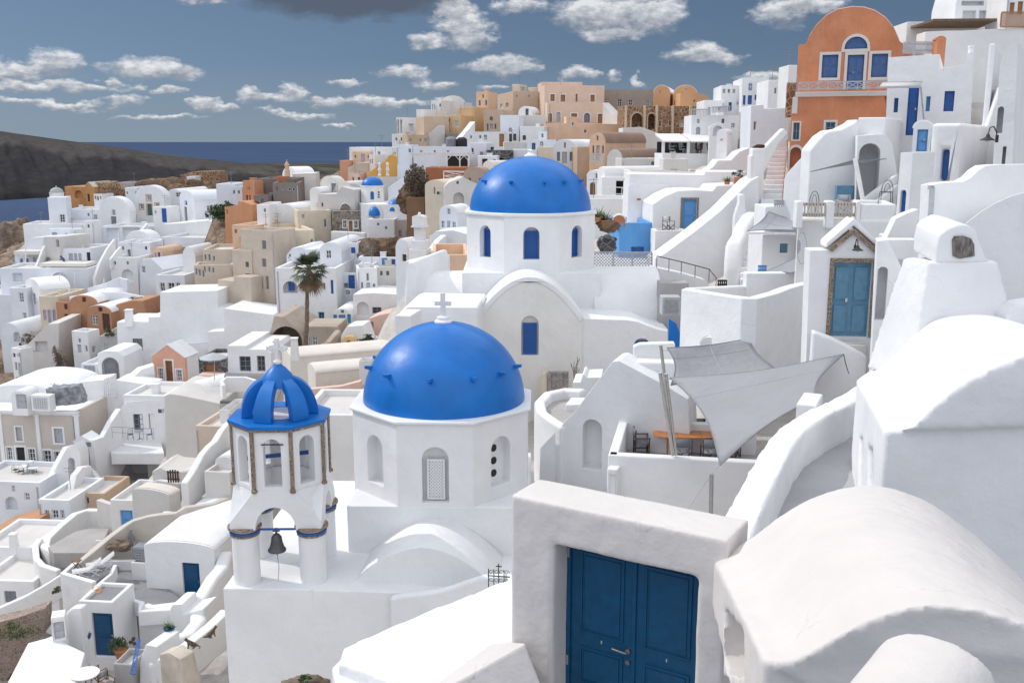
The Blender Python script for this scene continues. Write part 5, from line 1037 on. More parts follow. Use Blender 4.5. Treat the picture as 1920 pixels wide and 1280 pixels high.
H(WHs,'white house with small high windows behind the upper stairs',90,-2,(1440,150,1478,200), D=5, wins=[(1452,165,1456,176,'wgrey')])
H('shed','tiny white turret room with rooftop railing against the sky',82,0,(1478,122,1494,158), D=3, mat='chalk')
H('stone_stack','brown stone wall strip beside the orange mansion',76,4,(1476,155,1492,205), D=.3, mat='brownstone', roof='plain', cat='wall', drop=.6)
H(WHs,'white stepped terrace house with blue grey walls above pillar',78,-4,[(1408,262),(1408,198),(1432,196),(1432,204),(1480,202),(1480,262)], D=5, mat='bwhite', wins=[(1413,228,1418,244,'wgrey')])
H(VHs,'white arched niche house left of the stepped terrace house',84,-10,('v',1330,1360,242,231,262), D=4, wins=[(1337,236,1355,255,'ao')])
H('rubble_wall','rough rubble patch wall between white terraces',84,-4,[(1391,232),(1393,210),(1402,203),(1408,206),(1408,232)], D=2, mat=rubble('palerub',(.5,.45,.4),(.36,.3,.26),(.6,.56,.5),2.), cat='wall')
H(WHs,'white curvy walled courtyard under the restaurant with grey panel',72,-6,[(1320,345),(1322,322),(1334,315),(1345,300),(1370,300),(1384,285),(1408,276),(1408,345)], D=4, bevel=.1)
H('white_shrine','white twin arched shrine chimney by the restaurant',76,-30,('v',1343,1362,250,243,320), D=1.2, wins=[(1350,260,1356,264,'awgrey')], cat='chimney')
H('grey_awning_house','grey white canvas shelter below the restaurant',80,-4,(1243,298,1290,326), D=4, mat='pale', wins=[(1258,318,1269,326,'wgrey')])
H(WHs,'long low white wall stepping under the planter',66,-2,[(1180,352),(1180,326),(1320,328),(1322,322),(1400,322),(1400,352)], D=4)
def planter():
    o = thing('planter_box','long terracotta planter box with succulents on the white wall','planter', W(1388,346,63)); fr = Fr(1377,346,63,-4); a = fr.uv(1377,345); b = fr.uv(1401,333); m = MB(); m.box(fr, a[0], b[0], a[1], b[1],0,.5); m.build('box', simple('terracotta',(.46,.20,.09)), o, bevel=.02)
    m = MB(); leafmass(m, fr.w((a[0] + b[0]) / 2, b[1] + .15,.25),.5,.3,.3,160,.07); m.build('foliage', LEAF, o, merge=False)
planter()
pot(1363,347,63,.2,.22,'spiky green agave clump on the white wall left of planter', plant=agave(2.4,20), name='agave_pot')
for i, (x, y, Y) in enumerate([(1120,412,60),(1133,418,60)]): pot(x, y + 4, Y, .3,.3,'spiky green agave beside the far blue dome, %s one' % ('left','right')[i], plant=agave(2.6,22), name='agave_pot')
rock('dark_rock','dark lava rock heap behind the white lattice fence',1138,458,58,18,10,18,'darkstone',51)
rock('brown_rock','brown earthy rock between far dome and blue cube',1140,424,60,20,10,12, ROCK, 52)
def latticefence(name, label, x0, x1, yt, yb, Y, n=3, mat='lgrey', yaw=0):
    fr = Fr(x0, yb, Y, yaw); o = thing(name, label, 'fence', fr.w(fr.uv((x0 + x1) / 2, yb)[0], fr.uv(x0, yb)[1])); u0 = fr.uv(x0, yb)[0]; u1 = fr.uv(x1, yb)[0]; z0 = fr.uv(x0, yb)[1]; z1 = fr.uv(x0, yt)[1]; m = MB()
    m.box(fr, u0, u1, z1 - .07, z1,0,.06); m.box(fr, u0, u1, z0, z0 + .07,0,.06)
    for i in range(n + 1): u = u0 + (u1 - u0) * i / n; m.box(fr, u - .04, u + .04, z0 + .071, z1 - .071,0,.06)
    m.build('frame', cmt(mat), o); m = MB(); h = z1 - z0 - .14; w = u1 - u0; k = -h; st = .17
    for sg in (1,-1):
        k = -h
        while k < w:
            xs = max(0, k); xe = min(w, k + h)
            if xe - xs > .03: m.bar(fr.w(u0 + (xs if sg > 0 else w - xs), z0 + .07 + xs - k, .03 + .012 * sg), fr.w(u0 + (xe if sg > 0 else w - xe), z0 + .07 + xe - k, .03 + .012 * sg),.05,.018, up=fr.n)
            k += st
    m.build('lattice', cmt(mat), o); return o
latticefence('lattice_fence','white diamond lattice fence in front of blue cube',1113,1222,472,504,55,3)
slab('white_terrace','white terrace behind the lattice fence',[(1110,508),(1110,476),(1224,476),(1226,506)],55.5, th=3, mat='white', cat='terrace')
# ============================================================ orange mansion and white complex on the right
r, f, g = H('orange_mansion','large orange barrel vaulted mansion with blue shutters and fanlight',61,-20,[(1492,200),(1494,172),(1497,85),(1511,83),(1517,68),(1530,48),(1548,30),(1570,18),(1596,13),(1620,14),(1640,20),(1660,33),(1676,52),(1687,78),(1712,92),(1712,200)], D=11, mat='orange', ax=1500, sur='warm', drop=6,
    wins=[(1541,103,1571,146,'smid'),(1588,103,1619,168,'Dmid'),(1634,101,1664,145,'smid'),(1584,69,1627,92,'asmid')])
# white vault roof of the mansion
pts = [(1517,68),(1530,48),(1548,30),(1570,18),(1596,13),(1620,14),(1640,20),(1660,33),(1676,52),(1687,78)]
o1 = [f.uv(*p) for p in pts]; o1 = [(u, z + .06) for u, z in o1]; o2 = [(u, z - .12) for u, z in o1][::-1]; m = MB(); m.prism(f, o1 + o2,.2,11.05); m.build('roof','chalk', r)
r, f, g = H('orange_mansion','battered orange lower storey with small grilled windows under the balcony',59.5,-20,[(1480,310),(1484,200),(1492,178),(1656,170),(1662,200),(1662,310)], D=3, mat='orange', ax=1500, sur='warm', wins=[(1487,230,1499,262,'wglass:teal'),(1548,229,1566,250,'wglass:teal'),(1481,276,1502,315,'aobrown')])
m = MB(); a = f.uv(1492,174); b = f.uv(1664,170); m.box(f, a[0], b[0], a[1] - .25, a[1] + .02,-.12,1.6); m.box(f, a[0] - .15, a[0] + .15, a[1] - 1.2, a[1] - .25,-.1,.3); m.build('balcony_floor','warm', r, bevel=.03)
def xrail(name, label, px0, px1, pyt, pyb, Y, yaw, n, mat='lgrey'):
    fr = Fr(px0, pyb, Y, yaw); u0, z0 = fr.uv(px0, pyb); u1 = fr.uv(px1, pyb)[0]; z1 = fr.uv(px0, pyt)[1]; o = thing(name, label, 'railing', fr.w((u0 + u1) / 2, z0)); m = MB()
    m.box(fr, u0, u1, z1 - .07, z1,0,.06); m.box(fr, u0, u1, z0 + .05, z0 + .11,0,.06); m.build('rail', cmt(mat), o); m = MB()
    for i in range(n + 1): u = u0 + (u1 - u0) * i / n; m.box(fr, u - .03, u + .03, z0, z1 - .071,.005,.055)
    m.build('posts', cmt(mat), o); m = MB()
    for i in range(n):
        a = u0 + (u1 - u0) * i / n + .03; b = u0 + (u1 - u0) * (i + 1) / n - .03; m.bar(fr.w(a, z0 + .12,.02), fr.w(b, z1 - .08,.02),.045); m.bar(fr.w(b, z0 + .12,.045), fr.w(a, z1 - .08,.045),.045)
    m.build('crosses', cmt(mat), o)
xrail('balcony_railing','white crossed railing along the orange mansion balcony',1497,1664,154,170,59.0,-20,9)
picket('terrace_fence','white vertical slat fence on the mansion roof terrace',1692,78,1758,101,58,30,'lgrey',-6, False, 'fence')
H('orange_pillar','small orange rounded pillar at the end of slat fence',57,-6,('v',1757,1773,74,69,102), D=.8, mat='orange', cat='pillar', roofm='orange')
H('long_wall','long rough whitewashed wall rising behind the white houses at top right',60,-3,[(1735,120),(1735,60),(1775,58),(1800,58),(1960,50),(1960,120)], D=1.5, mat='chalk', cat='wall')
H('white_house','low roof terrace house with reed canopy on the skyline at top right',72,-3,(1700,40,1890,66), D=7, mat='chalk', roof='plain')
m = MB(); fr = Fr(1755,45,68,-3); a = fr.uv(1750,40); b = fr.uv(1885,46); m.box(fr, a[0], b[0], a[1], a[1] + .15,0,5); o = m.build('reed_canopy', simple('reeds',(.16,.11,.07),.9, bump=1, scale=14, var=.5), None, origin=fr.w((a[0] + b[0]) / 2, a[1])); tag(o, 'dark brown reed canopy on the skyline terrace at top right','canopy')
H('white_house','white open sided roof room at the very top right',78,-3,[(1790,42),(1792,8),(1800,-20),(1880,-20),(1885,42)], D=5, wins=[(1805,20,1830,36,'o'),(1836,20,1850,36,'odark'),(1803,2,1845,11,'odark')])
latticefence('bamboo_fence','orange brown woven bamboo screen at top right corner',1876,1930,22,52,60,1,'ochd')
H('ochre_pier','ochre framed house corner behind the bamboo screen',66,-8,(1888,-20,1930,30), D=4, wins=[(1893,5,1902,28,'sochd'),(1908,3,1918,28,'sochd')])
# white house with arched blue door
r, f, g = H('white_house','white house with tall blue arched door under a small canvas awning',47,-24,[(1664,268),(1666,108),(1762,102),(1762,129),(1810,122),(1814,100),(1826,97),(1826,268)], sx=1856, bevel=.12, rec=.3,
    wins=[(1676,184,1684,211,'dblue'),(1701,152,1721,254,'adblue'),(1736,181,1744,209,'dsky'),(1770,171,1789,209,'sblue')])
chimney(r, 1822,90,102,10,48)
fr = Fr(1655,165,46.2,-24); a = fr.uv(1650,152); b = fr.uv(1727,158); o = thing('awning','small canvas awning frame over the blue arched door','awning', fr.w(a[0], a[1] - 3)); m = MB(); m.poly([fr.w(a[0], a[1],1.6), fr.w(b[0], a[1],1.6), fr.w(b[0], a[1] - .25,0), fr.w(a[0], a[1] - .25,0)]); m.build('canvas', simple('awning_canvas',(.55,.54,.53),.9), o, sol=.03)
m = MB(); m.bar(fr.w(a[0], a[1] - .3,0), fr.w(b[0], a[1] - .3,0),.07); m.bar(fr.w(a[0], a[1],1.62), fr.w(b[0], a[1],1.62),.07); m.bar(fr.w(b[0], a[1] - .3,0), fr.w(b[0] + .35, a[1] - 2.6,.8),.06); m.build('frame', cmt('lgrey'), o)
H('buttress_fin','tall white upright fin wall beside the white house with awning',43,-28,(1851,82,1862,175), sx=1880, roof='plain', cat='wall', drop=3, base=False)
H('parapet_wall','sloping white parapet wedge climbing to the fin wall',42,-20,[(1800,232),(1806,226),(1876,160),(1880,232)], D=2.5, cat='wall', bevel=.08)
r, f, g = H('tower_house','tall white house edge with arched recess at the right edge',34,-30,[(1866,345),(1868,210),(1876,120),(1884,96),(1909,80),(1909,345)], sx=1990, bevel=.15, wins=[(1869,200,1881,250,'ao'),(1879,275,1886,308,'o')])
def walllamp(px, py, Y, yaw, label, s=1.):
    fr = Fr(px, py, Y, yaw); o = thing('wall_lamp', label, 'lamp', fr.o); m = MB(); c = fr.o; d = fr.n * .32 * s; up = V((0,0,1)) * s
    m.tube([c, c + up * .16 + d * .1, c + up * .28 + d * .45, c + up * .26 + d * .85, c + up * .12 + d],.015 * s, 6); m.tube([c - up * .06, c + up * .1],.035 * s, 6); m.build('arm', IRON, o)
    m = MB(); m.lathe(c + d + up * .12,[(.03 * s, 0),(.05 * s, -.06 * s),(.16 * s, -.13 * s),(.15 * s, -.14 * s),(.04 * s, -.07 * s),(0,-.06 * s)],14); m.build('lamp_shade', IRON, o)
    m = MB(); m.lathe(c + d + up * .03,[(.001,-.1 * s),(.05 * s, -.06 * s),(.055 * s, 0),(.001,.04 * s)],10); m.build('bulb', simple('frosted',(.7,.7,.68),.3), o)
walllamp(1869,262,33.6,-60,'black gooseneck lamp on the white tower house at right',1.5)
r, f, g = H('white_house','white cubic house with rounded corner and narrow blue window slot',36,-32,(1743,231,1800,350), sx=1868, bevel=.25, wins=[(1763,279,1778,341,'sblue')], rec=.45, roof='plain')
H('white_house','small white arched shed with pale blue door beside cubic house',38,-24,('v',1711,1745,240,227,290), D=3, wins=[(1719,243,1739,284,'dsky')], bevel=.1)
r, f, g = H('white_house','white block with lit left face and tall arched slot',33,-50,(1684,286,1707,415), sx=1744, bevel=.18, roof='plain', wins=[(1687,356,1698,402,'adblue')])
H('curved_wall','large grey shaded wall with wavy sunlit top edge at right',25,4,[(1744,425),(1744,348),(1760,344),(1785,342),(1806,341),(1820,334),(1834,320),(1848,311),(1870,309),(1960,308),(1960,425)], D=.5, cat='wall', bevel=.12, base=False, drop=1)
latticepanel('tile_vent','decorative white openwork tile panel at the end of wavy wall',[(1730,408,25.6),(1744,416,24.9),(1748,352,24.9),(1733,348,25.6)], cmt('lgrey'),5,'vent panel',.05)
H('white_wall','plain white wall below the openwork tile panel',26,-40,(1722,345,1746,470), D=2, roof='plain', cat='wall', bevel=.06)
# round cornered courtyard
H('curved_wall','sunlit white curved wall left of the shaded courtyard',43,-48,[(1468,410),(1470,335),(1478,322),(1500,298),(1519,280),(1513,410)], D=1.2, cat='wall', bevel=.15)
H('courtyard_wall','grey shaded back wall of the courtyard with wavy top',41.5,2,[(1513,410),(1519,281),(1540,256),(1556,245),(1578,242),(1600,231),(1610,222),(1612,410)], D=1.2, cat='wall', bevel=.1)
H('white_house','white block roof room on top of the courtyard arch',42,-26,(1608,220,1660,262), sx=1692, drop=2)
r, f, g = H(VHs,'white rounded house with big pointed archway onto the courtyard',40,-14,[(1608,410),(1608,255),(1640,252),(1660,254),(1672,268),(1678,300),(1683,330),(1683,410)], D=5, bevel=.2, wins=[(1608.5,269,1648,380,'ao',1.5)])
H('shutter_window','teal wooden shutter window on the shaded courtyard wall',40.9,2,(1569,348,1602,374), D=.25, mat=cmt('teal'), roof='plain', bevel=.02, drop=0, base=False, cat='shutter')
for k_, (a, b) in enumerate((((1620,372,38.6),(1681,326,40)),((1641,378,38.2),(1681,346,39.6)))): wallpath('stair_parapet','slanting white stair parapet at the back of the courtyard, %s one' % ('upper','lower')[k_],[a, b],.15,.35,'white', bevel=.02, cat='parapet')
o = thing('slanted_post','leaning white square post holding a grey sail in the courtyard','post', W(1619,380,38)); m = MB(); m.bar(W(1619,382,38), W(1603,297,38.5),.12); m.build('shaft', cmt('white'), o)
def sail(name, label, corners, mat, sag=.12, n=14, edgein=.12):
    C4 = [W(*c) for c in corners]; m = MB(); c = sum(C4, V()) / 4; G = []
    for i in range(n + 1):
        s = i / n; row = []
        for j in range(n + 1):
            t = j / n; p = C4[0] * (1 - s) * (1 - t) + C4[1] * s * (1 - t) + C4[2] * s * t + C4[3] * (1 - s) * t
            # pull edges towards centre
            es = 4 * s * (1 - s); et = 4 * t * (1 - t); k = edgein * (es * (1 - et) ** 2 + et * (1 - es) ** 2); p = p.lerp(c, k); p = p + V((0,0,-sag * es * et)); row.append(p)
        G.append(row)
    for i in range(n):
        for j in range(n): m.poly([G[i][j], G[i + 1][j], G[i + 1][j + 1], G[i][j + 1]])
    o = thing(name, label, 'shade sail', c); m.build('cloth', mat, o, sol=.015); m = MB()
    s_ = MB(); s_.tube([p + V((0,0,.012)) for p in G[n // 2]],.008,4); s_.tube([G[i][n // 3] + V((0,0,.012)) for i in range(n + 1)],.008,4); s_.build('seam', cmt('lgrey'), o)
    for e in ([G[i][0] for i in range(n + 1)],[G[n][j] for j in range(n + 1)],[G[i][n] for i in range(n, -1,-1)],[G[0][j] for j in range(n, -1,-1)]): m.tube(e, .018,5)
    m.build('hem', cmt('grey'), o); return o
SAIL = plaster('sail_cloth',(.42,.42,.45),.04, rough=.9, bump=.5, fine=90, sc=1.5)
_n = SAIL.node_tree; _b = _n.nodes['Principled BSDF']; _t = nd(_n, 'ShaderNodeBsdfTranslucent'); _t.inputs[0].default_value = (.5,.5,.53,1); _x = nd(_n, 'ShaderNodeMixShader'); _x.inputs[0].default_value = .25; _n.links.new(_b.outputs[0], _x.inputs[1]); _n.links.new(_t.outputs[0], _x.inputs[2]); _n.links.new(_x.outputs[0], _n.nodes['Material Output'].inputs[0])
sail('shade_sail','thin grey shade sail edge stretched across the courtyard',[(1520,322,38.5),(1602,300,38.5),(1662,298,39.5),(1604,304,41)], SAIL, .05)
# rope railing terrace
H('terrace_house','white terrace wall with hanging boat ornament below rope railings',34,-16,(1492,410,1672,540), D=.6, ax=1560, mat='chalk', roof='plain', bevel=.1)
for i, (x0, x1) in enumerate(((1494,1506),(1550,1565),(1606,1614))): H('terrace_post','square white terrace post, %s of three by the rope railings' % ('left','middle','right')[i],33.8,-2,(x0,377, x1,412), D=.5, mat='white', roof='plain', drop=.3, base=False, cat='post')
H('parapet_block','low white parapet block right of the rope railings',33.6,-12,(1613,383,1679,425), D=2.5, drop=1, base=False, cat='parapet')
ROPE = simple('rope',(.55,.50,.44),.9); WOODR = simple('pole_wood',(.30,.16,.09),.7, bump=.4)
for i, (x0, x1) in enumerate(((1506,1550),(1565,1607))):
    fr = Fr(x0,408,33.9,-2); u0 = fr.uv(x0,400)[0]; u1 = fr.uv(x1,400)[0]; za = fr.uv(x0,383)[1]; zb = fr.uv(x0,403)[1]; o = thing('rope_railing','rope wrapped railing with two wooden poles, %s bay' % ('left','right')[i],'railing', fr.w((u0 + u1) / 2, zb)); 
    for z in (za, zb): m = MB(); m.tube([fr.w(u0, z, .1), fr.w(u1, z, .1)],.05,8); m.build('pole', WOODR, o)
    m = MB(); n = 7
    for q in range(n):
        a = u0 + (u1 - u0) * (q + .2) / n; b = u0 + (u1 - u0) * (q + .75) / n; m.tube([fr.w(a, za + .06,.04), fr.w((a + b) / 2,(za + zb) / 2,.03), fr.w(b, zb - .06,.04)],.02,5); m.tube([fr.w(b, za + .06,.04), fr.w((a + b) / 2,(za + zb) / 2,.03), fr.w(a, zb - .06,.04)],.02,5)
    m.build('rope', ROPE, o)
wirechair(1531,406,35,20,'black wire armchair behind the left rope railing'); chair(1585,405,34.8,10,'pale blue slatted chair behind the right rope railing','lgrey','lgrey', s=.8)
wirechair(1660,384,36,-30,'black wire chair behind the low white parapet block')
# wall decoration
m = MB(); fr = Fr(1503,480,33.95,-2)
for (x, y0, y1) in ((1497,450,475),(1499,455,470)):
    m.box(fr, fr.uv(x, 460)[0] - .03, fr.uv(x, 460)[0] + .03, fr.uv(x, y1)[1], fr.uv(x, y0)[1],-.05,-.005)
pts = [fr.p(1503 + 9 * sin(t * pi / 10),465 - 30 * cos(t * pi / 10)) for t in range(21)]; m.tube([p + fr.n * .04 for p in pts],.014,5); o = m.build('boat_ornament', cmt('lgrey'), None, origin=fr.p(1503,490)); tag(o, 'thin wire boat shaped ornament on the white terrace wall','ornament')
picket('picket_gate','pale blue picket gate at the foot of the upper stairs',1451,375,1486,387,44,8,'lgrey',0, True, 'gate')
H('white_wall','white wall under the pale blue picket gate',44,0,(1434,387,1494,440), D=2, roof='plain', cat='wall')
sail('shade_sail','small dark grey shade sail above the lower stairs',[(1402,433,42),(1442,397,44),(1492,412,44),(1490,432,41.5)], simple('sail_dark',(.36,.36,.40),.85),.1)
o = thing('white_beam','thin white horizontal beam under the small dark grey sail','beam', W(1445,438,41.5)); m = MB(); m.bar(W(1402,437,41.5), W(1491,438,41.5),.09); m.build('beam', cmt('white'), o)
H('white_house','grey shaded white wall with small square blue grey window',43,4,(1428,440,1494,520), D=2, wins=[(1463,457,1478,474,'steal')], roof='plain')
sail('shade_sail','pale grey shade sail drooping toward the blue picket chair',[(1432,510,38),(1512,474,36),(1516,498,34),(1486,512,35.5)], SAIL, .1)
picket('picket_chair','pale blue slatted chair back beside the terracotta bush',1421,497,1438,512,38,5,'sky',0, False, 'chair')
H('low_wall','low white wall with pulley box behind the curved white wall',36,2,(1399,512,1500,545), D=.5, roof='plain', cat='wall', drop=1)
bush('dry_bush','round rust coloured dry bush on the low white wall',1411,526,36.5,13,7,500, simple('rust_leaf',(.30,.13,.05),.9, var=.4),.05)
# ramp railing on the left
H('white_wall','white sloping ramp wall under the thin dark handrail',50,4,[(1222,600),(1224,500),(1280,512),(1322,524),(1332,540),(1336,600)], D=.8, cat='wall', bevel=.1)
railing('handrail','thin dark handrail descending the white ramp wall',[(1231,503,50),(1277,514,49.5),(1329,528,49),(1342,545,48)], h=.62, n=5, r=.018, midr=False)
picket('picket_gate','black round topped picket gate behind the big curved wall',1345,524,1364,538,46,5,'dark')
cabinet(1241,557,1277,592,44,'white lattice cabinet under the ramp beside far church','lgrey',0)
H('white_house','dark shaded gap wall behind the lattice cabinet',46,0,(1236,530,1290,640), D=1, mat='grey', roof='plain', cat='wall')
m = MB(); fr = Fr(1256,645,40,0); m.prism(fr, [fr.uv(*p) for p in [(1254,650),(1254,598),(1268,606),(1280,640),(1280,650)]],0,.3); tag(m.build('blue_roof', BLUE, None, origin=fr.o),'small blue painted roof fragment right of far church annex','roof')
# big curved wall (two-faced) in the centre right
wallpath('curved_wall','massive white curved wall with a rounded corner and wavy top',[(1287,541,33.5),(1330,548,32.3),(1368,554,31.2),(1400,558,30.4),(1412,558,30.3),(1424,555,30.6),(1450,548,31.6),(1470,540,32.4),(1490,534,33.2),(1520,528,34.2)],.42,5.2,'white', bevel=.1, zb=W(1410,760,30).z, ground=True)
wallpath('white_wall','low straight white wall closing the back of the curved wall',[(1287,540,34),(1430,533,37),(1520,528,38)],.3,3,'white', bevel=.08)
H('arch_relief','faint half round niche hood on the massive curved wall',31.6,-24,('v',1312,1344,650,632,672), D=1.4, mat='chalk', roof='plain', base=False, cat='niche', drop=0)
# door house
r, f, g = H('door_house','white gatehouse with teal double door and stone framed gable',26.5,-6,[(1518,665),(1519,470),(1557,469),(1600,434),(1643,473),(1641,665)], D=.8, bevel=0, rec=.22, cat='gatehouse', wins=[(1560,492,1632,632,'Dteal', None, 'trimstone')], ax=1560)
m = MB(); P_ = [f.uv(*p) for p in [(1556,469),(1600,432),(1644,473)]]
for a, b in zip(P_, P_[1:]): m.bar(f.w(a[0], a[1],-.04), f.w(b[0], b[1],-.04),.14,.11)
m.build('gable_trim','trimstone', r)
m = MB(); m.prism(f, [(P_[0][0] - .1, P_[0][1] + .05),(P_[1][0], P_[1][1] + .12),(P_[2][0] + .1, P_[2][1] + .05),(P_[2][0] + .1, P_[2][1] + .2),(P_[1][0], P_[1][1] + .32),(P_[0][0] - .1, P_[0][1] + .2)],-.02,.85); m.build('roof','white', r, bevel=.04)
walllamp(1603,466,26.3,-6,'black cone lamp above the teal double door',.95)
steps('door_step','grey stone door steps below the teal double door',(1565,650,26.0),(1625,654,26.0),(1565,640,26.3),(1625,644,26.3),2,'pale')
wallpath('diagonal_wall','thick white wall sloping down right below the teal door',[(1522,618,26.1),(1560,632,26),(1600,652,25.9),(1622,664,25.9)],.45,3.2,'white', bevel=.08, ground=True)
H('white_wall','white arched buttress right of the teal door gatehouse',24.5,-16,[(1642,640),(1645,452),(1664,450),(1672,466),(1690,500),(1680,560),(1672,640)], D=.6, cat='wall', bevel=.06, wins=[(1643,500,1662,600,'ao')])
H('white_wall','curved quarter arch wall above the gatehouse at right',27,-2,[(1644,450),(1655,432),(1680,410),(1700,400),(1712,396),(1722,392),(1724,450)], D=.4, cat='wall', bevel=.06, base=False, drop=.5)
H('white_wall','small white parapet bar between gatehouse and chimney stack',26,-2,(1650,449,1725,466), D=.5, cat='parapet', roof='plain', base=False, drop=.3)
H('white_wall','shaded grey wall behind the small parapet bar',28,-2,(1655,440,1725,530), D=.5, mat='chalk', cat='wall', roof='plain')
# ============================================================ the two blue domed churches and the bell tower
def ngon(R, k0=0., n=8): return [(R * cos(k0 + 2 * pi * i / n), R * sin(k0 + 2 * pi * i / n)) for i in range(n)]
def drum_facets(m, c, R, z0, z1, k0, wins, th=.5):
    """octagonal drum: facet i has optional window (w, zb, zt, recess)"""
    P_ = [V((c.x + x, c.y + y, 0)) for x, y in ngon(R, k0)]
    for i in range(8):
        a, b = P_[i], P_[(i + 1) % 8]; q = [V((a.x, a.y, z0)), V((a.x, a.y, z1)), V((b.x, b.y, z1)), V((b.x, b.y, z0))]; nin = (c - (a + b) / 2); nin.z = 0; nin.normalize(); w = wins(i)
        if w:
            u = (b - a).normalized(); mid = (a + b) / 2; hw, zb, zt, rc = w; h = [V(((mid + u * s).x, (mid + u * s).y, z)) for s, z in archo(-hw, hw, zb, zt)]; m.face(q, [h],[rc], nin)
        else: m.poly(q)
    return P_
def bigchurch(pxc, Yc, R, zt, zb, dome, name, label, k0=pi / 8):
    c = W(pxc, 640, Yc); c.z = zb; return c
# ---------- far church
FY = 50.; fc = W(994,500, FY); fcx = V((fc.x, FY, 0))
zt = W(994,407,46.9).z; zb = W(994,511,46.9).z; zb2 = W(994,580,46.9).z
ch = thing('domed_church','larger distant white church with bright blue dome and octagonal drum','church', V((fc.x, FY, zb2 - 4))); GROUND.append((fc.x, FY - 6, zb2 - 2.5))
R = 3.38; hw = .27
m = MB(); P_ = drum_facets(m, fcx, R, zb - .3, zt, pi / 8, lambda i: (.38, zb + .62, zb + 2.15,.42)); m.poly([V((p.x, p.y, zt)) for p in P_]); m.build('drum','white', ch, bevel=.03)
m = MB(); P2 = [V((fcx.x + x, fcx.y + y, 0)) for x, y in ngon(R + .10, pi / 8)]; t = [V((p.x, p.y, zt + .16)) for p in P2]; b = [V((p.x, p.y, zt + .002)) for p in P2]; m.poly(t); m.poly(b)
for i in range(8): m.poly([t[i], t[(i + 1) % 8], b[(i + 1) % 8], b[i]])
m.build('cornice','white', ch, bevel=.04)
def bluewin(ch, c, R, k0, i, hw, z0, z1, dep, lat=True):
    P_ = ngon(R, k0); a = V((*P_[i],0)); b = V((*P_[(i + 1) % 8],0)); mid = (a + b) / 2; ang = math.degrees(atan2(mid.y, mid.x)) + 90
    fr = Fr(0,0,0, ang, o=V((c.x + mid.x, c.y + mid.y, 0))); m = MB(); w = hw
    m.prism(fr, rect(-w, w, z0, z1), dep - .16, dep - .06,[rect(-w + .06, w - .06, z0 + .06, z1 - .06)], through=True); st = .085; W_ = 2 * w - .12; H_ = z1 - z0 - .12
    for sg in (1,-1):
        k = -H_
        while k < W_:
            xs = max(0, k); xe = min(W_, k + H_)
            if xe - xs > .02: m.bar(fr.w(-w + .06 + (xs if sg > 0 else W_ - xs), z0 + .06 + xs - k, dep - .1 - .008 * sg), fr.w(-w + .06 + (xe if sg > 0 else W_ - xe), z0 + .06 + xe - k, dep - .1 - .008 * sg),.038,.014, up=fr.n)
            k += st
    return fr, m
for i in range(8):
    fr, m = bluewin(ch, fcx, R, pi / 8, i, .33, zb + .64, zb + 1.95,.42); wn = m.build('window', cmt('blue'), ch); m = MB(); m.box(fr, -.32,.32, zb + .66, zb + 1.93,.385,.40); m.build('pane', simple('blue_dark',(.006,.05,.20),.5), wn)
# dome with pegs and cap
def dome(ch, c, z0, R, H_, capR, pegs, nm='dome', n=72):
    m = MB(); m.lathe(V((c.x, c.y, z0)),[((R) * cos(t), H_ * sin(t)) for t in [pi / 2 * i / 30 for i in range(31)]], n); d = m.build(nm, BLUE, ch, ang=60)
    for az_, el_ in pegs:
        a = radians(az_); e = radians(el_); nrm = V((cos(a) * cos(e), sin(a) * cos(e), sin(e))); p = V((c.x, c.y, z0)) + V((nrm.x * R, nrm.y * R, nrm.z * H_)); out = V((cos(a), sin(a),.12)).normalized(); s = V((-sin(a), cos(a),0))
        q = MB(); L_ = .22; w = .07; h = .08; A = [p + s * w + V((0,0, h)) - out * .12, p - s * w + V((0,0, h)) - out * .12, p - s * w - V((0,0, h)) - out * .12, p + s * w - V((0,0, h)) - out * .12]; B = [x + out * (L_ + .12) + V((0,0,.03)) for x in A]; B = [(x - (p + out * L_)) * .55 + (p + out * L_) for x in B]
        q.poly(A); q.poly(B)
        for k in range(4): q.poly([A[k], A[(k + 1) % 4], B[(k + 1) % 4], B[k]])
        q.build('peg', BLUE, d)
    return d
dome(ch, fcx, zt + .14,3.02,2.62,.3,[(-112,33),(-88 + 12,33),(-52,33),(-20,33),(-150,33),(160,33),(60,33),(110,33)])
m = MB(); m.lathe(V((fcx.x, fcx.y, zt + .14 + 2.6)),[(.34,-.05),(.32,.06),(.18,.13),(.12,.2),(.13,.3),(0,.36)],16); m.build('cap','white', ch)
F0 = Fr(0,0,0,0, o=V((fcx.x, FY - 3.14,0)))
m = MB(); m.box(F0,-3.28,3.28, zb2 - 3, zb, 0,6.3); m.build('crossing','white', ch, bevel=.04)
# front gable vault
GF = Fr(995,640,43.8,0)
def px(fr, l): return [fr.uv(*p) for p in l]
ga = px(GF, [(893,760),(893,590),(899,574),(910,560),(930,545),(955,532),(975,526),(995,524),(1012,526),(1035,537),(1060,555),(1078,575),(1090,598),(1090,760)])
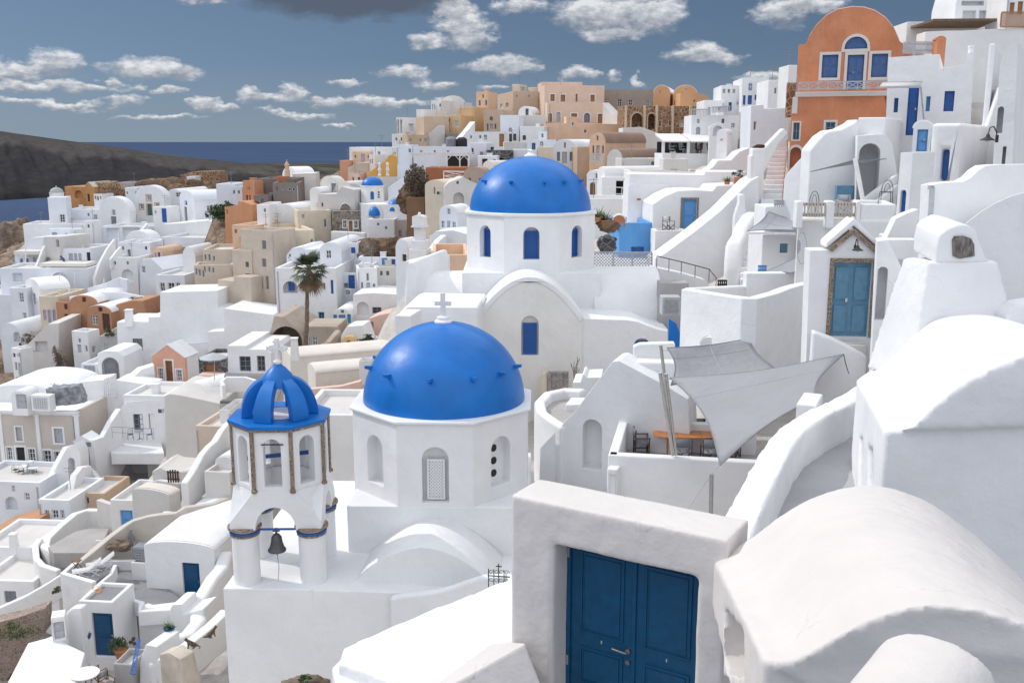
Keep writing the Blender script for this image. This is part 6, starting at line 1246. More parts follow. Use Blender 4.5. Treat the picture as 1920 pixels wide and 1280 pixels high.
# smoother gable
u0, zs_ = GF.uv(893,600); u1, _ = GF.uv(1092,600); ztg = GF.uv(995,524)[1]
def pointed(u0, u1, zs, zt, n=18):
    r = []
    for i in range(n + 1):
        t = i / n; r.append((u0 + (u1 - u0) * t, zs + (zt - zs) * (1 - abs(2 * t - 1) ** 1.9)))
    return r
a, zw0 = GF.uv(979,666); b, _ = GF.uv(1008,666); _, zw1 = GF.uv(994,592)
m = MB(); m.prism(GF, [(u0, zs_ - 5.)] + pointed(u0, u1, zs_, ztg) + [(u1, zs_ - 5.)],0,4,[archo(a - .04, b + .04, zw0, zw1)],[.22]); m.build('nave', plaster('limewash',(.76,.745,.72),.04, stain=.12), ch, bevel=.05)
m = MB(); o1 = [(u, z + .13) for u, z in pointed(u0 - .05, u1 + .05, zs_, ztg)]; o2 = [(u, z - .1) for u, z in pointed(u0 + .1, u1 - .1, zs_, ztg)][::-1]; m.prism(GF, o1 + o2,-.04,3.9); m.build('nave_roof','white', ch, bevel=.03)
def latwin(par, fr, u0, u1, z0, z1, dep, mat, st=.085, bw=.02, dark=None, nm='window', th=.036):
    m = MB(); b_ = .06; m.prism(fr, rect(u0, u1, z0, z1), dep - .12, dep - .04,[rect(u0 + b_, u1 - b_, z0 + b_, z1 - b_)], through=True); W_ = u1 - u0 - 2 * b_; H_ = z1 - z0 - 2 * b_
    for sg in (1,-1):
        k = -H_
        while k < W_:
            xs = max(0, k); xe = min(W_, k + H_)
            if xe - xs > .02: m.bar(fr.w(u0 + b_ + (xs if sg > 0 else W_ - xs), z0 + b_ + xs - k, dep - .08 - .008 * sg), fr.w(u0 + b_ + (xe if sg > 0 else W_ - xe), z0 + b_ + xe - k, dep - .08 - .008 * sg), th, bw, up=fr.n)
            k += st
    w = m.build(nm, mat, par); m = MB(); m.box(fr, u0 + .01, u1 - .01, z0 + .01, z1 - .01, dep - .035, dep - .02); m.build('pane', dark or cmt('dark'), w); return w
latwin(ch, GF, a + .03, b - .03, zw0 + .04, GF.uv(994,606)[1],.22, cmt('blue'), dark=simple('blue_dark',(.006,.05,.20)))
# right annex
AF = Fr(1100,640,43.9,0); zb_ = AF.uv(1100,760)[1]
ol = [(AF.uv(1091,600)[0], zb_ - 2)] + px(AF, [(1091,597),(1110,598),(1140,599),(1175,600),(1195,603),(1215,611),(1235,618),(1256,622)]) + [(AF.uv(1256,620)[0], zb_ - 2)]
a, z0_ = AF.uv(1188,660); b, _ = AF.uv(1218,660); z1_ = AF.uv(1200,634)[1]
m = MB(); m.prism(AF, ol, 0,3.5,[archo(a, b, z0_ - .5, z1_)],[.2]); m.build('annex','white', ch, bevel=.08)
latwin(ch, AF, a + .03, b - .03, z0_ - .45, AF.uv(1200,639)[1],.2, cmt('blue'), dark=simple('blue_dark',(.006,.05,.20)))
# transverse vault right and left
TF = Fr(0,0,0,90, o=V((W(1240,560,47).x, 46.6,0)))
zt2 = W(1170,503,48.5).z; zlo = W(1170,592,46.6).z
L_ = (W(1240,560,47).x - fcx.x)
prof = [(0, zlo - 3),(0, zlo)] + [(2.6 * (1 - cos(t)), zlo + (zt2 - zlo) * sin(t)) for t in [pi / 2 * i / 12 for i in range(1,13)]] + [(5.2 - 2.6 * (1 - cos(t)), zlo + (zt2 - zlo) * sin(t)) for t in [pi / 2 * i / 12 for i in range(11,-1,-1)]] + [(5.2, zlo - 3)]
m = MB(); m.prism(TF, prof, 0, L_ - 3.0); m.build('right_transept','white', ch, bevel=.05)
x0 = W(776,560,47).x; TL = Fr(0,0,0,90, o=V((fcx.x - 3.0,46.9,0))); m = MB(); prof2 = [(u * .95, z - .25) for u, z in prof]; m.prism(TL, prof2,0, fcx.x - 3.0 - x0); m.build('left_transept','white', ch, bevel=.05)
m = MB(); f2 = Fr(756,600,46.5,-12); m.prism(f2, px(f2,[(752,640),(764,492),(778,490),(781,505),(783,600),(783,640)]),0,5.5); m.build('end_buttress','white', ch, bevel=.1)
H('roof_terrace','white roof platform behind the near blue dome',41.5,-4,[(742,720),(742,594),(760,575),(896,577),(896,720)], D=4, bevel=.15)
H('roof_block','small white roof block left of the near dome cross',39,-10,(741,592,771,640), D=1.6, mat='chalk', roof='plain', cat='block')
# ---------- near church
NY = 31.; nc = W(831,752, NY); ncx = V((nc.x, NY, 0)); R = 2.95
zt = W(822,797,28.2).z; zb = W(822,951,28.2).z; zb2 = W(822,1045,28.2).z
ch = thing('domed_church','near white church with big glossy blue dome beside the bell tower','church', V((nc.x, NY, zb2 - 4))); GROUND.append((nc.x, NY - 4, zb2 - 7)); k0 = pi / 8 + radians(-1.5)
def nw(i):
    return (.40, zb + .42, zb + 1.96,.34) if i != 5 else (.40, zb + .12, zb + 1.85,.34)
m = MB(); P_ = drum_facets(m, ncx, R, zb - .3, zt, k0, nw); m.poly([V((p.x, p.y, zt)) for p in P_]); m.build('drum','white', ch, bevel=.035, seg=3)
m = MB(); P2 = [V((ncx.x + x, ncx.y + y, 0)) for x, y in ngon(R + .10, k0)]; t = [V((p.x, p.y, zt + .10)) for p in P2]; b = [V((p.x, p.y, zt + .002)) for p in P2]; m.poly(t); m.poly(b)
for i in range(8): m.poly([t[i], t[(i + 1) % 8], b[(i + 1) % 8], b[i]])
m.build('cornice','white', ch, bevel=.03)
mid = [V((*p, 0)) for p in ngon(R, k0)]; i = 5; mm = (mid[5] + mid[6]) / 2; fr = Fr(0,0,0, math.degrees(atan2(mm.y, mm.x)) + 90, o=V((ncx.x + mm.x, ncx.y + mm.y, 0)))
latwin(ch, fr, -.27,.27, zb + .16, zb + 1.42,.30, PM('white'), st=.098, bw=.02, th=.046)
mm = (mid[6] + mid[7]) / 2; fr6 = Fr(0,0,0, math.degrees(atan2(mm.y, mm.x)) + 90, o=V((ncx.x + mm.x, ncx.y + mm.y, 0)))
m = MB()
for q in range(3): cz = zb + .72 + q * .4; m.prism(fr6,[(.0 + .12 * cos(2 * pi * t / 14), cz + .12 * sin(2 * pi * t / 14)) for t in range(14)],.325,.336)
m.build('round_vents', cmt('dark'), ch)
dc = W(833,752, NY); dome(ch, V((dc.x, NY, 0)), zt + .08,2.58,2.50,.2,[(-132,27),(-96,27),(-64,27),(-38,27),(-10,27),(-165,27),(160,27),(120,27),(80,27),(40,27)], n=96)
zc = zt + .08 + 2.5
m = MB(); m.lathe(V((dc.x, NY, zc)),[(.28,-.06),(.28,.03),(.21,.08),(.20,.16),(.07,.2),(0,.2)],18); bs = m.build('cap','white', ch)
m = MB(); F1 = Fr(0,0,0,-8, o=V((dc.x, NY, 0))); m.box(F1,-.07,.07, zc + .16, zc + .92,-.06,.06); m.box(F1,-.26,-.071, zc + .52, zc + .66,-.06,.06); m.box(F1,.071,.26, zc + .52, zc + .66,-.06,.06); m.build('cross','chalk', ch, bevel=.012)
F0 = Fr(0,0,0,-1.5, o=V((ncx.x, NY - 2.74,0)))
m = MB(); m.box(F0,-2.75,2.75, zb2 - 4, zb, 0,5.4); m.build('crossing','white', ch, bevel=.04, seg=3)
# front barrel vault
VF = Fr(800,1115,26.1,-4); u0 = VF.uv(650,1115)[0]; u1 = VF.uv(945,1115)[0]; zs_ = VF.uv(800,1112)[1]; zv = W(795,974,28.2).z
m = MB(); m.prism(VF, [(u0, zs_ - 3)] + pointed(u0, u1, zs_, zv, 26) + [(u1, zs_ - 3)],0,2.2); m.build('apse_vault','white', ch, bevel=.05, seg=3)
# platform and front wall
zp = W(640,1095,25.6).z; pz = zp
fw = Fr(420,1100,25.8,-2); a = fw.uv(418,1100)[0]; b = fw.uv(1010,1100)[0]; zp = fw.uv(500,1104)[1]
m = MB(); m.prism(fw, [(a, zp - 9),(a, zp),(a + 2.0, zp + .02),(a + 3.6, zp - .02),(b, zp - .1),(b, zp - 9)],0,9); m.build('platform','white', ch, bevel=.08, seg=3)
GROUND.append(tuple(W(500,1400,25))); ch['_t'] = 1; del ch['_t']
wallpath('wavy_wall','low white wavy wall with rounded top before the church vault',[(732,1117,25.5),(760,1112,25.45),(790,1109,25.4),(820,1105,25.35),(850,1097,25.3),(880,1086,25.2),(905,1078,25.1),(950,1076,24.9)],.28,1.3,'white', bevel=.09, rnd=True)
# iron scroll gate
def irongate():
    fr = Fr(916,1095,19.5,-6); o = thing('iron_gate','small black wrought iron gate with a cross and scrolls','gate', fr.w(.2, fr.uv(916,1110)[1])); z = lambda y: fr.uv(930, y)[1]; u = lambda x: fr.uv(x, 1080)[0]
    m = MB(); m.tube([fr.w(u(914), z(1079)), fr.w(u(956), z(1080))],.012,6); m.tube([fr.w(u(916), z(1066)), fr.w(u(916), z(1100))],.012,6)
    for x in (926,945): m.tube([fr.w(u(x), z(1067)), fr.w(u(x), z(1100))],.010,6)
    m.build('bars', IRON, o); m = MB(); m.tube([fr.w(u(935), z(1056)), fr.w(u(935), z(1095))],.012,6); m.tube([fr.w(u(930), z(1061)), fr.w(u(941), z(1061))],.012,6); m.build('cross', IRON, o); m = MB()
    for x in (921,931,940,950):
        for yy, sg in ((1072,1),(1086,-1)):
            c0 = (u(x), z(yy)); rr = .055; m.tube([fr.w(c0[0] + rr * (1 - t / 22) * cos(t * .42), c0[1] + sg * rr * (1 - t / 22) * sin(t * .42)) for t in range(18)],.006,5)
    m.build('scrolls', IRON, o)
irongate()
# ---------- bell tower
def belltower():
    TY = 27.25; tc = W(526,800, TY); c = V((tc.x, TY, 0)); rot = radians(1.5); k0 = rot + pi / 8 - 0
    k0 = -radians(66) ; R = 1.35
    ze = W(505,806, TY - 1.3).z; z1 = ze; zmid = W(505,922, TY - 1.3).z; zsp = W(505,992, TY - 1.2).z; zp0 = zp
    o = thing('bell_tower','white octagonal bell tower with open blue ribbed crown and two bells','bell tower', V((c.x, c.y, zp0))); WH = PM('white')
    # shaft: ring of eight wall plates with arched openings
    P_ = [V((c.x + x, c.y + y, 0)) for x, y in ngon(R, k0)]; Pi = [V((c.x + x, c.y + y, 0)) for x, y in ngon(R - .30, k0)]
    m = MB(); 
    for i in range(8):
        a, b = P_[i], P_[(i + 1) % 8]; ai, bi = Pi[i], Pi[(i + 1) % 8]; u = (b - a).normalized(); mid = (a + b) / 2; midi = (ai + bi) / 2; hw_ = .24; zlo = zmid + .12; zhi = ze - .28
        q = [V((a.x, a.y, zmid)), V((a.x, a.y, z1)), V((b.x, b.y, z1)), V((b.x, b.y, zmid))]; qi = [V((ai.x, ai.y, zmid)), V((ai.x, ai.y, z1)), V((bi.x, bi.y, z1)), V((bi.x, bi.y, zmid))]
        ho = [V(((mid + u * s).x, (mid + u * s).y, z)) for s, z in archo(-hw_, hw_, zlo, zhi)]; hi = [V(((midi + u * s).x, (midi + u * s).y, z)) for s, z in archo(-hw_, hw_, zlo, zhi)]
        m.capholes(q, [ho]); m.capholes(qi, [hi])
        for k in range(len(ho)): j = (k + 1) % len(ho); m.poly([ho[k], ho[j], hi[j], hi[k]])
        m.poly([q[1], q[2], qi[2], qi[1]]); m.poly([q[0], q[3], qi[3], qi[0]])
    m.build('shaft', WH, o, bevel=.012)
    # stone pilaster strips at the corners
    TS = PM('trimstone')
    for i in range(8):
        d = (P_[i] - c).normalized(); p = P_[i] + d * .005; m = MB(); s = V((-d.y, d.x, 0)); w = .055
        A = [p + s * w, p - s * w, p - s * w + d * .05, p + s * w + d * .05]; m.poly([V((q.x, q.y, ze - .05)) for q in A]); m.poly([V((q.x, q.y, zmid + .02)) for q in A])
        for k in range(4): a, b = A[k], A[(k + 1) % 4]; m.poly([V((a.x, a.y, zmid + .02)), V((b.x, b.y, zmid + .02)), V((b.x, b.y, ze - .05)), V((a.x, a.y, ze - .05))])
        m.lathe(V((p.x + d.x * .02, p.y + d.y * .02, zmid - .06)),[(.02,0),(.085,.03),(.085,.1),(.03,.13)],8); m.build('pilaster_strip', TS, o)
    m = MB(); Pe = [V((c.x + x, c.y + y, 0)) for x, y in ngon(R + .08, k0)]; t = [V((p.x, p.y, ze + .0)) for p in Pe]; b = [V((p.x, p.y, ze - .07)) for p in Pe]; m.capholes(t, []); m.capholes(b, [])
    for k in range(8): m.poly([t[k], t[(k + 1) % 8], b[(k + 1) % 8], b[k]])
    m.build('stone_cornice', TS, o)
    m = MB(); Pe = [V((c.x + x, c.y + y, 0)) for x, y in ngon(R + .11, k0)]; t = [V((p.x, p.y, ze + .10)) for p in Pe]; b = [V((p.x, p.y, ze + .003)) for p in Pe]; m.capholes(t, []); m.capholes(b, [])
    for k in range(8): m.poly([t[k], t[(k + 1) % 8], b[(k + 1) % 8], b[k]])
    m.build('eave_slab', BLUE, o, bevel=.01)
    m = MB(); m.lathe(V((c.x, c.y, ze + .104)),[(.62,0),(.62,.012),(0,.014)],32); m.build('inner_floor','white', o)
    # crown ribs
    Rr = 1.06; Hh = 1.12; zc0 = ze + .105
    for i in range(6):
        a0 = radians(-104 + 60 * i); m = MB(); n = 12; hwid = radians(15.5); sec = []
        for k in range(n + 1):
            t = pi / 2 * k / n * .90; r_ = Rr * cos(t) ** .82; z = zc0 + Hh * sin(t); ww = .52 * max(.16, cos(t)) ** .6 * .5
            rad = V((cos(a0), sin(a0),0)); tn = V((-sin(a0), cos(a0),0)); po = c + rad * r_; pi_ = c + rad * max(.06,(r_ - .30)); sec.append([V((po + tn * ww).to_2d().to_3d()) + V((0,0, z)), V((po - tn * ww).to_2d().to_3d()) + V((0,0, z)), V((pi_ - tn * ww * .8).to_2d().to_3d()) + V((0,0, z - .10 * sin(t))), V((pi_ + tn * ww * .8).to_2d().to_3d()) + V((0,0, z - .10 * sin(t)))])
        for k in range(n):
            for j in range(4): m.poly([sec[k][j], sec[k][(j + 1) % 4], sec[k + 1][(j + 1) % 4], sec[k + 1][j]])
        m.poly(sec[0]); m.poly(sec[-1]); m.build('rib', BLUE, o, bevel=.012)
    m = MB(); m.lathe(V((c.x, c.y, zc0 + Hh * .74)),[(.50,.0),(.48,.16),(.36,.34),(.22,.50),(.10,.60),(.09,.64),(0,.64)],20); m.build('finial', BLUE, o)
    zf = zc0 + Hh * .74 + .62; m = MB(); m.lathe(V((c.x, c.y, zf)),[(.10,0),(.12,.06),(.07,.12),(.06,.18),(0,.18)],14); cb = m.build('cross_base', WH, o)
    f1 = Fr(0,0,0,-6, o=c); m = MB(); zz = zf + .10; w = .06; q = [(-w, zz),(-w, zz + .36),(-.13, zz + .36),(-.13, zz + .31),(-.2, zz + .31),(-.2, zz + .35),(-.29, zz + .35),(-.29, zz + .47),(-.2, zz + .47),(-.2, zz + .51),(-.13, zz + .51),(-.13, zz + .46),(-w, zz + .46),(-w, zz + .6),(-.1, zz + .6),(-.1, zz + .68),(-.05, zz + .68),(-.05, zz + .75)]
    q = [(u, zz + (z - zz) * .82) for u, z in q]; q = q + [(-u, z) for u, z in q[::-1]]; m.prism(f1, q, -.06,.06); m.build('cross','chalk', o, bevel=.012)
    # lower body: four arches
    hs = 1; sq = [(-1,-1),(1,-1),(1,1),(-1,1)]; ar = radians(1.5); X = V((cos(ar), sin(ar),0)); Y_ = V((-sin(ar), cos(ar),0)); colc = [c + X * (a * .93) + Y_ * (b * .93) for a, b in sq]
    cr = .37
    m = MB(); ho = 1.29; hi_ = .80
    for q in range(4):
        fr = Fr(0,0,0,1.5 + 90 * q, o=V((c.x, c.y, 0)) + [(-Y_), X, Y_, (-X)][q] * ho)
        e = .62; W_ = 1.24; zz0 = zsp; zz1 = zmid + .001; hole = arc(-.56, zz0,.56, zz0,.66,14); ol_ = [(-W_, zz0)] + hole + [(W_, zz0),(W_, zz0 + .25),(.56, zz1),(-.56, zz1),(-W_, zz0 + .25)]
        m2 = MB(); m2.prism(fr, ol_, .02 + .0008 * q, .44); m2.build('arch', WH, o, bevel=.015)
    m = MB(); top = ngon(R, k0); B1 = []; 
    for i, (x, y) in enumerate(top): B1.append((x, y))
    # tapering skirt between octagon and square
    lo = [(c + X * a + Y_ * b - c) for a, b in ((-1.22,-.8),(-.8,-1.22),(.8,-1.22),(1.22,-.8),(1.22,.8),(.8,1.22),(-.8,1.22),(-1.22,.8))]
    for ci in range(4):
        m = MB(); cc = colc[ci]; sx, sy = sq[ci]; a = c + X * (sx * 1.26) + Y_ * (sy * .62); b = c + X * (sx * .62) + Y_ * (sy * 1.26); rr = R * .985; ta = c + (X * sx * cos(radians(22.5)) + Y_ * sy * sin(radians(22.5))) * rr; tb = c + (X * sx * sin(radians(22.5)) + Y_ * sy * cos(radians(22.5))) * rr; ia = c + X * (sx * .72) + Y_ * (sy * .5); ib = c + X * (sx * .5) + Y_ * (sy * .72); cr_ = c + X * (sx * 1.12) + Y_ * (sy * 1.12)
        lowp = [V((p.x, p.y, zsp)) for p in (a, cr_, b, ib, ia)]; upp = [V((p.x, p.y, zmid + .0)) for p in (ta, (ta + tb) / 2 * 1.0, tb, ib, ia)]; m.poly(lowp); m.poly(upp)
        for k in range(5): m.poly([lowp[k], lowp[(k + 1) % 5], upp[(k + 1) % 5], upp[k]])
        m.build('corner_pier', WH, o, bevel=.02)
    for ci in range(4):
        cc = colc[ci]; m = MB(); m.lathe(V((cc.x, cc.y, zp0 - .3)),[(cr, 0),(cr, zsp - zp0 + .3)],28); cl_ = m.build('column', WH, o, ang=30)
        m = MB(); m.lathe(V((cc.x, cc.y, zsp - .02)),[(cr + .02,-.02),(cr + .10,0),(cr + .10,.06),(cr + .02,.07)],24); m.build('stone_ring', TS, cl_)
        m = MB(); m.lathe(V((cc.x, cc.y, zsp - .16)),[(cr + .01,0),(cr + .055,.01),(cr + .055,.065),(cr + .01,.075)],24); m.build('blue_ring', cmt('blue'), cl_)
        m = MB(); m.lathe(V((cc.x, cc.y, zsp - .24)),[(cr + .005,0),(cr + .04,.02),(cr + .04,.07),(cr + .005,.078)],24); m.build('lower_ring', TS, cl_)
    bm_ = cmt('blue'); m = MB(); m.bar(V((colc[0].x, colc[0].y, zsp - .1)) + X * cr, V((colc[1].x, colc[1].y, zsp - .1)) - X * cr, .05); m.build('tie_beam', bm_, o)
    m = MB(); a = c - X * 1.0 + V((0,0, zmid + .55)); m.bar(a, c + X * 1.05 + V((0,0, zmid + .75)),.10); m.build('upper_beam', bm_, o); m = MB(); m.bar(c + X * -.28 - Y_ * 1.27 + V((0,0, ze - .42)), c + X * .32 - Y_ * 1.27 + V((0,0, ze - .42)),.03); m.build('rod', IRON, o)
    def bell(p, s, label):
        b = thing('bell', label, 'bell', p); bz = simple('bell_bronze',(.10,.10,.105),.45,.6, bump=.3); m = MB(); m.lathe(p, [(.21 * s, 0),(.215 * s, .03 * s),(.17 * s, .1 * s),(.135 * s, .22 * s),(.12 * s, .34 * s),(.07 * s, .41 * s),(.02 * s, .42 * s)],20); m.build('body', bz, b)
        m = MB(); m.tube([p + V((0,0,.4 * s)), p + V((0,0,.56 * s))],.03 * s, 6); m.tube([p + V((-.08 * s, 0,.5 * s)), p + V((.08 * s, 0,.5 * s))],.03 * s, 6); m.build('crown', bz, b); m = MB(); m.tube([p + V((0,0,.2 * s)), p + V((0,0,-.12 * s))],.012,5); m.lathe(p + V((0,0,-.08)),[(.001,-.04),(.04,0),(.001,.04)],8); m.build('clapper', bz, b)
        m = MB(); m.tube([p + V((0,0,-.12 * s)), p + V((.03,0,-.5)), p + V((-.02,0,-.95))],.009,5); m.build('pull_rope', cmt('grey'), b)
    bp = (colc[0] + colc[1]) / 2; bell(V((bp.x - .06, bp.y, zsp - .74)),1.2,'dark bronze bell hanging under the blue beam at the tower front'); bell(V((c.x + .32, c.y + .35, zsp - .14)),1.1,'second dark bell hanging higher inside the tower arch')
    m = MB(); m.tube([c + V((.26,.1, zmid)) , c + V((.27,.1, zp0 + 1.1))],.01,5); m.build('bell_chain', cmt('grey'), o)
belltower()
H('church_roof','lit white roof terrace behind the bell tower columns',33,-2,(560,870,668,1000), D=5, bevel=.05, ax=560) if 0 else None
rock('rubble_rocks','grey rubble and weeds at the foot of the church wall',575,1285,20,50,30,22, ROCK2,61)
bush('weeds','low green weeds at the foot of the church wall',572,1272,19.6,16,5,200, LEAF, .05)
# ============================================================ centre terraces and foreground
# triangular white wall with niche
def loft(name, label, secs, mat, cat, caps=True, bevel=0, remesh=0, disp=0, kind=None, closed=True):
    """secs: list of sections; each a list of world points, same count"""
    m = MB()
    for a, b in zip(secs, secs[1:]):
        n = len(a)
        for k in range(n if closed else n - 1): j = (k + 1) % n; m.poly([a[k], a[j], b[j], b[k]])
    if caps: m.capholes(secs[0],[]); m.capholes(secs[-1],[])
    c = sum(secs[0], V()) / len(secs[0]); c.z = min(p.z for p in secs[0]); o = m.build(name, mat, None, bevel=bevel, remesh=remesh, disp=disp, origin=c); return tag(o, label, cat)
r, f, g = H('gable_wall','white triangular wall with round topped niche beside the near church',31,-20,[(1005,960),(1013,840),(1040,810),(1075,775),(1148,678),(1160,676),(1240,718),(1290,748),(1300,960)], D=1.4, cat='wall', bevel=.12, wins=[(1092,786,1128,880,'ao',.5)])
wallpath('round_pit_wall','curved white wall round a small sunken seating pit',[(1095,730,36),(1060,728,36.5),(1028,735,36),(1012,752,35),(1016,770,34),(1040,788,33),(1060,800,32.5)],.4,3,'white', bevel=.1, ground=True)
slab('pit_floor','grey floor of the small sunken seating pit',[(1020,765),(1035,745),(1085,740),(1095,765),(1062,800)],35, th=.5, mat='paving', cat='terrace')
H('masonry_table','white masonry table block in the seating pit',34.5,-14,[(1058,785),(1060,758),(1090,757),(1082,785)], D=1, cat='table', drop=.2, base=False)
H('parapet_block','white stepped parapet blocks behind the seating pit',38,-8,[(1074,745),(1074,716),(1088,716),(1092,702),(1096,702),(1100,708),(1128,707),(1130,745)], D=1.5, cat='parapet', drop=1)
H('rustic_gate','weathered grey wooden gate frame under the far church wall',42.5,0,(1028,697,1066,735), D=.2, mat=simple('oldwood',(.30,.27,.25),.9, bump=.6, scale=9, var=.4), roof='plain', cat='gate', wins=[(1034,702,1058,732,'o',.08)], drop=.2, base=False)
m = MB(); c0 = W(1078,718,42.3)
for i in range(9): a = i * .7; m.tube([c0 + V((0,0,-.3)), c0 + V((.08 * cos(a),.05 * sin(a),.35 + .04 * i)), c0 + V((.2 * cos(a * 1.3),.1,.6 + .07 * i))],.012,5)
tag(m.build('vine', DRY, None, origin=c0),'bare leafless vine beside the weathered gate','vine')
H('cream_apse','cream curved stair wall leaning on the far church nave',42.6,-10,[(1008,740),(1010,712),(1016,700),(1022,698),(1026,706),(1030,740)], D=.8, mat='cream', cat='wall', bevel=.08)
H('masonry_bench','long white masonry bench above the triangular wall',33,-4,[(1188,715),(1188,650),(1200,645),(1266,643),(1266,665),(1268,715)], D=.4, cat='bench', bevel=.05)
H('masonry_bench','white bench seat block under the sail pole',32.3,-4,(1192,680,1290,745), D=1.2, cat='bench', roof='plain', bevel=.08)
# dining terrace
zT = W(1240,857,28).z; zf = zT - .95
def frombase(px_, py_, z): d = ray(px_, py_); return d * (z / d.z)
FL = frombase(1140,852, zT); FRt = frombase(1440,868, zT); BL = frombase(1160,790, zT); BR = frombase(1420,800, zT)
def quadwall(name, label, a, b, z1, z0, th, mat='white', cat='parapet', bev=.05):
    d = (b - a); d.z = 0; d.normalize(); s = V((-d.y, d.x, 0)) * th; m = MB(); T = [a, b, b + s, a + s]; t = [V((p.x, p.y, z1)) for p in T]; b_ = [V((p.x, p.y, z0)) for p in T]; m.poly(t); m.poly(b_)
    for k in range(4): m.poly([t[k], t[(k + 1) % 4], b_[(k + 1) % 4], b_[k]])
    return tag(m.build(name, mat, None, bevel=bev, origin=V((a.x, a.y, z0))), label, cat)
quadwall('terrace_wall','grey white front wall of the dining terrace under the sail', FL, FRt, zT, zT - 5,.35, bev=.06)
quadwall('terrace_wall','sunlit left wall of the dining terrace', BL, FL, zT + .0, zT - 5,.3); quadwall('terrace_wall','low back wall of the dining terrace', BL, BR, zT + .03, zT - 4,.3)
GROUND.append((FL.x, FL.y - .5, zT - 4.4)); GROUND.append((FRt.x, FRt.y - .5, zT - 4.4))
m = MB(); q = [FL + V((.15,.25,0)), FRt + V((0,.25,0)), BR + V((2,0,0)), BL]; q = [V((p.x, p.y, zf)) for p in q]; m.poly(q); m.poly([p - V((0,0,.3)) for p in q])
for k in range(4): m.poly([q[k], q[(k + 1) % 4], q[(k + 1) % 4] - V((0,0,.3)), q[k] - V((0,0,.3))])
tag(m.build('terrace_floor','grey', None, origin=q[0] - V((0,0,.3))),'grey floor of the dining terrace under the sail','floor')
H('arch_post','white pier with a shallow blind panel left of the dining terrace',27.8,-22,(1137,880,1157,960), D=1, roof='plain', cat='pier', bevel=.04, wins=[(1142,890,1154,960,'o',.08)])
# oval wooden table & chairs
def onfl(px_, py_, z=None): return frombase(px_, py_, zf if z is None else z)
tcn_ = frombase(1290,812, zf + .74)
o = thing('dining_table','long oval orange wood dining table under the grey sail','table', V((tcn_.x, tcn_.y, zf))); TW = simple('teak',(.46,.17,.05),.4, bump=.2, scale=5, var=.2); m = MB(); n = 28; RX_, RY_ = 1.15,.5
top = [V((tcn_.x + RX_ * (abs(cos(2 * pi * i / n)) ** .7) * (1 if cos(2 * pi * i / n) > 0 else -1), tcn_.y + RY_ * (abs(sin(2 * pi * i / n)) ** .7) * (1 if sin(2 * pi * i / n) > 0 else -1), zf + .74)) for i in range(n)]
m.poly(top); b_ = [p - V((0,0,.035)) for p in top]; m.poly(b_)
for k in range(n): m.poly([top[k], top[(k + 1) % n], b_[(k + 1) % n], b_[k]])
tt = m.build('tabletop', TW, o, bevel=.006); m = MB()
for u in (-.38,.38): m.bar(V((tcn_.x + u, tcn_.y - RY_ * .93, zf + .7435)), V((tcn_.x + u, tcn_.y + RY_ * .93, zf + .7435)),.012,.004)
m.build('seam', cmt('dwood'), tt)
for sx in (-1,1):
    for sy in (-1,1): m = MB(); m.bar(V((tcn_.x + sx * .7, tcn_.y + sy * .28, zf)), V((tcn_.x + sx * .7, tcn_.y + sy * .28, zf + .70)),.06); m.build('leg', TW, o)
m = MB(); m.lathe(V((tcn_.x + .02, tcn_.y, zf + .745)),[(.05,0),(.06,.03),(.05,.05),(0,.03)],12); tag(m.build('ashtray', cmt('dark'), None, origin=V((tcn_.x, tcn_.y, zf + .745))),'small dark ashtray in the middle of the oval table','ashtray')
def chair_at(p, yaw, label):
    """same chair by world point"""
    d = p; global W
    W0 = W; W = lambda *a: V((d.x, d.y, zf)); o = chair(0,0,0, yaw, label, 'dwood','grey'); W = W0; return o
for (dx, dy, yw, lb) in ((-1.5,.05,90,'dark wood folding armchair at the left end of oval table'),(-.35,-.95,180,'grey canvas armchair left of two in front of oval table'),(.55,-1.0,180,'grey canvas armchair right of two in front of oval table'),(-.45,.95,0,'grey canvas armchair left behind the oval table'),(.5,.95,0,'grey canvas armchair right behind the oval table'),(1.35,-.35,240,'grey canvas armchair at the hidden right end of oval table')):
    chair_at(V((tcn_.x + dx, tcn_.y + dy, 0)), yw, lb)
# sail poles and sails
for i, (a, b, rr, lb) in enumerate((((1262,853,28),(1238,700,27.6),.055,'front shiny steel sail pole leaning left on terrace wall'),((1258,800,29.5),(1239,648,29),.05,'rear shiny steel sail pole leaning left'),((1267,853,28.05),(1249,702,27.7),.05,'second front shiny steel pole paired with the leaning one'))):
    A, B = W(*a), W(*b); o = thing('sail_pole', lb, 'pole', A); m = MB(); m.tube([A, B], rr, 14); m.build('shaft', STEEL, o); m = MB(); m.tube([B + (B - A).normalized() * .01, B + (B - A).normalized() * .03], rr * 1.1,14); m.tube([B - V((0,0,.12)), B + V((.3,0,-.16))],.01,5); m.build('fitting', STEEL, o)
A = W(1333,962,22); B = W(1334,889,22); o = thing('sail_pole','short upright steel pole anchoring the lower sail corner','pole', A); m = MB(); m.tube([A, B],.05,14); m.build('shaft', STEEL, o); m = MB(); m.tube([B, W(1350,872,22.3)],.01,5); m.tube([B, W(1290,955,23)],.006,5); m.build('cable', STEEL, o)
sail('shade_sail','upper grey shade sail reaching to the massive curved wall',[(1251,652,29),(1404,634,30.5),(1466,698,28.5),(1258,722,27.6)], SAIL, .1)
sail('shade_sail','large grey shade sail hanging over the dining terrace',[(1257,708,27.6),(1582,664,25.5),(1530,745,23.5),(1350,872,22.4)], SAIL, .05, edgein=.16)
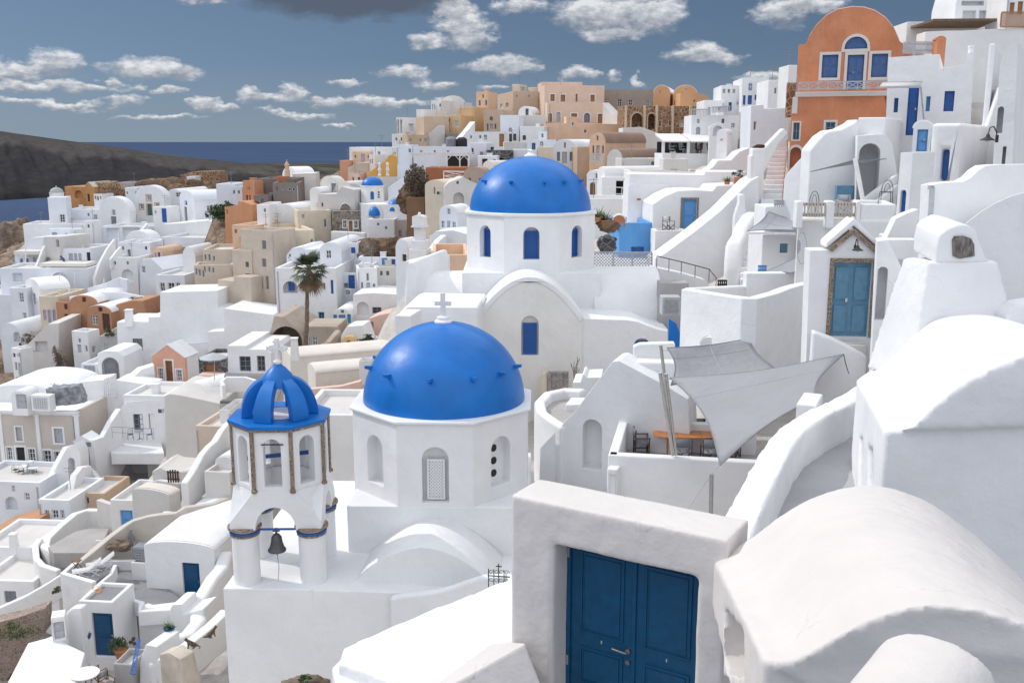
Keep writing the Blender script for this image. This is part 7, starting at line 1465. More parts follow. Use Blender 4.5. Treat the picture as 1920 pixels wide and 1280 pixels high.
# ramp wall and lane
MW = 'white'
RP = [(1372,1010,12.6),(1392,966,13.5),(1420,910,14.8),(1445,862,16),(1466,826,17.2),(1490,800,18.2),(1530,775,19.2),(1570,757,20.2),(1610,735,21.5),(1640,715,22.6)]
wallpath('ramp_wall','thick white curving wall climbing beside the shaded lane', RP, .48,1.25,'white', bevel=.09, remesh=.045, disp=.05)
Pw = [W(*p) for p in RP]; m = MB(); L0 = []; R0 = []
for i, p in enumerate(Pw):
    d = Pw[min(i + 1, len(Pw) - 1)] - Pw[max(i - 1,0)]; d.z = 0; d.normalize(); s = V((d.y, -d.x, 0)); L0.append(p + s * .05 - V((0,0,.75))); R0.append(p + s * 3.2 - V((0,0,.75)))
for i in range(len(L0) - 1):
    m.poly([L0[i], L0[i + 1], R0[i + 1], R0[i]]); m.poly([x - V((0,0,.4)) for x in (L0[i], L0[i + 1], R0[i + 1], R0[i])])
tag(m.build('lane', plaster('lane_grey',(.40,.40,.42),.08, stain=.2), None, origin=L0[0]), kind='structure')
for p in Pw[::3]: GROUND.append((p.x + 1.2, p.y, p.z - 4.5))
H('white_block','small flat white block on the outer side of ramp wall',22.4,-24,(1492,760,1530,795), D=1.2, roof='plain', cat='block', bevel=.04, drop=1)
wallpath('white_wall','white folded wall behind the large sail corner',[(1520,690,27),(1560,690,26.8),(1604,690,26.5)],.4,3.5,'white', bevel=.08)
# chimney stack with soot patch
fr = Fr(1800,492,17.5,10)
def frust(fr, bot, top, dB, dT):
    """bot/top: (u0,u1,z); dB,dT: (front,back) depth"""
    B = [fr.w(bot[0], bot[2], dB[0]), fr.w(bot[1], bot[2], dB[0]), fr.w(bot[1], bot[2], dB[1]), fr.w(bot[0], bot[2], dB[1])]; T = [fr.w(top[0], top[2], dT[0]), fr.w(top[1], top[2], dT[0]), fr.w(top[1], top[2], dT[1]), fr.w(top[0], top[2], dT[1])]; return B, T
o = thing('chimney_stack','massive white battered chimney stack with dark soot patch on its hood','chimney', fr.w(0, fr.uv(1800,640)[1]))
tl = fr.uv(1740,492); tr = fr.uv(1872,494); bl = fr.uv(1683,660); br = fr.uv(1895,660); B, T = frust(fr, (bl[0], br[0] + .1, bl[1] - .5),(tl[0], tr[0], tl[1]),(-.45,1.0),(0,.8)); m = MB(); m.poly(B); m.poly(T)
for k in range(4): m.poly([B[k], B[(k + 1) % 4], T[(k + 1) % 4], T[k]])
m.build('base','white', o, remesh=.05, disp=.03)
hl = px(fr, [(1757,494),(1759,462),(1764,442),(1778,430),(1802,421),(1822,424),(1834,434),(1840,455),(1848,478),(1862,494)]); m = MB(); hb = [(u - .42, z + .0) for u, z in hl]
A = [fr.w(u, z, .02) for u, z in hl]; Bk = [fr.w(u * .8 - .12, z + .14,.75) for u, z in hl]; m.capholes(A, []); m.capholes(Bk, [])
for k in range(len(A)): m.poly([A[k], A[(k + 1) % len(A)], Bk[(k + 1) % len(A)], Bk[k]])
m.build('hood','white', o, remesh=.035, disp=.02)
sp = px(fr, [(1787,480),(1786,450),(1790,443),(1806,442),(1820,447),(1826,458),(1827,480),(1815,482),(1800,485)]); m = MB(); m.prism(fr, sp, -.012,.05); m.build('soot_patch', plaster('soot',(.17,.145,.13),.45, stain=.8, stc=(.42,.40,.38), sc=6.), o)
# large vault behind chimney
def arcsec(p0, p1, rise_py, Y0, Y1, n=20, zbot=None, pw=2.0):
    """section from pixel p0 to p1 with crest rise (metres)"""
    A, B = W(*p0, Y0), W(*p1, Y1); pts = []
    for i in range(n + 1):
        t = i / n; p = A.lerp(B, t); p.z += rise_py * (1 - abs(2 * t - 1) ** pw); pts.append(p)
    zb = zbot if zbot is not None else min(A.z, B.z) - 3; return [V((A.x, A.y, zb))] + pts + [V((B.x, B.y, zb))]
loft('vaulted_house','large white barrel vault rising behind the soot stained chimney',[arcsec((1690,560),(2240,600),2.35,20,19, pw=2.2), arcsec((1700,540),(2200,560),2.35,26,25, pw=2.2)], PM('white'),'house', bevel=.05)
H('white_wall','small jagged white wall corner at the right edge',17,0,[(1886,660),(1888,590),(1898,582),(1906,578),(1914,570),(1980,560),(1980,660)], D=.5, cat='wall', bevel=.05, base=False)
# big vault with gable wall at right
G0 = [(1658,806,12.2),(1700,806,12.0),(1716,796,11.95),(1740,770,11.9),(1768,746,11.85),(1800,722,11.8),(1840,700,11.75),(1890,676,11.7),(1950,655,11.65),(2020,650,11.6),(2100,665,11.5),(2180,710,11.4),(2260,790,11.3)]
G1 = [(1606,712,18.5),(1640,688,18.5),(1676,650,18.5),(1692,626,18.5),(1712,603,18.5),(1736,586,18.5),(1764,577,18.5),(1800,576,18.5),(1840,582,18.5),(1880,594,18.5),(1920,612,18.5),(1960,640,18.5),(2000,690,18.5)]
def dense(P_, k=4):
    r = []; n = len(P_)
    for i in range(n - 1):
        a, b, c, d = P_[max(i - 1,0)], P_[i], P_[i + 1], P_[min(i + 2, n - 1)]
        for q in range(k): t = q / k; r.append(.5 * (2 * b + (c - a) * t + (2 * a - 5 * b + 4 * c - d) * t * t + (3 * b - a - 3 * c + d) * t ** 3))
    return r + [P_[-1]]
def sec(lst, zb): P_ = dense([W(*p) for p in lst]); return [V((P_[0].x, P_[0].y, zb))] + P_ + [V((P_[-1].x, P_[-1].y, zb))]
zbb = W(1700,1300,11).z
S0 = sec(G0, zbb); S1 = sec(G1, zbb)
mids = [[a.lerp(b, t) for a, b in zip(S0, S1)] for t in (0,.06,.25,.5,.75,1)]
for a in mids[1:2]: pass
def sideloft(name, label, S0, S1, mat, holes, vox, rd, disp=.03):
    """vault between two arched sections whose left wall carries recessed window slots given in the view"""
    ts = (0,.25,.5,.75,1); secs = [[a.lerp(b, t) for a, b in zip(S0, S1)] for t in ts]; m = MB(); n = len(S0)
    for a, b in zip(secs, secs[1:]):
        for k in range(1, n): j = (k + 1) % n; m.poly([a[k], a[j], b[j], b[k]])
    m.capholes(S0,[]); m.capholes(S1,[]); A, B = S0[0], S1[0]; d = B - A; d.z = 0; d.normalize(); nr = V((d.y, -d.x, 0))
    if nr.x > 0: nr = -nr
    fl = []
    for h in holes: fl.append([ray(*q) * (A.dot(nr) / ray(*q).dot(nr)) for q in h])
    m.face([s[0] for s in secs] + [s[1] for s in secs][::-1], fl, [rd] * len(fl),-nr)
    c = sum(S0, V()) / n; c.z = min(p.z for p in S0); return tag(m.build(name, mat, None, remesh=vox, disp=disp, origin=c), label, 'house')
sideloft('vaulted_house','big sunlit white vault with grey gable wall at the right edge', S0, S1, PM('white'),[[(1611,820),(1618,822),(1618,1000),(1608,1000)],[(1627,838),(1637,842),(1640,1000),(1626,1000)]],.05,.35)
# ---------- doorway wall in the foreground
WM = plaster('foreground_plaster',(.665,.63,.61),.03, rough=.8, crack=.5, bump=.22, fine=70., stain=.10, stc=(.62,.58,.55), sc=1.6)
df = Fr(960,925,10., -31); z_top = df.uv(960,928)[1]; ul = df.uv(957,1100)[0]; ur = df.uv(1362,1100)[0]; zlow = df.uv(1100,1290)[1] - 1.2
du0, dz1 = df.uv(1037,1022); du1, _ = df.uv(1305,1150); dz1 = df.uv(1040,1020)[1]
root = thing('gateway','thick whitewashed gateway in the foreground holding a navy double door','gateway', df.w((ul + ur) / 2, zlow)); m = MB()
th_ = .62
m.prism(df, [(ul, zlow),(ul, z_top),(ur, z_top),(ur, zlow),(du1, zlow),(du1, dz1),(du0, dz1),(du0, zlow)],0, th_); m.build('wall', WM, root, remesh=.03, disp=.022)
dz = dz1 + .0; rec = .34; z0 = zlow; NV = simple('door_navy',(.003,.074,.168),.40, bump=.25, scale=9, var=.14, spec=.5)
wd = (du1 - du0); mid_ = du0 + wd * .50
o = thing('double_door','navy blue panelled double door with steel handle in the gateway','door', df.w(mid_, z0, rec)); 
m = MB(); m.box(df, du0 - .05, du0 + .045, z0, dz + .03, rec - .03, rec + .08); m.box(df, du1 - .045, du1 + .05, z0, dz + .03, rec - .03, rec + .08); m.box(df, du0 + .046, du1 - .046, dz - .05, dz + .03, rec - .03, rec + .08); m.build('door_frame', NV, o, bevel=.006)
for i, (a, b) in enumerate(((du0 + .047, mid_ - .002),(mid_ + .002, du1 - .047))):
    m = MB(); m.box(df, a, b, z0, dz - .052, rec, rec + .045); lf = m.build('leaf', NV, o, bevel=.004); pm = MB(); g_ = (b - a) * .16; H_ = dz - .05 - z0
    zz = dz - .05
    for (t0, t1) in ((.11,1.03),(1.20,1.62),(1.75,2.4)):
        for k, (ins, dd) in enumerate(((0,.016),(.02,.004),(.045,.018))):
            o_ = rect(a + g_ + ins, b - g_ - ins, zz - t1 + ins, zz - t0 - ins); i_ = rect(a + g_ + ins + .018, b - g_ - ins - .018, zz - t1 + ins + .018, zz - t0 - ins - .018)
            if k < 2: pm.prism(df, o_, rec - dd, rec - .001 + .002,[i_], through=True)
            else: pm.prism(df, o_, rec - dd * .6, rec + .001)
    pm.build('panel', NV, lf)
    # small flaw: keyhole plates
    h = MB(); uc = (a + b) / 2; h.box(df, uc - .007, uc + .007, zz - 1.115, zz - 1.08, rec - .008, rec - .001); h.build('letter_mark', cmt('lgrey'), lf)
m = MB(); m.box(df, mid_ - .022, mid_ + .022, z0, dz - .052, rec - .022, rec - .001); m.build('astragal', NV, o, bevel=.006)
hz = df.uv(1160,1247)[1]; hu = mid_ - .055; m = MB()
m.prism(df, [(hu + .028 * cos(t * pi / 9), hz + .028 * sin(t * pi / 9)) for t in range(18)], rec - .035, rec - .001); m.tube([df.w(hu, hz, rec - .03), df.w(hu, hz, rec - .075), df.w(hu - .02, hz, rec - .08), df.w(hu - .16, hz + .008, rec - .075)],.011,8)
m.prism(df, [(hu + .026 * cos(t * pi / 9), hz - .13 + .026 * sin(t * pi / 9)) for t in range(18)], rec - .032, rec - .001); m.build('handle', simple('brushed_steel',(.42,.40,.37),.35,.9), o)
for (u_, z_) in ((du0 + .02, dz - .2),(du0 + .02, dz - 1.45),(mid_ + .03, dz - .06)): m = MB(); m.box(df, u_ - .012, u_ + .012, z_ - .055, z_ + .055, rec - .036, rec - .02); m.build('hinge', simple('hinge_grey',(.45,.45,.45),.4,.6), o)
# low buttress left of the gateway
bf = Fr(950,1210,9.6,-31)
loft('buttress','sloping whitewashed buttress at the left foot of the gateway',[[W(985,1205,9.4), W(930,1215,9.9), W(760,1330,9.9), W(1100,1500,8.9)],[W(955,1203,10.2), W(920,1206,10.5), W(760,1325,10.6), W(1060,1500,9.9)]], WM, 'buttress', bevel=.04)
# broad flat wall top running to the left
zW = W(640,1222,13.).z
def flatwall(name, label, pl, z, th, mat, cat, bev=.06, rm=0., dp=0.):
    P_ = [frombase(*p, z) for p in pl]; m = MB(); t = [V((p.x, p.y, z)) for p in P_]; b = [V((p.x, p.y, z - th)) for p in P_]; m.capholes(t, []); m.capholes(b, [])
    for k in range(len(t)): m.poly([t[k], t[(k + 1) % len(t)], b[(k + 1) % len(t)], b[k]])
    c = sum(t, V()) / len(t); c.z = z - th; return tag(m.build(name, mat, None, bevel=bev, remesh=rm, disp=dp, origin=c), label, cat)
flatwall('flat_wall_top','broad sunlit white wall top running down left from the gateway',[(645,1213),(800,1146),(980,1075),(1040,1150),(960,1205),(850,1300),(790,1330),(740,1285),(690,1262),(632,1243)], zW, 4., WM if 0 else PM('white'),'wall', rm=.04, dp=.04)
flatwall('white_ledge','lower white ledge under the broad wall top',[(622,1250),(640,1232),(700,1262),(745,1285),(760,1330),(640,1330)], zW - .18,4., PM('white'),'ledge', bev=.04)
GROUND.append(tuple(W(700,1300,12) - V((0,0,4)))); GROUND.append(tuple(W(1150,1290,9) - V((0,0,5))))
# ---------- near vault bottom right
A0 = [(1432,1232,6.0),(1450,1240,5.95),(1490,1237,5.9),(1530,1216,5.85),(1570,1192,5.8),(1620,1166,5.75),(1680,1144,5.7),(1740,1134,5.65),(1810,1138,5.6),(1880,1155,5.55),(1960,1190,5.5),(2040,1250,5.4)]
A1 = [(1336,1047,9.0),(1348,1040,9.0),(1372,1030,9.0),(1410,1005,9.0),(1460,968,9.0),(1520,932,9.0),(1590,912,9.0),(1660,912,9.0),(1730,934,9.0),(1800,980,9.0),(1870,1040,9.0),(1940,1110,9.0)]
zq = W(1400,1500,6).z
S0 = sec(A0, zq); S1 = sec(A1, zq)
sideloft('vaulted_house','creamy white barrel vault roof closest to the viewer at lower right', S0, S1, WM, [[(1357,1140),(1376,1160),(1393,1186),(1394,1272),(1356,1268)]],.03,.28)
# round hooded chimney at the bottom edge
hc = W(1712,1318,4.3); m = MB(); R_ = .30
o = thing('chimney_hood','rounded white chimney hood at the bottom right edge','chimney', hc - V((0,0,.6)))
hf = Fr(0,0,0,-38, o=hc); m.prism(hf, [(-R_ * .95,-.6 + hc.z)] + [(x, hc.z + z) for x, z in arc(-R_ * .95,0, R_ * .95,0, R_ * .62,16)] + [(R_ * .95, hc.z - .6)],-.30,.38); m.build('hood', WM, o, remesh=.018, disp=.012)
# ============================================================ extra village detail
def W3(label, pts, th=.35, drop=2.5, mat='white', name='stair_wall', **k): wallpath(name, label, pts, th, drop, mat, bevel=.04, **k)
W3('white diagonal stair wall climbing left of the big round archway',[(176,522,117),(186,492,118),(200,466,119),(214,448,120)],.4,6)
W3('white diagonal parapet left of the small upper room',[(206,486,117),(218,470,118),(226,462,119)],.3,1.2)
W3('white slanting wall beside the slit windowed sloping house',[(64,508,122),(78,470,124),(92,444,126)],.3,1.6)
W3('curved white terrace wall under the round archway house',[(165,540,112),(200,530,112),(224,520,113),(240,524,112.5)],.35,2.2,'bwhite', name='terrace_wall')
W3('white diagonal stair wall over the rooftop loggia columns',[(248,452,129),(262,434,130),(276,418,131)],.4,1.4)
W3('long low white curved wall above the ochre vaulted houses',[(130,556,107.5),(180,548,108.5),(230,548,108.5),(272,556,107)],.3,1.6,'bwhite', name='terrace_wall')
H('awning_terrace','flat white canopy roof over the terrace of the bending person',121,-2,(74,494,162,500), D=3, mat='offw', roof='plain', drop=.05, base=False, cat='canopy')
H('awning_terrace','small flat white canopy at the far left cliff terrace',125,-2,(25,471,72,477), D=3, mat='offw', roof='plain', drop=.05, base=False, cat='canopy')
for i, (x, y0, y1, Y) in enumerate(((48,412,505,124),(140,495,552,115),(222,400,500,119),(195,508,556,110),(112,500,545,114))):
    o = thing('lamp_post','thin white pole on a far left village terrace, %s' % ('rising over the cliff canopy','below the bending person','beside the small upper room','left of the round archway','in front of the wide flat arch')[i],'pole', W(x, y1, Y),'thin terrace poles'); m = MB(); m.tube([W(x, y1, Y), W(x, y0 + (y1 - y0) * .3, Y)],.06,6); m.build('shaft', cmt('white'), o)
bush('garden_shrub','dark shrubs on the roof edge above the ochre vaults',256,560,106,12,4,200, DRY, .12)
bush('garden_shrub','grey green cactus plants above the grey annex',204,623,98,14,7,320, LEAF2,.12)
bush('garden_shrub','dry grey shrubs growing left of the orange edged stair',52,640,103,14,14,420, DRY, .12)
bush('garden_shrub','tangled grey bush on the slope below the ochre house',112,672,97,14,26,600, DRY, .12)
bush('garden_shrub','low dark green ivy mass below the rubble stone house',650,458,101,30,8,900, LEAF, .12)
rock('brown_rock','rubble slope under grey walled house at far left',90,712,96,60,30,14, ROCK2,71)
rock('brown_rock','small rubble pile beside the closed dark umbrella',225,1022,54.5,26,14,12, ROCK2,75)
parasol('parasol','closed dark grey parasol beside the serpentine wall',248,992,1026,55.4,14, closed=True, mat=cmt('grey'))
bush('grass_patch','green grass and weeds on the bank at lower left edge',30,1185,46,46,14,900, LEAF2,.07)
bush('grass_patch','small green grass tuft under the long pale ramp wall',104,1108,50,13,8,260, LEAF2,.07)
H('stone_wall','low rubble garden wall at the lower left edge',47.5,4,[(-60,1215),(-60,1178),(30,1158),(84,1140),(84,1185)], D=1, mat=rubble('gardenwall',(.36,.28,.24),(.25,.19,.16),(.44,.37,.33),4.5,.6), cat='wall')
# rooftops between the bell tower and the grey wall
H(VHs,'small cream vault roof hump right of the dark picket gate',61,-10,('v',338,366,892,884,906), D=3, mat='pale')
H(WHs,'small white house with grey door left of the cream stair wall',66,-6,(412,768,432,800), D=3, mat='chalk')
H('roof_box','dark grey rolled awning bundle on the roof behind the bell tower',70,-4,(412,752,446,757), D=.6, mat='dgrey', roof='plain', drop=0, base=False, cat='awning')
# middle cluster
W3('white outside stair left of the three window vault house',[(806,470,78),(820,450,79),(832,440,80)],.5,2.0)
acunit(None, 650,541,660,552,89.5,-4,'air conditioner on the white wall left of the blue wooden door')
acunit(None, 822,358,828,365,93.4,-18,'air conditioner beside the narrow window of beige vaulted house')
acunit(None, 300,764,308,772,79,-4,'air conditioner beside the balcony house window at left')
H(WHs,'small white block with two blue shutters under the cave rock',93,-4,(672,495,700,512), D=3, mat='bwhite')
H('greige_house','narrow pale house wedged between cream vault and blue dome church',113,-8,(655,345,678,392), D=4, mat='pale', wins=[(662,360,666,372,'wbrown')])
H('rose_house','small terracotta pink house strip behind cream barrel house',117,-8,(655,325,676,350), D=4, mat='rose', wins=[(660,332,664,345,'wbrown')])
H(WHs,'small white block behind the saffron wall top',122,-6,(700,276,735,300), D=4, wins=[(708,284,713,294,'wgrey')])
H(WHs,'low white roof box left of the white pergola',114,-6,(744,272,772,292), D=4, mat='bwhite')
for i, (x, y, Y, s) in enumerate(((846,276,113,'left'),(866,277,113,'right'))):
    b = W(x, y, Y); o = thing('water_tank','round dark water tank on the pergola restaurant roof, %s one' % s, 'water tank', b); m = MB(); m.lathe(b, [(.55,0),(.6,.1),(.6,.9),(.4,1.1),(.15,1.15),(0,1.15)],14); m.build('tank', cmt('dark' if i else 'grey'), o)
W3('white sloping stair parapet right of the yellow tower house',[(852,268,134),(870,248,136),(886,228,138)],.8,2.0)
W3('pale curved roof edge wall under the restaurant pavilion',[(1180,322,80),(1240,318,80),(1300,322,80)],.4,1.0,'offw')
H('brick_arch','small brick orange curved garden wall by the white terrace',62,-6,('v',1150,1172,414,404,424), D=1, mat='brick', roofm='white', cat='wall', drop=.1, base=False, roof='plain')
H('door_niche','orange clay roof tile spout on the white curved house wall',65.6,-4,(1194,372,1202,376), D=.3, mat='brick', roof='plain', drop=0, base=False, cat='tile')
# cables between houses
def cable(label, a, b, sag):
    A, B = W(*a), W(*b); m = MB(); m.tube([A.lerp(B, t / 12) - V((0,0, sag * 4 * (t / 12) * (1 - t / 12))) for t in range(13)],.012,4); tag(m.build('cable', cmt('dark'), None, origin=A), label, 'cable')
cable('thin dark cable strung down the white wall by the upper stairs',(1476,262,60),(1478,330,56),.1)
cable('thin wire from sail corner to the white folded wall',(1582,664,25.5),(1592,700,24.3),.05)
# ------------------------------------------------------------ camera
cd = bpy.data.cameras.new('camera'); cam = bpy.data.objects.new('camera', cd); COL.objects.link(cam)
cd.sensor_width = 36; cd.lens = F / 1920 * 36; cam.rotation_euler = (pi / 2 - PITCH, 0,0); cd.clip_end = 200000; cd.clip_start = .1; SC.camera = cam
# ------------------------------------------------------------ sun and sky
SUN_EL = radians(41); SUN_AZ = radians(-68)     # azimuth from +Y towards +X
sd = V((sin(SUN_AZ) * cos(SUN_EL), cos(SUN_AZ) * cos(SUN_EL), sin(SUN_EL)))
ld = bpy.data.lights.new('sun','SUN'); ld.energy = 2.2; ld.angle = radians(.5); ld.color = (1,.955,.89)
lo = bpy.data.objects.new('sun', ld); COL.objects.link(lo); lo.rotation_euler = sd.to_track_quat('Z','Y').to_euler(); lo.location = (-50,20,60)
w = bpy.data.worlds.new('World'); SC.world = w; w.use_nodes = True; nt = w.node_tree; L = nt.links.new
bg = nt.nodes['Background']; outw = nt.nodes['World Output']
sky = nd(nt, 'ShaderNodeTexSky', sky_type='NISHITA'); sky.sun_disc = False; sky.sun_elevation = SUN_EL; sky.sun_rotation = SUN_AZ
sky.air_density = 1.0; sky.dust_density = .35; sky.ozone_density = 1.6; sky.altitude = 200
tint = nd(nt, 'ShaderNodeMix', data_type='RGBA', blend_type='MULTIPLY'); tint.inputs[0].default_value = 1; tint.inputs[7].default_value = (.60,.61,.62,1)
tcs = nd(nt, 'ShaderNodeTexCoord'); va = nd(nt, 'ShaderNodeVectorMath', operation='ADD'); L(tcs.outputs['Generated'], va.inputs[0]); va.inputs[1].default_value = (0,0,.13); vn = nd(nt, 'ShaderNodeVectorMath', operation='NORMALIZE'); L(va.outputs[0], vn.inputs[0]); L(vn.outputs[0], sky.inputs[0])
L(sky.outputs[0], tint.inputs[6])
hz_s = nd(nt, 'ShaderNodeSeparateXYZ'); L(tcs.outputs['Generated'], hz_s.inputs[0]); hz_r = ramp(nt, [(0., (.75,.75,.75)),(.075,(0,0,0))]); L(hz_s.outputs[2], hz_r.inputs['Fac']); hz = nd(nt, 'ShaderNodeMix', data_type='RGBA'); L(hz_r.outputs[0], hz.inputs[0]); L(tint.outputs[2], hz.inputs[6]); hz.inputs[7].default_value = (2.7,3.3,4.0,1); L(hz.outputs[2], bg.inputs[0]); bg.inputs[1].default_value = .10
tcn = nd(nt, 'ShaderNodeTexCoord'); sep = nd(nt, 'ShaderNodeSeparateXYZ'); L(tcn.outputs['Generated'], sep.inputs[0])
def mth(op, a, b=None, c=None, clamp=False):
    n = nd(nt, 'ShaderNodeMath', operation=op); n.use_clamp = clamp
    for i, x in enumerate((a, b, c)):
        if x is None: continue
        if isinstance(x, (int, float)): n.inputs[i].default_value = x
        else: L(x, n.inputs[i])
    return n.outputs[0]
az = mth('ARCTAN2', sep.outputs[0], sep.outputs[1]); el = mth('ARCSINE', sep.outputs[2])
cb = nd(nt, 'ShaderNodeCombineXYZ'); L(az, cb.inputs[0]); L(el, cb.inputs[1])
def nz(scale, det, rough, vec, dist=0.):
    n = nd(nt, 'ShaderNodeTexNoise'); n.inputs['Scale'].default_value = scale; n.inputs['Detail'].default_value = det; n.inputs['Roughness'].default_value = rough; n.inputs['Distortion'].default_value = dist; L(vec, n.inputs['Vector']); return n
def vm(op, a, b, c=None):
    n = nd(nt, 'ShaderNodeVectorMath', operation=op)
    for i, x in enumerate((a, b, c)):
        if x is None: continue
        if isinstance(x, tuple): n.inputs[i].default_value = x
        else: L(x, n.inputs[i])
    return n
st = vm('MULTIPLY', cb.outputs[0],(1,1.9,1)).outputs[0]
n_a = nz(28,7,.6, st); n_b = nz(75,6,.62, st)
da = vm('MULTIPLY_ADD', n_a.outputs['Color'],(.062,.030,0),(-.031,-.015,0)).outputs[0]
pos = vm('ADD', cb.outputs[0], da).outputs[0]
CL = [(112,120,66,26),(45,136,34,14),(285,130,84,24),(325,136,60,14),(8,132,40,24),(75,160,95,12),(150,166,80,9),(205,152,24,11),(246,162,24,10),(317,173,42,10),(50,193,70,9),
      (135,195,70,9),(237,190,34,14),(388,195,28,19),(425,204,34,11),(466,178,26,16),(547,174,28,20),(505,188,62,10),(605,186,46,12),(700,190,120,13),(775,190,66,11),
      (560,216,78,9),(300,222,90,8),(645,234,36,5),(650,152,42,9),(755,138,56,18),(822,156,50,14),(866,52,62,44),(848,18,34,26),(800,80,42,16),(885,76,50,20),(935,121,80,18),(965,133,52,12),
      (980,14,58,18),(1150,26,100,44),(1080,28,58,34),(1235,32,60,36),(1150,66,66,16),(1310,100,74,22),(1352,112,50,15),(1460,26,66,32),(1530,8,50,22),(1085,136,32,16),(1142,139,22,20),(1195,155,16,16),
      (1430,150,56,14),(925,161,30,9),(400,-2,70,9), ]
def aedir(px, py):
    d = ray(px, py).normalized(); return atan2(d.x, d.y), math.asin(d.z)
acc = None
for (cx, cy, rx, ry) in CL:
    a, e = aedir(cx, cy); kx = F / rx * 1.08; ky = F / ry * 1.08
    q = vm('MULTIPLY_ADD', pos, (kx, ky, 0),(-a * kx, -e * ky, 0)).outputs[0]
    ln = nd(nt, 'ShaderNodeVectorMath', operation='LENGTH'); L(q, ln.inputs[0]); wgt = mth('SUBTRACT',1.05, ln.outputs['Value'], clamp=True)
    # q.z is 0: carry the weight itself in z
    q1 = vm('ADD', q, (0,0,1)).outputs[0]
    sc_ = nd(nt, 'ShaderNodeVectorMath', operation='SCALE'); L(q1, sc_.inputs[0]); L(wgt, sc_.inputs[3])
    acc = sc_.outputs[0] if acc is None else vm('ADD', acc, sc_.outputs[0]).outputs[0]
spx = nd(nt, 'ShaderNodeSeparateXYZ'); L(acc, spx.inputs[0]); Wsum = spx.outputs[2]; Hsum = spx.outputs[1]
dens = mth('MULTIPLY_ADD', mth('MULTIPLY_ADD', n_b.outputs['Fac'],1.1,-.56), mth('MULTIPLY', Wsum, 3.5, clamp=True), Wsum)
rd = ramp(nt, [(.03,(0,0,0)),(.58,(1,1,1))]); L(dens, rd.inputs['Fac'])
hn = mth('DIVIDE', Hsum, mth('ADD', Wsum, .001))
hs = mth('MULTIPLY_ADD', n_b.outputs['Fac'],1.3, mth('MULTIPLY_ADD', hn, .55,-.25))
rc = ramp(nt, [(.08,(.33,.365,.43)),(.42,(.60,.625,.67)),(.72,(.96,.96,.97))]); L(hs, rc.inputs['Fac'])
bg2 = nd(nt, 'ShaderNodeBackground'); L(rc.outputs[0], bg2.inputs[0]); bg2.inputs[1].default_value = 1.0
mxs = nd(nt, 'ShaderNodeMixShader'); L(mth('MULTIPLY', rd.outputs[0],.86), mxs.inputs[0]); L(bg.outputs[0], mxs.inputs[1]); L(bg2.outputs[0], mxs.inputs[2])
# one dark cloud bank overhead
a, e = aedir(660,-2); pos2 = vm('MULTIPLY_ADD', pos, (F / 215, F / 42,0),(-a * F / 215,-e * F / 42,0)).outputs[0]
ln = nd(nt, 'ShaderNodeVectorMath', operation='LENGTH'); L(pos2, ln.inputs[0]); rdk = ramp(nt, [(.62,(1,1,1)),(1.0,(0,0,0))]); L(ln.outputs['Value'], rdk.inputs['Fac'])
bg3 = nd(nt, 'ShaderNodeBackground'); bg3.inputs[0].default_value = (.105,.13,.175,1); bg3.inputs[1].default_value = 1
mx3 = nd(nt, 'ShaderNodeMixShader'); L(mth('MULTIPLY', rdk.outputs[0],.85), mx3.inputs[0]); L(mxs.outputs[0], mx3.inputs[1]); L(bg3.outputs[0], mx3.inputs[2]); L(mx3.outputs[0], outw.inputs[0])
# unseen broken cloud overhead and behind the viewer, added to brighten shaded walls
no = nz(2.2,5,.6, tcn.outputs['Generated']); ro = ramp(nt, [(.36,(0,0,0)),(.5,(1,1,1))]); L(no.outputs['Fac'], ro.inputs['Fac'])
hi = mth('MULTIPLY_ADD', el, 4.0,-1.15, clamp=True); bk_ = mth('MULTIPLY_ADD', sep.outputs[1],-2.5,-.5, clamp=True); bk_ = mth('MULTIPLY', bk_, mth('MULTIPLY_ADD', el, 8., .2, clamp=True))
bg4 = nd(nt, 'ShaderNodeBackground'); bg4.inputs[0].default_value = (.90,.935,1,1); bg4.inputs[1].default_value = 1.55
mx4 = nd(nt, 'ShaderNodeMixShader'); L(mth('MULTIPLY', ro.outputs[0], mth('MAXIMUM', hi, bk_)), mx4.inputs[0]); L(mx3.outputs[0], mx4.inputs[1]); L(bg4.outputs[0], mx4.inputs[2]); L(mx4.outputs[0], outw.inputs[0])
w.cycles.sampling_method = 'MANUAL'; w.cycles.sample_map_resolution = 512
SC.view_settings.view_transform = 'Standard'; SC.view_settings.look = 'None'; SC.view_settings.exposure = -.13; SC.view_settings.gamma = 1
SC.cycles.max_bounces = 6; SC.cycles.diffuse_bounces = 4; SC.cycles.use_denoising = True
# ------------------------------------------------------------ sea
SEA = -90.
m, snt, b = newmat('sea_water'); g = snt.nodes.new('ShaderNodeNewGeometry'); mp = snt.nodes.new('ShaderNodeMapping'); mp.inputs['Scale'].default_value = (.03,.012,.03); snt.links.new(g.outputs['Position'], mp.inputs[0])
n = snt.nodes.new('ShaderNodeTexNoise'); n.inputs['Scale'].default_value = 1; n.inputs['Detail'].default_value = 10; n.inputs['Roughness'].default_value = .65; snt.links.new(mp.outputs[0], n.inputs['Vector'])
bp = snt.nodes.new('ShaderNodeBump'); bp.inputs['Strength'].default_value = .9; bp.inputs['Distance'].default_value = 14.; snt.links.new(n.outputs['Fac'], bp.inputs['Height']); snt.links.new(bp.outputs[0], b.inputs['Normal'])
n2 = snt.nodes.new('ShaderNodeTexNoise'); n2.inputs['Scale'].default_value = .0016; n2.inputs['Detail'].default_value = 5; snt.links.new(g.outputs['Position'], n2.inputs['Vector'])
r = ramp(snt, [(.35,(.010,.032,.095)),(.65,(.016,.050,.125))]); snt.links.new(n2.outputs['Fac'], r.inputs['Fac']); snt.links.new(r.outputs[0], b.inputs['Base Color'])
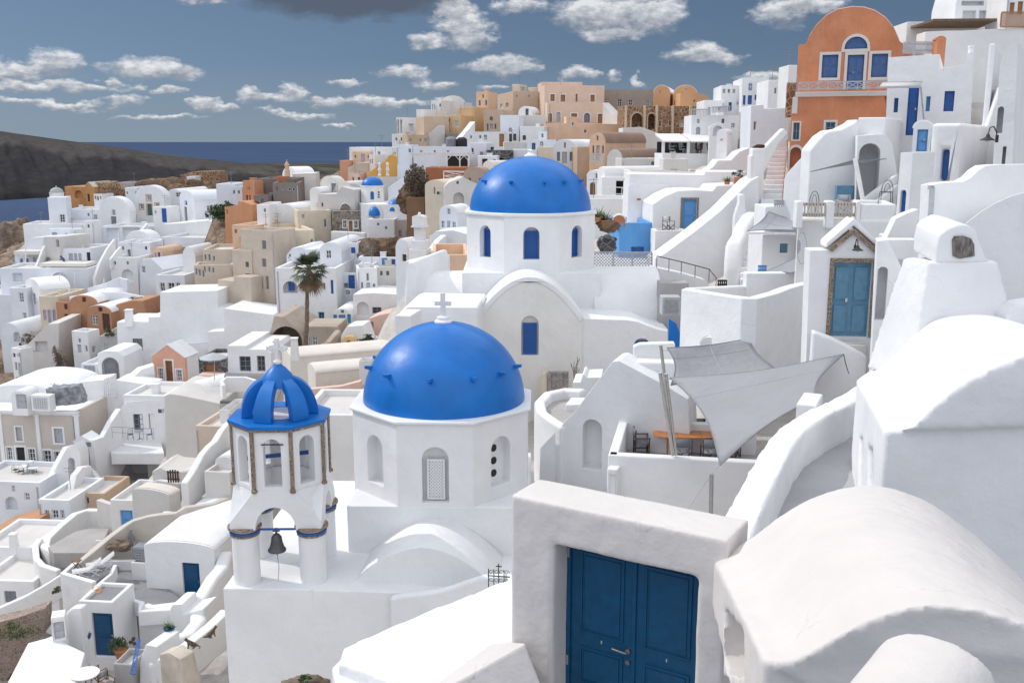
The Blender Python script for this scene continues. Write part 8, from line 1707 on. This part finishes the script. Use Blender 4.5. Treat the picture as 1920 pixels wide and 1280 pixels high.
df_ = snt.nodes.new('ShaderNodeBsdfDiffuse'); gl_ = snt.nodes.new('ShaderNodeBsdfGlossy'); gl_.inputs['Roughness'].default_value = .35; mxx = snt.nodes.new('ShaderNodeMixShader'); mxx.inputs[0].default_value = .10
snt.links.new(r.outputs[0], df_.inputs[0]); snt.links.new(bp.outputs[0], gl_.inputs['Normal']); snt.links.new(df_.outputs[0], mxx.inputs[1]); snt.links.new(gl_.outputs[0], mxx.inputs[2]); snt.links.new(mxx.outputs[0], snt.nodes['Material Output'].inputs[0])
mb = MB(); X = 90000.
ys = [-600,300,1200,4000,12000,40000,110000]
for i in range(len(ys) - 1): mb.poly([(-X, ys[i], SEA),(X, ys[i], SEA),(X, ys[i + 1], SEA),(-X, ys[i + 1], SEA)])
tag(mb.build('sea', m, None), kind='structure')
# ------------------------------------------------------------ headland across the water
def fbm(x, y, z=0., o=5): return noise.fractal(V((x, y, z)),1., 2.0, o)
def lerp(t, T, Vv): return float(np.interp(t, T, Vv))
RX = [-500,-150,0,60,130,200,300,400,460,520,600,700,800,950]; RY = [236,240,245,254,264,273,288,300,306,310,314,318,322,330]
CX = [-500,0,60,200,400,600,950]; CYv = [390,376,372,366,360,352,345]
m, snt, b = newmat('headland_rock'); L2 = snt.links.new
g = snt.nodes.new('ShaderNodeNewGeometry'); at = snt.nodes.new('ShaderNodeAttribute'); at.attribute_name = 'zone'
n = snt.nodes.new('ShaderNodeTexNoise'); n.inputs['Scale'].default_value = .035; n.inputs['Detail'].default_value = 9; n.inputs['Roughness'].default_value = .65; L2(g.outputs['Position'], n.inputs['Vector'])
mpz = snt.nodes.new('ShaderNodeMapping'); mpz.inputs['Scale'].default_value = (.004,.004,.10); L2(g.outputs['Position'], mpz.inputs[0]); nst = snt.nodes.new('ShaderNodeTexNoise'); nst.inputs['Scale'].default_value = 1; nst.inputs['Detail'].default_value = 5; L2(mpz.outputs[0], nst.inputs['Vector'])
r1 = ramp(snt, [(.3,(.012,.012,.015)),(.7,(.030,.027,.028))]); L2(n.outputs['Fac'], r1.inputs['Fac'])
r2 = ramp(snt, [(.3,(.035,.031,.031)),(.7,(.078,.068,.064))]); L2(n.outputs['Fac'], r2.inputs['Fac'])
r3 = ramp(snt, [(.42,(.022,.026,.020)),(.6,(.085,.078,.058))]); L2(nst.outputs['Fac'], r3.inputs['Fac'])
ma = snt.nodes.new('ShaderNodeMix'); ma.data_type = 'RGBA'; sz = snt.nodes.new('ShaderNodeSeparateColor'); L2(at.outputs['Color'], sz.inputs[0]); L2(sz.outputs[0], ma.inputs[0]); L2(r1.outputs[0], ma.inputs[6]); L2(r2.outputs[0], ma.inputs[7])
mb2 = snt.nodes.new('ShaderNodeMix'); mb2.data_type = 'RGBA'; L2(sz.outputs[1], mb2.inputs[0]); L2(ma.outputs[2], mb2.inputs[6]); L2(r3.outputs[0], mb2.inputs[7]); L2(mb2.outputs[2], b.inputs['Base Color'])
b.inputs['Roughness'].default_value = .95; b.inputs['Specular IOR Level'].default_value = .1
NX, NT = 420,70; vs = []; cols = []
for i in range(NX + 1):
    px = -500 + 1450 * i / NX; rt = lerp(px, RX, RY); ct = lerp(px, CX, CYv)
    dd = ray(px, ct); Yc = SEA / dd.z * dd.y; Yr = Yc * 1.5; zr = W(px, rt, Yr).z
    for j in range(NT + 1):
        t = j / NT
        if t <= .8:
            q = t / .8; Y = Yc + (Yr - Yc) * q; s = fbm(px * .012, q * 1.2,3.); gl = abs(fbm(px * .03 + q * 1.5, q * 2.2,9.))
            prof = q ** .62; z = (SEA - 3) + (zr - SEA + 3) * prof; z += (s * 10 - gl * 9) * sin(pi * min(1, q)) + fbm(px * .06, q * 9,2) * 2.2 * min(1, q * 4) * (1 - q)
        else:
            q = (t - .8) / .2; Y = Yr * (1 + q * .6); z = zr * 1.0 - q * (zr - SEA + 5)
        x = W(px, 300, Y).x; vs.append((x, Y, z))
        cliff = max(0, min(1,(t / .8 - .52 - .18 * fbm(px * .01,1.) + max(0, px - 300) * .0010) * 9)) if t <= .8 else 0
        flat = max(0, min(1,(px - 430 - 60 * fbm(t * 5, px * .01)) / 120)); flat = max(flat, max(0,(t / .8 - .93) * 12) if t <= .85 else 1)
        cols.append((cliff * (1 - .0 * flat), flat, 0,1))
fs = [(i * (NT + 1) + j, (i + 1) * (NT + 1) + j, (i + 1) * (NT + 1) + j + 1, i * (NT + 1) + j + 1) for i in range(NX) for j in range(NT)]
me = bpy.data.meshes.new('headland'); me.from_pydata(vs, [], fs); ca = me.color_attributes.new('zone','FLOAT_COLOR','POINT'); ca.data.foreach_set('color', np.array(cols, np.float32).ravel()); me.materials.append(m)
for p in me.polygons: p.use_smooth = True
o = bpy.data.objects.new('headland', me); COL.objects.link(o); tag(o, kind='structure')
# ------------------------------------------------------------ village terrain from the house footings
EXTRA = [(-60,480,150,-3),(0,540,150,0),(20,500,165,0),(50,470,170,0),(-200,900,90,0),(-200,600,130,0),(2300,700,30,0),(2200,400,60,0),(1700,140,75,0),(900,1400,12,-2),(2000,60,90,0),(1000,240,165,0),(1300,240,150,0),(700,300,150,0),(1600,1500,8,-2),(300,1400,40,0),(330,1520,29,-3),(150,1520,32,-3),(450,1560,27,-3),(380,1480,33,-2),(700,1500,20,-3),(420,1420,36,0),(1200,1000,26,-2),(1150,1100,20,-4),(1250,1150,16,-3),(1050,1000,22,-4),(60,1420,38,-3),(240,940,78,-3),(255,920,80,-3)] 
GP = list(GROUND)
for (px, py, Y, dz) in EXTRA: p = W(px, py, Y); GP.append((p.x, p.y, p.z + dz))
GA = np.array(GP)
def tz(xs, ys):
    d2 = (xs[..., None] - GA[:, 0]) ** 2 + (ys[..., None] - GA[:, 1]) ** 2
    wt = 1. / (d2 + 1.5) ** 1.6
    return (wt * GA[:, 2]).sum(-1) / wt.sum(-1)
gx = np.concatenate([np.linspace(-170,-60,45), np.linspace(-59,60,190), np.linspace(61,190,50)]); gy = np.concatenate([np.linspace(3,60,110), np.linspace(60.6,215,210)])
GX, GY = np.meshgrid(gx, gy)
GZ = tz(GX, GY) - 2.0
# cliff drop to the sea on the far left and behind the crest
edge = -GX - (22 + GY * .46)
cl = np.clip(edge / 16,0,1); cl = cl * cl * (3 - 2 * cl)
nzv = np.array([[noise.fractal(V((x * .13, y * .13,0)),1,2,5) for x in gx] for y in gy]); rough_ = np.clip((GY - 60) / 60,.12,1)
GZ = GZ + nzv * .9 * rough_ * (1 + 3 * cl); GZ = GZ * (1 - cl) + (SEA - 6) * cl
bk = np.clip((GY - 175) / 38,0,1); bk = bk * bk; GZ = GZ * (1 - bk) + (-100) * bk
ny, nx = GX.shape
vs = np.stack([GX, GY, GZ],-1).reshape(-1,3).tolist()
fs = [(j * nx + i, j * nx + i + 1,(j + 1) * nx + i + 1,(j + 1) * nx + i) for j in range(ny - 1) for i in range(nx - 1)]
def terr_mat():
    m, nt, b = newmat('hillside'); L = nt.links.new; g = nd(nt, 'ShaderNodeNewGeometry')
    n = nd(nt, 'ShaderNodeTexNoise'); n.inputs['Scale'].default_value = .45; n.inputs['Detail'].default_value = 10; n.inputs['Roughness'].default_value = .68; L(g.outputs['Position'], n.inputs['Vector'])
    v = nd(nt, 'ShaderNodeTexVoronoi', feature='DISTANCE_TO_EDGE'); v.inputs['Scale'].default_value = 1.1; L(g.outputs['Position'], v.inputs['Vector'])
    r = ramp(nt, [(.28,(.07,.05,.04)),(.45,(.20,.14,.10)),(.6,(.34,.26,.20)),(.75,(.50,.44,.38))]); L(n.outputs['Fac'], r.inputs['Fac'])
    rv = ramp(nt, [(.0,(.35,.35,.35)),(.06,(1,1,1))]); L(v.outputs['Distance'], rv.inputs['Fac'])
    mm = nd(nt, 'ShaderNodeMix', data_type='RGBA', blend_type='MULTIPLY'); mm.inputs[0].default_value = .8; L(r.outputs[0], mm.inputs[6]); L(rv.outputs[0], mm.inputs[7])
    at = nd(nt, 'ShaderNodeAttribute'); at.attribute_name = 'rocky'; rp = ramp(nt, [(.3,(.46,.42,.38)),(.7,(.66,.63,.59))]); L(n.outputs['Fac'], rp.inputs['Fac']); mr = nd(nt, 'ShaderNodeMix', data_type='RGBA'); L(at.outputs['Fac'], mr.inputs[0]); L(rp.outputs[0], mr.inputs[6]); L(mm.outputs[2], mr.inputs[7]); L(mr.outputs[2], b.inputs['Base Color']); b.inputs['Roughness'].default_value = .95; b.inputs['Specular IOR Level'].default_value = .1
    bp = nd(nt, 'ShaderNodeBump'); bp.inputs['Strength'].default_value = 1; bp.inputs['Distance'].default_value = .5; L(n.outputs['Fac'], bp.inputs['Height']); L(bp.outputs[0], b.inputs['Normal']); return m
me = bpy.data.meshes.new('hillside'); me.from_pydata(vs, [], fs); me.materials.append(terr_mat())
R_ = np.clip((GY - 88) / 14,0,1); R_ = np.maximum(R_, np.clip((-GX - 17) / 3,0,1) * np.clip((50 - GY) / 5,0,1)); R_ = np.maximum(R_, np.clip(cl * 3,0,1))
ca = me.color_attributes.new('rocky','FLOAT_COLOR','POINT'); ca.data.foreach_set('color', np.repeat(R_.reshape(-1,1),4,1).astype(np.float32).ravel())
for p in me.polygons: p.use_smooth = True
o = bpy.data.objects.new('hillside', me); COL.objects.link(o); tag(o, kind='structure')
for o in bpy.data.objects:
    for k in ('_o','_z'):
        if k in o: del o[k]
